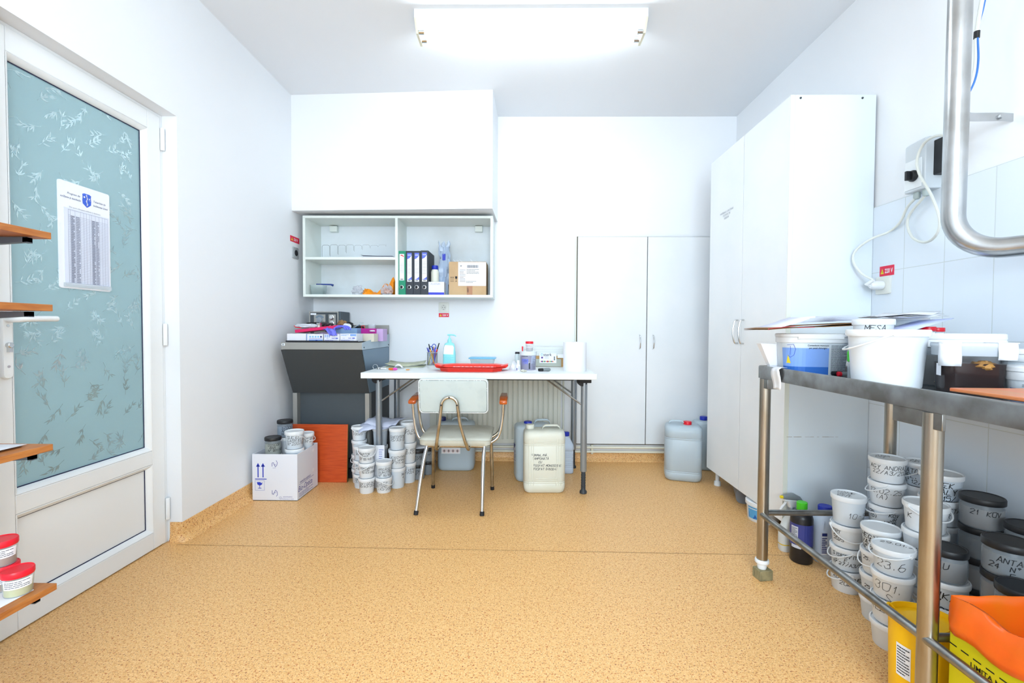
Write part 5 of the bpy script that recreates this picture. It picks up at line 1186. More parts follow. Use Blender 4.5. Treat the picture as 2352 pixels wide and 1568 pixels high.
b = MB().box(-.022, .03, 0, .003, 0, .026); solo('name_card', b, paper, 'small white card leaning on the brown carton beside the paper roll', 'card', (at(1288, 825, Y=3.09).x, 3.088, TZ+H*.46))
x = at(1320, 850, Y=2.8).x; H = at(1320, 785, Y=2.8).z-TZ
t = thing('paper_roll', 'big white paper towel roll standing at the right end of the work table', 'paper roll', (x, 2.80, TZ))
b = MB().lathe([(.022, .0), (.069, 0), (.0705, .003), (.0705, H-.003), (.069, H), (.022, H)], 44, cap=(False, False)); build('roll', b, paper, t)
b = MB().lathe([(.022, 0), (.022, H), (.020, H), (.020, 0)], 24, cap=(False, False)); build('core', b, cardb, t)

# ================================================================== CHAIR
t = thing('arm_chair', 'old steel-tube chair with grey vinyl seat and orange wooden armrests, back to the room', 'chair', (-.345, 2.65, 0))
CXc = -.345; O = Vector((CXc, 2.65, 0))
def L_(p): return tuple(Vector(p)-O)
b = MB(); 
def seatring(z, g, r=.035):
    out = []
    for k, p in enumerate(rrect(.395-g, .365-g, r, 5, 0, .0)): out.append((p[0]+.0*p[1], 2.66-2.65+p[1], z))
    return out
b.loft([seatring(.362, .02), seatring(.366, .004), seatring(.392, 0), seatring(.400, .008), seatring(.406, .04), seatring(.409, .12), seatring(.410, .22)]); build('seat', b, vinyl, t, smooth=60)
b = MB().tube([(x, y, .3935) for x, y, z in seatring(0, -.003)], .0022, 6, closed=True); build('seat_piping', b, vinyl, t)
zb0, zb1 = .548, .738
def backpt(x, z, off=0): u = (z-zb0)/(zb1-zb0); return (x, -.215-.035*u+off+.05*(x/.19)**2*.35, z)
rings = []
for off, g in ((.024, .012), (.026, .004), (.020, 0), (.006, 0), (.0, .003), (-.002, .012)):
    rings.append([backpt(p, q+(zb0+zb1)/2, off) for p, q in rrect(.375-g*2, zb1-zb0-g*2, .022, 5)])
b = MB().loft(rings[::-1]); bk = build('backrest', b, vinylb, t, smooth=60)
# stitched edge: light piping with dark stitches
edge = [backpt(p, q+(zb0+zb1)/2, .0005) for p, q in rrect(.368, zb1-zb0-.008, .02, 5)]
b = MB().tube(edge, .0026, 6, closed=True); build('edge_piping', b, lidw, bk)
b = MB(); ed = [backpt(p, q+(zb0+zb1)/2, -.0035) for p, q in rrect(.360, zb1-zb0-.016, .018, 5)]; P_ = []
for a, c in zip(ed, ed[1:]+ed[:1]):
    a, c = Vector(a), Vector(c); n = max(1, int((c-a).length/.0065))
    for k in range(n): P_.append((a+(c-a)*k/n, a+(c-a)*min(1, (k+.62)/n)))
rn = random.Random(3)
for a, c in P_:
    if rn.random() < .82: b.tube([a, c], .0011, 4)
build('stitching', b, mat('stitch_grey', (92, 96, 98), .7), bk)
def chair_leg(top, foot, m=chrome, r=.0105, mid=None):
    pts = [L_(top)]+([L_(mid)] if mid else [])+[L_(foot)]
    P2 = [Vector(p) for p in (bez(pts, 8) if mid else pts)]
    b = MB().tube(P2[:-1]+[P2[-1]+(P2[-2]-P2[-1]).normalized()*.012], r, 14); lg = build('leg', b, m, t)
    d = (P2[-2]-P2[-1]).normalized(); b = MB().tube([P2[-1], P2[-1]+d*.022], r*1.16, 14); build('rubber_tip', b, dark, lg)
rust = mat('aged_chrome', (190, 188, 180), .26, 1, noise_c=((156, 146, 124), 20, .4, .7))
chair_leg((-.505, 2.53, .352), (-.547, 2.434, 0), mid=(-.522, 2.50, .25)); chair_leg((-.185, 2.53, .352), (-.189, 2.431, 0), mid=(-.189, 2.50, .25))
chair_leg((-.520, 2.79, .352), (-.531, 2.855, 0), rust); chair_leg((-.163, 2.79, .352), (-.156, 2.834, 0), rust)
b = MB().tube([L_((-.51, 2.53, .352)), L_((-.18, 2.53, .352))], .0105, 12).tube([L_((-.525, 2.79, .352)), L_((-.155, 2.79, .352))], .0105, 12); build('under_seat_bar', b, rust, t)
# hairpin carrying the back
hp_ = []
for k in range(15):
    a = pi*k/14; hp_.append((-.362-.043*cos(a), 2.408, .598+.043*sin(a)))
pts = [(-.438, 2.56, .350), (-.44, 2.48, .346), (-.441, 2.452, .356), (-.434, 2.440, .40), (-.418, 2.424, .5)]+hp_+[(-.308, 2.424, .5), (-.282, 2.440, .40), (-.268, 2.452, .356), (-.268, 2.48, .346), (-.27, 2.56, .350)]
b = MB().tube([L_(p) for p in pts], .0092, 14); hpn = build('hairpin_support', b, rust, t, smooth=60)
b = MB()
for (x, z) in ((-.362, .641), (-.404, .60), (-.320, .60)): b.lathe([(.0045, -.0125), (.0035, -.0095), (.0001, -.013)][:2], 10, L_((x, 2.408, z)), axis='y')
build('screw', b, dark, hpn)
for s in (-1, 1):
    ax = CXc+s*.262
    b = MB(); rings = []
    for (yy, zz, w_, h_) in ((2.60, .583, .028, .012), (2.605, .583, .044, .022), (2.70, .592, .05, .024), (2.79, .602, .040, .024), (2.80, .602, .026, .012)):
        rings.append([(ax-CXc+p-s*0+s*(.0)*(yy-2.6), yy-2.65, zz+q) for p, q in rrect(w_, h_, .007, 3)])
    b.loft(rings[::-1]); build('armrest', b, armw, t, smooth=50)
    for (yy, m_) in ((2.625, chrome), (2.765, rust)):
        xi = CXc+s*.17
        b = MB().tube([L_(p) for p in bez([(ax, yy, .578), (ax-s*.004, yy+.01, .50), (ax-s*.016, yy+.012, .42), (ax-s*.034, yy+.01, .375), (ax-s*.066, yy, .352), (xi, yy, .350)], 6)], .0088, 12); build('arm_tube', b, m_, t, smooth=60)

# ================================================================== CANISTERS
def canister(x, y, rz, w, d, h, m, capm, label, group=None, capx=-.3, ribs=True, level=None, liq=None, rr=.045, lines=None, hl=.012, neck=.017, handle_dx=.04):
    t = thing('jerrycan', label, 'canister', (x, y, 0), rz, group)
    P = [rrect(w*.86, d*.82, rr*.8, z=0), rrect(w*.95, d*.93, rr*.9, z=.008), rrect(w, d, rr, z=.03)]
    def grv(z, a): return rrect(w-a, d-a, rr, z=z)
    if ribs:
        for z0 in (h*.16, h*.185, h*.76, h*.785): P += [grv(z0-.004, 0), grv(z0, .004), grv(z0+.004, 0)]
    P += [rrect(w, d, rr, z=h*.90), rrect(w*.98, d*.96, rr, z=h*.955), rrect(w*.90, d*.86, rr*.9, z=h*.985), rrect(w*.72, d*.6, rr*.6, z=h)]
    b = MB().loft(P); bd = build('body', b, m, t, smooth=50)
    if level:
        b = MB().loft([rrect(w*.84, d*.80, rr*.8, z=.004), rrect(w*.97, d*.96, rr*.9, z=.032), rrect(w*.975, d*.965, rr*.9, z=h*level)]); build('liquid', b, liq, t)
    cx_ = capx*w
    b = MB().lathe([(.021, h-.02), (.021, h+neck-.006)], 24, (cx_, 0, 0)); build('neck', b, m, t)
    b = MB(); n = 36
    b.lathe([(.026, h+neck-.016), (.0265, h+neck-.014), (.0265, h+neck+.006), (.024, h+neck+.009), (.0001, h+neck+.009)], n, (cx_, 0, 0), cap=(True, False)); build('cap', b, capm, t)
    hx = handle_dx
    b = MB(); rings = []
    for (px_, pz, ww) in ((-.055, h-.012, .030), (-.045, h+.012, .026), (-.03, h+.021, .024), (.04, h+.021, .024), (.055, h+.010, .026), (.062, h-.012, .03)):
        rings.append([(hx+px_*w/.25, p, pz+q) for p, q in rrect(ww, .012, .005, 3)])
    b.loft(rings); build('handle', b, m, t, smooth=60)
    if lines:
        f = flat((0, -d/2-.0008, 0), (1, 0, 0), (0, 0, 1)); b = MB(); hand(b, lines, f, hl, -w*.33, h*.60, w=.002, lead=1.7, seed=12, jit=.45); build('writing', b, mat('faded_marker', (70, 74, 80), .7), bd)
    return t, bd
t, bd = canister(.165, 2.845, .03, .255, .15, .385, canw, canw, 'cloudy white canister with handwritten marker words, in front under the work table', 'canisters', -.34, True, lines=['FORMALINĂ', ' TAMPONATĂ', '      CU', '  FOSFAT MONOSODIC', '  FOSFAT DISODIC'], hl=.0125, rr=.035)
b = MB()
for s in (-1, 1):
    for k in range(3):
        x = s*(.098-.014*k); b.tube([(x, -.0755, .05), (x, -.0755, .335)], .0022, 6)
for z in (.305, .318, .078, .091): b.tube([(-.055, -.0755, z), (.075, -.0755, z+.003)], .0018, 6)
build('moulded_ribs', b, canw, bd)
canister(.100, 3.06, .15, .24, .16, .375, canb, blue_cap, 'clear bluish canister with dark blue cap behind the cloudy white one', 'canisters', -.13, False, .68, liqb, handle_dx=.06, neck=.004)
lb = MB(); f = flat((-.1212, 0, 0), (0, -1, 0), (0, 0, 1)); o_ = bpy.data.objects['jerrycan.001']; quad(lb, f, -.03, .04, .12, .24); l1 = build('side_label', lb, paper, o_)
lb = MB(); f = flat((-.1216, 0, 0), (0, -1, 0), (0, 0, 1)); lb.add([f(-.03, .24), f(-.03, .19), f(.04, .24)], [(0, 1, 2)]); micro(lb, f, -.025, .036, .125, .2, 6, fill=.5); build('label_print', lb, mat('navy_print', (40, 52, 120), .6), l1)
t, bd = canister(-.438, 3.27, 0, .262, .15, .345, canb, mat('cap_navy', (22, 34, 92), .4), 'clear blue canister with dark cap and hazard label behind the chair', 'canisters', -.40, False, .66, mat('blue_liquid', (138, 176, 206), .2), handle_dx=.02)
f = flat((0, -.0758, 0), (1, 0, 0), (0, 0, 1)); b = MB(); quad(b, f, -.098, .035, .125, .205); lb = build('hazard_label', b, paper, bd)
f = flat((0, -.0763, 0), (1, 0, 0), (0, 0, 1))
for k in range(4):
    cx_ = -.078+.031*k; b = MB()
    for (a, c) in (((0, 1), (1, 0)), ((1, 0), (0, -1)), ((0, -1), (-1, 0)), ((-1, 0), (0, 1))):
        s_ = .0125; b.add([f(cx_+a[0]*s_, .145+a[1]*s_), f(cx_+c[0]*s_, .145+c[1]*s_), f(cx_+c[0]*s_*.78, .145+c[1]*s_*.78), f(cx_+a[0]*s_*.78, .145+a[1]*s_*.78)], [(0, 1, 2, 3)])
    hz = build('hazard_diamond', b, mat('hazard_red', (176, 60, 60), .5), lb)
    b = MB().add([f(cx_+.005*cos(a*pi/3), .145+.0055*sin(a*pi/3)) for a in range(6)], [tuple(range(6))]); build('hazard_symbol', b, ink, lb)
b = MB(); micro(b, f, -.09, .02, .168, .198, 3, fill=.35); build('label_print', b, inkg, lb)
# small ribbed bottle
x = .352
t = thing('ribbed_bottle', 'small pale blue ribbed bottle with blue cap behind the cloudy canister', 'bottle', (x-.01, 3.20, 0))
P = [rrect(.086, .075, .015, z=0), rrect(.098, .085, .018, z=.006)]
for k in range(9): z = .04+k*.014; P += [rrect(.098, .085, .018, z=z), rrect(.094, .081, .018, z=z+.004), rrect(.098, .085, .018, z=z+.009)]
P += [rrect(.104, .09, .02, z=.175), rrect(.10, .085, .03, z=.195), rrect(.05, .045, .02, z=.245), rrect(.036, .036, .0175, z=.255), rrect(.036, .036, .0175, z=.262)]
b = MB().loft(P); build('bottle', b, mat('bottle_pale_blue', (196, 210, 228), .4), t, smooth=50)
b = MB().lathe([(.021, .258), (.022, .26), (.022, .282), (.018, .285)], 20); build('cap', b, blue_cap, t)
# canister right, with red cap
t, bd = canister(1.125, 3.11, -.28, .235, .215, .365, canb, red, 'grey-filled canister with red cap in front of the built-in closet', 'canisters', .12, True, .84, mat('grey_liquid', (138, 150, 172), .25), rr=.05, neck=.012, handle_dx=-.045)
canister(1.385, 3.33, -.2, .20, .16, .350, canb, blue_cap, 'canister with blue cap half hidden behind the red-capped one', 'canisters', -.15, False, .4, liqb, handle_dx=.05)
# container under cabinet
b = MB().loft([[(y_, x_, z_) for x_, z_ in rrect(.14, .085, .03)] for y_ in (-.12, -.11, .11, .12)]); b.v = [(p[0], p[1], p[2]+.0425) for p in b.v]
solo('grey_container', b, mat('container_grey', (124, 128, 134), .4), 'grey container lying on the floor under the tall cabinet', 'container', (1.38, 2.74, 0), 1.2)
t = thing('detergent_tub', 'white tub with a blue picture label under the near edge of the tall cabinet', 'tub', (1.305, 2.42, 0)); r = .085
b = MB().lathe([(r*.84, 0), (r*.87, .004), (r*.94, .088)], 36, cap=(True, False)); bd = build('body', b, lidw, t)
b = MB().lathe([(r*.98, .082), (r, .083), (r, .101), (r*.96, .104), (0, .104)], 36, cap=(True, False)); build('lid', b, lidw, t)
fa = face_to_cam(1.305, 2.42)-.35; f = cyl(r*.86, r*.94, .09, fa, .0006)
b = MB(); quad(b, f, -.055, .004, .016, .078, n=8); lb = build('picture_label', b, mat('picture_blue', (90, 170, 224), .5), bd)
f = cyl(r*.86, r*.94, .09, fa, .0011); b = MB(); b.add([f(-.05, .02), f(-.02, .017), f(.0, .022), f(-.01, .04), f(-.05, .046)], [(0, 1, 2, 3, 4)]); build('picture_navy', b, dblue, lb)
b = MB(); micro(b, f, -.052, 0, .064, .072, 1, fill=.6); build('picture_lettering', b, paper, lb)
b = MB(); micro(b, f, .01, .055, .012, .076, 12, fill=.35); build('fine_print', b, inkg, bd)

# ================================================================== STEEL TABLE
QX0, QX1, QY0, QY1, QZ = .975, 1.605, .28, 1.862, .862
SZ = QZ-.024
t = thing('steel_table', 'long stainless steel table on tube legs along the right wall', 'table', (QX0, QY1, 0))
def tp(x, y, z): return (x-QX0, y-QY1, z)
b = MB().box(0.012, QX1-QX0-.012, QY0-QY1+.012, -.012, SZ-.003, SZ); top = build('table_surface', b, mat('table_surface', (150, 156, 160), .25, 1, noise_c=((126, 130, 134), 12, .4, .7)), t)
prof = [(.004, SZ-.028), (0, SZ-.027), (0, QZ-.006), (.002, QZ-.001), (.006, QZ), (.010, QZ-.001), (.012, QZ-.005), (.012, SZ-.001), (.008, SZ-.001), (.006, QZ-.008), (.004, QZ-.01)]
w, l = QX1-QX0, QY1-QY0
rings = []
for (cx_, cy_, sx, sy) in ((0, -l, 1, 1), (0, 0, 1, -1), (w, 0, -1, -1), (w, -l, -1, 1)): rings.append([(cx_+sx*a, cy_+sy*a, z) for a, z in prof])
rings.append(rings[0]); b = MB().loft(rings, cap=(False, False)); build('rim', b, steel_d, t, smooth=50)
for (x, y) in ((.993, 1.843), (1.50, 1.85), (.993, 1.10), (1.50, 1.10)):
    fr = y > 1.5 and x < 1.2
    zb = .077 if fr else .02
    b = MB().lathe([(.0205, zb), (.0205, SZ-.03)], 26, tp(x, y, 0)); lg = build('leg', b, steel_leg, t)
    if fr:
        b = MB().lathe([(.024, .062), (.0265, .065), (.0265, .074), (.024, .078)], 24, tp(x, y, 0)).lathe([(.016, .04), (.018, .05), (.018, .062)], 18, tp(x, y, 0)); build('white_foot', b, lidw, lg)
    else: b = MB().lathe([(.024, 0), (.024, .02)], 20, tp(x, y, 0)); build('foot', b, lidw, lg)
b = MB().box(*[v for v in (0.004, .05, -.062, -.004)], SZ-.066, SZ-.028); build('corner_bracket', b, steel_d, t, bevel=.001)
b = MB().box(.004, .012, -.80, -.66, SZ-.068, SZ-.028); build('corner_bracket', b, steel_d, t, bevel=.001)
b = MB().box(w-.13, w-.05, -.062, -.004, SZ-.066, SZ-.028); build('rear_bracket', b, steel_d, t, bevel=.001)
def bar(a, c, r=.0115):
    b = MB().tube([tp(*a), tp(*c)], r, 16); return build('stretcher_bar', b, steel_d, t)
bar((.993, 1.845, .266), (1.50, 1.85, .266)); bar((.985, 1.83, .262), (.985, .30, .262)); bar((.993, 1.10, .262), (1.5, 1.10, .262), .010)
b = MB().box(-.028, .028, -.024, .024, 0, .040); solo('wooden_block', b, mat('weathered_block', (150, 140, 104), .8, noise_c=((110, 104, 76), 30, .4, .7, (1, 8, 1))), 'small wooden block under the front foot of the steel table', 'block', (.995, 1.84, 0), .15, bevel=.002)

# --- on the steel table
def label_tub(x, y, r, h, label, rz, deco, z=SZ, rect=None, group='blue-labelled specimen tubs'):
    t = thing('labelled_tub', label, 'tub', (x, y, z), rz, group)
    wd, dd, rr = rect or (2*r, 2*r, r*.98)
    b = MB().loft([rrect(wd*.88, dd*.86, rr*.86, 8, z=0), rrect(wd*.90, dd*.88, rr*.88, 8, z=.004), rrect(wd*.965, dd*.955, rr*.94, 8, z=h-.03)], cap=(True, False)); bd = build('body', b, mat('pale_tub', (212, 222, 230), .35), t, smooth=60)
    b = MB().loft([rrect(wd*.985, dd*.98, rr*.96, 8, z=h-.034), rrect(wd, dd, rr, 8, z=h-.033), rrect(wd, dd, rr, 8, z=h-.014), rrect(wd*.985, dd*.98, rr*.98, 8, z=h-.014), rrect(wd*1.02, dd*1.02, rr, 8, z=h-.012), rrect(wd*1.02, dd*1.02, rr, 8, z=h-.002), rrect(wd*.99, dd*.99, rr*.98, 8, z=h)]); build('lid', b, lidw, t, smooth=50)
    # label wrapped on the front: follow the body's outline
    def wrap(off):
        def f(u, v):
            k = .895+(.965-.895)*v/(h-.03); W, D = wd*k/2, dd*(k-.015)/2; q = rr*.9*k
            ux = max(-W+q, min(W-q, u)); ex = abs(u)-(W-q)
            if ex <= 0: return (u, -D-off, v)
            a = min(ex/q, 1.5); s = 1 if u > 0 else -1
            return (s*((W-q)+(q+off)*sin(a)), -D+q-(q+off)*cos(a), v)
        return f
    f = wrap(.0006); b = MB(); hb = h-.034
    if deco == 'main':
        quad(b, f, -wd*.66, wd*.10, hb*.26, hb*.84, n=16); build('blue_label', b, lblue, bd)
        b = MB(); quad(b, f, -wd*.66, wd*.10, .002, hb*.26, n=16); build('deep_blue_band', b, dblue, bd)
        f = wrap(.0011); b = MB(); printed(b, 'Contenitore monouso', f, .0088, -.05, hb*.90, bold=.02, sx=.9); printed(b, 'per pezzi chirurgici', f, .0088, -.045, hb*.90-.0095, bold=.02, sx=.9)
        micro(b, f, wd*.13, wd*.40, .006, hb*.94, 26, fill=.32, n=3); build('fine_print', b, inkg, bd)
        for v0 in (hb*.56, hb*.18):
            b = MB(); uc = wd*.47; s_ = .017
            for (a, c) in (((0, 1), (1, 0)), ((1, 0), (0, -1)), ((0, -1), (-1, 0)), ((-1, 0), (0, 1))): b.add([f(uc+a[0]*s_, v0+a[1]*s_*1.25), f(uc+c[0]*s_, v0+c[1]*s_*1.25), f(uc+c[0]*s_*.84, v0+c[1]*s_*1.05), f(uc+a[0]*s_*.84, v0+a[1]*s_*1.05)], [(0, 1, 2, 3)])
            hz = build('hazard_diamond', b, mat('hazard_red', (176, 60, 60), .5), bd)
            b = MB().add([f(uc+.006*cos(a*pi/3), v0+.009*sin(a*pi/3)) for a in range(6)], [tuple(range(6))]); build('hazard_symbol', b, ink, hz)
        b = MB().add([f(-wd*.50, hb*.36), f(-wd*.43, hb*.36), f(-wd*.48, hb*.62)], [(0, 1, 2)]); build('yellow_triangle', b, yellow, bd)
        b = MB(); P2 = [(-wd*.50, hb*.93), (-wd*.40, hb*.95), (-wd*.37, hb*.80), (-wd*.39, hb*.62), (-wd*.44, hb*.54), (-wd*.47, hb*.6)]
        for a, c in list(zip(P2, P2[1:]))+[((-wd*.445, hb*.9), (-wd*.445, hb*.62))]: 
            L = math.hypot(c[0]-a[0], c[1]-a[1]); nx, nz = -(c[1]-a[1])/L*.0006, (c[0]-a[0])/L*.0006
            b.add([f(a[0]-nx, a[1]-nz), f(c[0]-nx, c[1]-nz), f(c[0]+nx, c[1]+nz), f(a[0]+nx, a[1]+nz)], [(0, 1, 2, 3)])
        build('pen_scribble', b, inkb, bd)
        b = MB().box(-wd*.36, wd*.3, -dd*.5-.002, -dd*.5, h-.020, h-.010); b.v = [(p[0], p[1], p[2]) for p in b.v]; build('lid_tab', b, lidw, t, bevel=.001)
    elif deco == 'navy':
        quad(b, f, -wd*.5, wd*.5, hb*.02, hb*.50, n=12); build('blue_label', b, mat('label_navy', (20, 60, 140), .5), bd)
        f = wrap(.0011); b = MB(); printed(b, 'campione\npezzi chirurgici', f, .0088, -wd*.5, hb*.75); printed(b, 'Contenitore\nper pezzi', f, .0088, wd*.06, hb*.75); build('fine_print', b, inkg, bd)
    elif deco == 'small':
        quad(b, f, -wd*.5, wd*.5, .002, hb*.52, n=12); build('blue_label', b, mat('label_slate', (92, 110, 160), .5), bd)
        f = wrap(.0011); b = MB(); micro(b, f, -wd*.30, -wd*.12, hb*.62, hb*.80, 3, fill=.4); build('fine_print', b, inkg, bd)
        b = MB(); quad(b, f, -wd*.3, wd*.3, .002, hb*.16, n=8); build('bright_band', b, mat('label_sky', (70, 140, 230), .5), bd)
    return t
h1 = at(1855, 766, Y=1.70).z-SZ
label_tub(1.120, 1.76, .1, h1, 'wide tub with light blue label at the far end of the steel table', -.12, 'main', rect=(.236, .165, .07))
t = tub(1.094, 1.372, SZ, .100, at(2030, 756, Y=1.30).z-SZ, 'big plain white bucket near the front edge of the steel table', seed=1, handle=-80, bail=.05)
h6 = at(2206, 766, Y=1.30).z-SZ
liq_b = mat('brown_liquid', (96, 84, 76), .15); liq_d = mat('dark_brown_liquid', (34, 20, 16), .12); tissue_m = mat('specimen_tissue', (150, 132, 104), .5, bump=(40, .6, .004)); tissue_y = mat('specimen_yellow', (176, 128, 62), .5, bump=(60, .8, .004), noise_c=((120, 80, 40), 22, .4, .7))
t = thing('specimen_bucket', 'large translucent bucket with white lid and pale brown liquid behind the dark one', 'bucket', (1.335, 1.412, SZ)); r = .108
b = MB().lathe([(r*.86, 0), (r*.88, .004), (r*.95, h6-.03)], 48, cap=(True, False)); build('body', b, frost, t)
b = MB().lathe([(r*.85, .003), (r*.88, h6*.58)], 40); build('liquid', b, mat('brown_liquid', (120, 108, 100), .15), t)
b = MB().blob((-.052, -.055, .035), (.042, .036, .03), .3, 3, 71, flat=.003); build('specimen', b, tissue_m, t)
b = MB().lathe([(r*.975, h6-.042), (r, h6-.04), (r*1.0, h6-.022), (r*.985, h6-.020), (r*.985, h6-.018), (r*1.0, h6-.016), (r*.99, h6-.002), (r*.96, h6), (0, h6)], 56, cap=(True, False)); build('lid', b, lidw, t)
h7 = at(2222, 788, Y=1.18).z-SZ
t = thing('specimen_tub', 'clear tub of dark brown liquid with taped lid beside the orange board', 'tub', (1.205, 1.236, SZ), -.42); wd, dd, rr = .142, .104, .032
b = MB().loft([rrect(wd*.86, dd*.84, rr*.8, 6, z=0), rrect(wd*.88, dd*.86, rr*.84, 6, z=.003), rrect(wd*.96, dd*.95, rr*.94, 6, z=h7-.02)], cap=(True, False)); build('body', b, mat('clear_tub_dark', (90, 90, 96), .12, alpha=.12), t, smooth=60)
b = MB().loft([rrect(wd*.85, dd*.83, rr*.8, 6, z=.003), rrect(wd*.91, dd*.90, rr*.84, 6, z=h7*.60)]); build('liquid', b, liq_d, t, smooth=60)
b = MB().blob((.018, -.030, h7*.55), (.028, .020, .014), .22, 3, 72); build('specimen', b, tissue_y, t)
b = MB().loft([rrect(wd*.985, dd*.98, rr, 6, z=h7-.034), rrect(wd, dd, rr, 6, z=h7-.033), rrect(wd*1.01, dd*1.01, rr, 6, z=h7-.012), rrect(wd*1.03, dd*1.03, rr, 6, z=h7-.010), rrect(wd*1.03, dd*1.03, rr, 6, z=h7-.002), rrect(wd, dd, rr, 6, z=h7)]); ld_ = build('lid', b, mat('frost_lid', (214, 224, 234), .25, alpha=.75), t, smooth=50)
for s, hh_ in ((-1, .062), (1, .044)):
    g = []
    for i in range(9):
        u = i/8; a = (u-.5)*1.9; X = s*(wd*.5-.03+.034*sin(min(1.4, max(-1, a+.4))))
        g.append([(s*(wd*.5-.036+.036*min(1, u*1.25)) if u < .8 else s*(wd*.5+.004), -dd*.52-.002+(.0 if u < .8 else (u-.8)*.1)+.002*sin(j*1.3+u*9), h7+.0015-hh_*j/5*(1-.25*u*(s < 0)*(1 if j < 5 else 0))) for j in range(6)])
    b = MB().sheet(g if s > 0 else g[::-1]); build('paper_tape', b, tape, t, solid=.0006, smooth=60)
    b = MB().box(*sorted((s*(wd*.5-.036), s*(wd*.5+.004))), -dd*.52, dd*.2, h7, h7+.0018); build('tape_top', b, tape, t)
f = flat((-wd*.47, 0, 0), (0, -1, 0), (0, 0, 1)); b = MB(); quad(b, f, .0, .03, h7*.34, h7*.58); build('side_label', b, paper, t)
label_tub(1.468, 1.275, .095, at(2330, 806, Y=1.16).z-SZ, 'blue and white labelled tub at the right frame edge behind the small round one', -.6, 'navy', rect=(.2, .15, .06))
label_tub(1.318, 1.152, .076, at(2335, 850, Y=1.04).z-SZ, 'low round white-lidded tub with slate blue label behind the orange-edged board', -.8, 'small')
# tub columns at the back
GT = 'white tubs at the back of the steel table'
tub(1.215, 1.582, SZ, .056, .100, 'lower tub of the small stack behind the big plain bucket', group=GT)
ht = at(1998, 732, Y=1.55).z-SZ-.1
tub(1.215, 1.582, SZ+.1, .060, ht, 'upper tub of the small stack behind the big plain bucket, with black writing', ['MESA'], 8, hl=.016, group=GT, y_off=.004)
h10 = at(2071, 752, Y=1.68).z-SZ
t = tub(1.432, 1.712, SZ, .072, h10, 'white tub with a red ring print near the wall, behind the big plain bucket', group=GT)
fa = face_to_cam(1.432, 1.712); f = cyl(.06, .067, h10, fa, .001); b = MB(); pts = [(.030+.026*cos(k*pi/12), h10*.50+.030*sin(k*pi/12)) for k in range(24)]
for a, c in zip(pts, pts[1:]+pts[:1]): b.add([f(a[0], a[1]), f(c[0], c[1]), f(.030+(c[0]-.030)*.95, h10*.5+(c[1]-h10*.5)*.95), f(.030+(a[0]-.030)*.95, h10*.5+(a[1]-h10*.5)*.95)], [(0, 1, 2, 3)])
build('ring_print', b, mat('ring_red', (120, 30, 30), .5), t)
h11 = at(2071, 730, Y=1.68).z-SZ-h10
tub(1.432, 1.712, SZ+h10, .068, h11, 'shallow white tub topping the ring-printed tub, papers on its lid', group=GT)
zt = SZ+h10+h11
for k in range(4):
    b = MB(); b.sheet([[(u*.10, v*.085, .0012+.0022*k+.010*max(0, u)*(k+1)*.4+.004*sin(v*3+k)) for u in (-1, -.5, 0, .5, 1)] for v in (-1, -.3, .4, 1)])
    solo('paper_sheet', b, paper, ('lowest', 'second', 'third', 'topmost')[k]+' of the loose papers lying on the shallow white tub', 'paper', (1.40, 1.69, zt+.001), .25+.12*k, 'loose papers on the back tubs', solid=.0006)
b = MB(); b.sheet([[(u*.08, v*.06, .004+.02*u+.003*sin(v*5)) for u in (-1, 0, 1)] for v in (-1, 0, 1)]); solo('paper_sheet', b, mat('blue_edge_paper', (196, 206, 246), .7), 'bluish paper sticking out toward the red-capped cups', 'paper', (1.36, 1.585, at(2100, 746, Y=1.55).z-.004), .2, solid=.001)
tub(1.425, 1.588, SZ, .047, .118, 'white tub under the two red-capped cups near the wall', group=GT)
redcup(1.402, 1.583, SZ+.118, .0215, at(2120, 750, Y=1.57).z-SZ-.118, 'left of two red-capped specimen cups by the wall on the steel table', mat('cup_clear', (206, 214, 222), .3, alpha=.5))
redcup(1.447, 1.600, SZ+.118, .0215, at(2138, 752, Y=1.58).z-SZ-.118, 'right of two red-capped specimen cups by the wall on the steel table', mat('cup_clear', (206, 214, 222), .3, alpha=.5))
# folder with papers
P0, P1 = at(1752, 757, Y=1.70), at(1987, 744, Y=1.70); L = P1.x-P0.x
t = thing('card_folder', 'worn red-edged brown card folder lying tilted on the blue-labelled tub', 'folder', tuple(P0))
sl = (P1.z-P0.z)/L
fol = mat('folder_brown', (150, 112, 76), .7); fred = mat('folder_red', (186, 70, 72), .6)
def fz(x, k): u = x/L; return sl*x+(.000 if k == 0 else .0045+.018*max(0, u-.15)*(1-u)*1.2)+.002*sin(u*7)
SHX = [0, .01, .05, .12, .2, .28, .33, L]
for k in (0, 1):
    b = MB().sheet([[(x, y, fz(x, k)) for x in SHX] for y in (-.045, .05, .14)]); build(('lower_cover', 'upper_cover')[k], b, fol, t, solid=.0016)
b = MB().tube([(0.0, -.045, fz(0, 0)-.0005), (-.004, -.045, .002), (0.0, -.045, fz(0, 1)+.0005)], .0012, 6)
for k in (0, 1):
    b.tube([(x, -.0462, fz(x, k)) for x in ((0, .05, .09) if k else (.1, .13, .16))], .0014, 6); b.tube([(x, -.0462, fz(x, k)) for x in (L-.03, L)], .0014, 6)
build('red_edge', b, fred, t)
b = MB()
for k in range(9):
    z0 = .010+.0026*k; b.sheet([[(x, y, max(fz(x, 1)+.001+.0004*k, fz(x, 1)+z0*min(1, max(0, (x-.04-.008*k)/.06)))) for x in (.045+.012*k, .08+.008*k, .12+.004*k, .17, .24, .325-.002*k)] for y in (-.04+.002*(k % 3), .05, .13)])
build('paper_stack', b, mat('form_paper', (226, 228, 246), .7), t, solid=.0006)
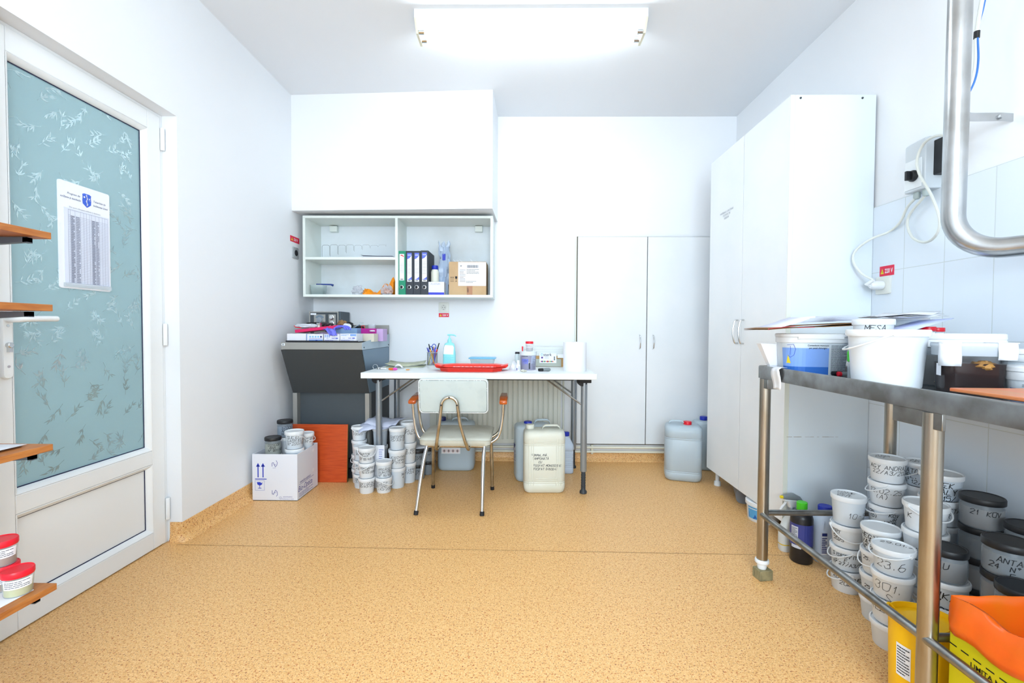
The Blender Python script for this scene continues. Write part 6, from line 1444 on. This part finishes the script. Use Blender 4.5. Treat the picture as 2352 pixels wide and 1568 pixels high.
# white sheets, tissue, pens, little bottle
z0, z1 = SZ, at(1740, 788, Y=1.82).z
b = MB().loft([[(.992, 1.81, QZ+.002), (1.03, 1.81, QZ+.002), (1.03, 1.835, QZ+.002), (.992, 1.835, QZ+.002)], [(.952, 1.805, z1), (1.025, 1.805, z1-.002), (1.025, 1.84, z1-.002), (.952, 1.84, z1)]])
b.box(.993, 1.03, 1.812, 1.834, SZ, QZ+.002)
solo('paper_packet', b, paper, 'white packet of sheets leaning out at the far left corner of the steel table', 'packet', bevel=.001)
b = MB(); g = []
for i in range(12):
    u = i/11
    if u < .2: pz, px__ = QZ+.0035-.006*(.2-u), QX0+.02*(1-u/.2)-.0005
    else: pz, px__ = QZ+.003-(u-.2)*.105, QX0-.004-.006*sin(u*5)
    wdt = .030*(1-.55*abs(u-.55)) if u > .3 else .022
    g.append([(px__-.002*sin(j*1.5), 1.722-wdt+2*wdt*j/5+.010*(u-.2), pz) for j in range(6)])
b.sheet(g); solo('paper_tissue', b, tape, 'white tissue draped over the front rail of the steel table', 'tissue', solid=.0008, smooth=60)
t = thing('marker_pen', 'grey marker with red ends lying between the tubs on the steel table', 'marker', (1.180, 1.655, SZ+.009))
b = MB().lathe([(.007, -.022), (.0078, -.02), (.0078, .02), (.007, .022)], 14, axis='x'); build('barrel', b, mat('marker_grey', (128, 136, 138), .4), t)
b = MB().lathe([(.006, -.032), (.0085, -.03), (.0085, -.02)], 14, axis='x').lathe([(.0085, .022), (.006, .03)], 14, axis='x'); build('end_cap', b, red, t)
b = MB().lathe([(.004, -.03), (.0085, -.028), (.009, .0), (.006, .01)], 14, (0, 0, 0), axis='x'); solo('black_marker', b, blackp, 'black marker cap lying behind the red-ended marker', 'marker', (1.172, 1.681-.006, SZ+.009))
t = thing('spice_bottle', 'small clear bottle with bright green cap half hidden by the big plain bucket', 'bottle', (1.118, 1.535, SZ)); H = at(1950, 803, Y=1.53).z-SZ
b = MB().lathe([(.015, 0), (.017, .003), (.017, H*.55), (.012, H*.66)], 20, cap=(True, False)); build('bottle', b, clear, t)
b = MB().lathe([(.012, H*.58), (.018, H*.62), (.019, H*.9), (.015, H), (.0001, H)], 20, cap=(True, False)); build('cap', b, green, t)
t = thing('orange_cutting_board', 'orange-edged wooden board across the near end of the steel table', 'board', (1.0, 1.07, QZ+.0005), -.02)
b = MB().box(0, .52, -.46, 0, 0, .0085); build('board', b, board_o, t, bevel=.002)

# ================================================================== BELOW THE STEEL TABLE
# spray bottle
x, y = 1.240, 2.082; H = at(1815, 1132, Y=y).z
t = thing('spray_bottle', 'white spray bottle with grey trigger head and a little yellow liquid, by the tall cabinet', 'spray bottle', (x, y, 0)); sh = H*.68
clrw = mat('spray_body', (228, 232, 232), .3, alpha=.85)
b = MB().loft([rrect(.078, .046, .018, z=0), rrect(.084, .05, .02, z=.006), rrect(.084, .05, .02, z=.09), rrect(.066, .046, .018, cx=.008, z=.135), rrect(.044, .038, .016, cx=.012, z=sh-.02), rrect(.03, .03, .014, cx=.012, z=sh)], cap=(True, True)); bd = build('body', b, clrw, t, smooth=60)
b = MB().loft([rrect(.076, .044, .017, z=.002), rrect(.081, .047, .019, z=.008), rrect(.0845, .0505, .02, z=.034)]); build('liquid', b, mat('yellow_liquid', (226, 190, 40), .2), t, smooth=60)
b = MB().lathe([(.016, sh-.006), (.0165, sh+.018), (.014, sh+.024)], 20, (.012, 0, 0)); build('collar', b, alu, t)
b = MB().loft([[(px_, q, pz+p) for p, q in rrect(hh_, .026, .008, 3)] for px_, pz, hh_ in ((-.030, H-.018, .014), (-.018, H-.017, .022), (.02, H-.016, .030), (.045, H-.024, .020), (.056, H-.034, .008))]); build('trigger_head', b, mat('spray_grey', (124, 132, 136), .3), t, smooth=60)
b = MB().loft([[(px_, q, pz+p) for p, q in rrect(.012, .022, .005, 3)] for px_, pz in ((-.026, H-.031), (.045, H-.036))]); b.loft([rrect(.05, .024, .01, cx=.012, z=H-.034), rrect(.03, .024, .01, cx=.012, z=sh+.02)]); build('head_underside', b, lidw, t)
b = MB().tube(bez([(-.012, 0, H-.036), (-.022, 0, H-.052), (-.036, 0, H-.07), (-.042, 0, H-.085)], 5), .0055, 8); build('trigger', b, lidw, t)
b = MB().lathe([(.005, -.041), (.007, -.040), (.007, -.030)], 12, (0, 0, H-.018), axis='x'); build('nozzle', b, yellow, t)
f = flat((0, -.0256, 0), (1, 0, 0), (0, 0, 1)); b = MB(); quad(b, f, -.012, .041, .076, .10); build('yellow_label', b, mat('label_yellow', (232, 226, 40), .5), bd)
b = MB(); quad(b, f, -.012, .041, .036, .074); quad(b, f, -.005, .035, .102, .15); build('grey_label', b, mat('label_violet_grey', (140, 144, 176), .5), bd)
f = flat((0, -.0260, 0), (1, 0, 0), (0, 0, 1)); b = MB(); printed(b, 'PROFESSIONAL', f, .006, -.010, .078); micro(b, f, -.009, .038, .05, .07, 2, fill=.3); build('label_print', b, inkg, bd)
# black bottle
x, y = 1.238, 1.985; H = at(1843, 1152, Y=y).z; r = .0435
t = thing('black_bottle', 'black and blue bottle with bright green cap standing in front of the spray bottle', 'bottle', (x, y, 0))
b = MB().lathe([(r*.9, 0), (r, .006), (r, H*.74), (r*.9, H*.80), (.022, H*.86), (.018, H*.88)], 36); bd = build('bottle', b, mat('bottle_black', (30, 30, 34), .35), t)
b = MB().lathe([(.0195, H*.865), (.021, H*.87), (.021, H-.002), (.019, H)], 28); build('cap', b, green, t)
fa = face_to_cam(x, y); f = cyl(r, r, H, fa, .0006); b = MB(); quad(b, f, -.075, .075, H*.30, H*.66, n=14); lb = build('wrap_label', b, mat('label_night_blue', (58, 66, 140), .4), bd)
f = cyl(r, r, H, fa, .0012); b = MB(); quad(b, f, -.042, -.012, H*.38, H*.62, n=4); quad(b, f, -.04, .0, H*.26, H*.31, n=4); l2 = build('white_patch', b, mat('patch_grey', (204, 208, 220), .5), lb)
f = cyl(r, r, H, fa, .0018); b = MB(); micro(b, f, -.040, -.014, H*.40, H*.60, 9, fill=.4); build('fine_print', b, inkg, l2)
# ribbed jugs
def jug(x, y, label, hasprint):
    t = thing('ribbed_jug', label, 'jug', (x, y, 0), 0, 'pale ribbed jugs'); H = .238; w = .112
    P = [rrect(w*.86, w*.8, .03, z=0), rrect(w, w*.92, .034, z=.01)]
    P += [rrect(w, w*.92, .034, z=.14), rrect(w*1.02, w*.94, .036, z=.146), rrect(w*.98, w*.9, .04, z=.17), rrect(w*.8, w*.75, .036, z=.19), rrect(w*.5, w*.5, .026, z=.206), rrect(.046, .046, .022, z=.212)]
    b = MB().loft(P); bd = build('body', b, mat('jug_pale', (200, 214, 234), .4), t, smooth=50)
    b = MB()
    for k in range(7): z = .03+.015*k; b.tube([(-.005, -w*.46-.001, z), (.042, -w*.46-.001, z)], .0028, 6)
    for k in range(4): b.tube([(-.04+.026*k, -w*.455, .15), (-.03+.02*k, -w*.39, .184)], .002, 5)
    build('moulded_ribs', b, mat('jug_pale', (200, 214, 234), .4), bd)
    b = MB().lathe([(.0265, .206), (.0275, .208), (.0275, H-.003), (.025, H)], 28); build('cap', b, blue_cap, t)
    if hasprint:
        f = flat((0, -w*.46-.0008, 0), (1, 0, 0), (0, 0, 1)); b = MB(); quad(b, f, -.048, -.022, .045, .14); lb = build('label', b, cardw, bd)
        f = flat((0, -w*.46-.0014, 0), (1, 0, 0), (0, 0, 1)); b = MB(); quad(b, f, -.046, -.024, .125, .138); micro(b, f, -.046, -.024, .05, .12, 9, fill=.6); build('label_print', b, mat('navy_print', (40, 52, 120), .6), lb)
        b = MB(); hand(b, ['AA'], f, .018, -.018, .085, w=.0012); build('writing', b, ink, bd)
jug(1.348, 2.0, 'pale blue ribbed jug with blue cap between the black bottle and the tub stacks', True)
jug(1.512, 2.03, 'ribbed jug behind the leftmost stack under the steel table, only its blue cap showing', False)
# --- stacks (front to back)
GS = 'white specimen tubs under the steel table'
def stack(x, y, r, hs, spec, group=GS):
    z = 0
    for h, s in zip(hs, spec):
        tub(x, y, z, r, h, s[0], s[1] if len(s) > 1 else (), s[2] if len(s) > 2 else 0, group=group, **(s[3] if len(s) > 3 else {})); z += h
    return z
stack(1.283, 1.772, .058, (.0865, .0865, .0865, .112), [
 ('bottom tub of the leftmost stack under the steel table, dated 2025', ['ADA DÉNES', '   2025'], 8, dict(hl=.0135, handle=-75)),
 ('second tub from the floor in the leftmost stack under the steel table, marked 27', ['SISKOVITS', ' J.  F.', 'N°27/A3/25'], 4, dict(hl=.0125, handle=-70)),
 ('third tub from the floor in the leftmost stack, its handle hanging in front', ['ERT', 'AS', '2025'], -34, dict(hl=.0115, handle=22, bail=.045)),
 ('slim tub marked 10 topping the leftmost stack under the steel table', ['10-5', '   '], 44, dict(hl=.022, lid_text=['NAME', 'GES', 'KNT'], w=.0012, y_off=-.03))])
stack(1.262, 1.585, .058, (.081, .081, .081, .083), [
 ('floor tub of the second stack from the left, under the tub marked 25 dot', ),
 ('second tub from the floor in the second stack from the left', ['25'], -40, dict(hl=.012, y_off=-.015)),
 ('third tub from the floor in the second stack from the left, handle in front', ['25.'], -42, dict(hl=.012, handle=-50, bail=.04)),
 ('top tub of the second stack from the left, with three lines of writing', ['HEGYI', 'VASILE', 'N°25/A3'], -16, dict(hl=.016, w=.002))])
stack(1.195, 1.450, .057, (.080, .080, .081, .082), [
 ('floor tub of the third stack from the left, beside the yellow bin', ),
 ('second tub from the floor in the third stack, above the yellow bin rim', ['REZSŐ'], -25, dict(hl=.018)),
 ('tub with big number 301 in the third stack from the left', ['301.', '  S'], -4, dict(hl=.026, w=.0012)),
 ('tub numbered 23 with a date on its lid, topping the third stack', ['23.6'], -2, dict(hl=.024, w=.0014, handle=-45, bail=.02, lid_text=['29.01.25'], y_off=-.012))])
stack(1.388, 1.722, .0585, (.0885,)*6, [
 ('floor tub of the tall back stack against the tiles, fully behind the front stacks', ),
 ('second tub from the floor in the tall back stack left of the rear leg', ),
 ('third tub from the floor in the tall back stack, mostly hidden', [], 0, dict(handle=-60)),
 ('tub marked 25 with extra writing, fourth up in the tall back stack', ['25.     KOV', '(D)     JR', '       N°15'], 0, dict(hl=.0115, handle=-60, bail=.02)),
 ('tub dated 12.02.25 with circled letter, fifth up in the tall back stack', ['12.02.25.', '  (A)'], -2, dict(hl=.0165, w=.0013, handle=-85)),
 ('top tub of the tall back stack, marked 22/A3/2025', ['AGY ANDRÁS', ' 22/A3/2025'], -2, dict(hl=.0145, w=.0013, lid_text=['ANA', 'DR']))])
stack(1.508, 1.712, .0575, (.0862,)*6, [
 ('floor tub of the back stack just left of the near steel leg', ), ('second tub up in the back stack just left of the near steel leg', ),
 ('third tub up in the back stack just left of the near steel leg', [], 0, dict(handle=-50)),
 ('fourth tub up in the back stack just left of the near steel leg, handle bent', [], 0, dict(handle=-40, bail=.025)),
 ('fifth tub up in the back stack just left of the near steel leg', [], 0, dict(handle=-70, bail=.045)),
 ('top tub of the back stack just left of the near steel leg, marked 12', ['KATOS', 'PEL.', 'N°12/A3'], -14, dict(hl=.0155, handle=-75, bail=.05, lid_text=['AK', 'NO']))])
stack(1.462, 1.585, .060, (.0862,)*6, [
 ('floor tub of the back stack just right of the near steel leg', ), ('second tub up in the back stack just right of the near steel leg', ),
 ('third tub up in the back stack just right of the near steel leg', ['4'], 40), ('fourth tub up in the back stack right of the near steel leg, handle down', [], 30, dict(handle=60, bail=.05)),
 ('fifth tub up in the back stack just right of the near steel leg', ['COSTA', 'MIR', 'N°'], 28, dict(hl=.0145)),
 ('top tub of the back stack just right of the near steel leg, marked 215', ['KEREK', 'MIHÁLY', 'N°215/'], 4, dict(hl=.0175, w=.002, lid_text=['KER', 'IN']))])
stack(1.330, 1.492, .060, (.0893,)*5, [
 ('floor tub of the stack directly behind the near steel leg', ), ('second tub up in the stack behind the near steel leg', [], 0, dict(handle=50)),
 ('third tub up in the stack behind the near steel leg, clip on its right', [], 0, dict(handle=55, bail=.02)),
 ('fourth tub up in the stack behind the near steel leg', ['  BUR', '   N°'], 30, dict(hl=.0135)),
 ('top tub of the stack behind the near steel leg, dated 24', ['K     24.'], 8, dict(hl=.0145, handle=45, bail=.03, y_off=-.012))])
z9 = stack(1.262, 1.343, .054, (.068, .068, .068, .075), [
 ('floor tub of the low stack right of the near steel leg', ), ('second tub up in the low stack right of the near steel leg', ),
 ('third tub up in the low stack right of the near steel leg', [], 0, dict(handle=-80)),
 ('tub with large slanting writing under a black-lidded jar, right of the near steel leg', ['NIKA', ' 7', '/202'], -2, dict(hl=.018, w=.0022, drop=.25))])
GK = 'black-lidded jars under the steel table'
jdark = mat('jar_dark', (74, 72, 70), .5); jbr = mat('jar_brownish', (120, 108, 98), .5)
jar(1.262, 1.343, z9, .048, .092, 'black-lidded jar standing on the white tub with large slanting writing', ['AU'], -10, hl=.016, group=GK, inner=jbr)
NM = ('floor', 'second', 'third', 'fourth', 'top')
for k in range(5): jar(1.480, 1.462, .096*k, .055, .096, NM[k]+' jar of the back column of black-lidded jars by the tiles', (['21  KOV', '', ''] if k == 4 else (['3.', '2'] if k == 3 else [])), 18, hl=.014, group=GK, inner=(jbr, jdark)[k % 2])
for k in range(5): jar(1.322, 1.232, .0885*k, .054, .0885, NM[k]+' jar of the front jar column behind the orange bag', (['  ANTAL', '24  N°', '     E'] if k == 4 else ([' 10'] if k == 3 else [])), 6, hl=.014, group=GK, inner=(jdark, jbr)[k % 2])
for k in range(3): tub(1.500, 1.342, .112*k, .052, .112, ('floor', 'middle', 'upper')[k]+' white tub under the far right black-lidded jar', group=GS)
jar(1.500, 1.342, .336, .054, .1, 'far right black-lidded jar standing on white tubs', ['CON', 'PANA'], -8, hl=.014, group=GK, inner=jdark)
for k in range(4): jar(1.258, 1.135, .0925*k, .052, .0925, ('floor', 'second', 'third', 'top')[k]+' jar of the nearest jar column, right against the orange bag', [], 0, group=GK, inner=jdark)
# yellow bin
t = thing('sharps_bin', 'round yellow plastic bin standing behind the near steel leg', 'bin', (1.078, 1.200, 0)); H = .244; r = .080
b = MB().lathe([(r*.88, 0), (r*.9, .004), (r*.96, H-.012), (r, H-.010), (r*1.01, H-.004), (r, H), (r*.97, H), (r*.94, H-.01), (r*.87, .008), (0, .008)], 48, cap=(True, False)); bd = build('bin_body', b, yel, t)
b = MB().lathe([(r*.93, H-.014), (r*.6, H-.013), (r*.58, H-.006), (0, H-.006)], 40, cap=(False, False)); build('inner_lid', b, yel, t)
b = MB().tube(bez([(-r*.9, .02, H-.004), (-r*.98, .03, H+.012), (-r*.75, .045, H+.016), (-r*.55, .04, H-.002)], 6), .0022, 6); build('cord_loop', b, yel, t)
f = cyl(r*.9, r*.96, H, face_to_cam(1.078, 1.2)-.35, .0008); b = MB(); quad(b, f, -.035, .0, .10, .185, n=5); lb = build('label', b, paper, bd)
f = cyl(r*.9, r*.96, H, face_to_cam(1.078, 1.2)-.35, .0014); b = MB(); micro(b, f, -.032, -.002, .105, .18, 10, fill=.4); build('label_print', b, inkg, lb)
# yellow waste carton with orange bag
WX0, WX1, WY0, WY1, WH = 1.022, 1.30, .70, 1.074, .312
t = thing('waste_carton', 'yellow waste carton with black warning lettering under the near end of the steel table', 'carton', (WX0, WY1, 0)); w, l = WX1-WX0, WY1-WY0
b = MB().box(0, .004, -l, 0, 0, WH).box(w-.004, w, -l, 0, 0, WH).box(.004, w-.004, -.004, 0, 0, WH).box(.004, w-.004, -l, -l+.004, 0, WH).box(0, w, -l, 0, 0, .004); build('carton', b, yelb, t, bevel=.001)
f = flat((-.0006, 0, 0), (0, -1, 0), (0, 0, 1)); b = MB()
printed(b, 'LIMITA MAXIMĂ DE UMPLERE', f, .016, .05, .248, bold=.015)
for k, s_ in enumerate(('AMBALAJ', 'PENTRU', 'DEȘEURI', 'PERICULOASE')): printed(b, s_, f, .028, .12, .195-k*.032, 'LEFT', bold=.03)
u = .0
while u < l-.03: quad(b, f, u, u+.018, .268, .271); u += .028
build('lettering', b, ink, t)
b = MB(); NN = 64; rings = []
def outline(o, zf):
    out = []
    for k in range(NN):
        s_ = k/NN*2*(w+l)
        if s_ < w: p = (s_, 0); n_ = (0, 1)
        elif s_ < w+l: p = (w, -(s_-w)); n_ = (1, 0)
        elif s_ < 2*w+l: p = (w-(s_-w-l), -l); n_ = (0, -1)
        else: p = (0, -l+(s_-2*w-l)); n_ = (-1, 0)
        nz_ = noise.noise(Vector((p[0]*18, p[1]*18, zf*6)))
        dg = .006*noise.noise(Vector((s_*26+zf*60, zf*20, 9)))+.007*nz_; out.append((p[0]+n_[0]*(o+dg), p[1]+n_[1]*(o*.35+dg*.5), zf_(zf, k)))
    return out
def zf_(z, k): return z+.014*noise.noise(Vector((k*.3, z*3, 5)))
for o_, z_ in ((.006, WH-.014), (.014, WH-.004), (.016, WH+.012), (.010, WH+.026), (.010, WH+.04), (.002, WH+.058), (-.004, WH+.068), (-.012, WH+.066), (-.016, WH+.045), (-.026, WH+.02), (-.022, WH-.02), (-.04, WH-.08), (-.04, WH-.16)): rings.append(outline(o_, z_))
rings2 = [r_+[r_[0]] for r_ in rings]
b.sheet(rings2); solo('waste_bag', b, mat('orange_waste_bag', (236, 92, 20), .3, noise_c=((214, 104, 14), 6, .4, .7)), 'orange plastic bag lining the yellow waste carton and folded over its edge', 'bag', (WX0, WY1, 0), smooth=70)
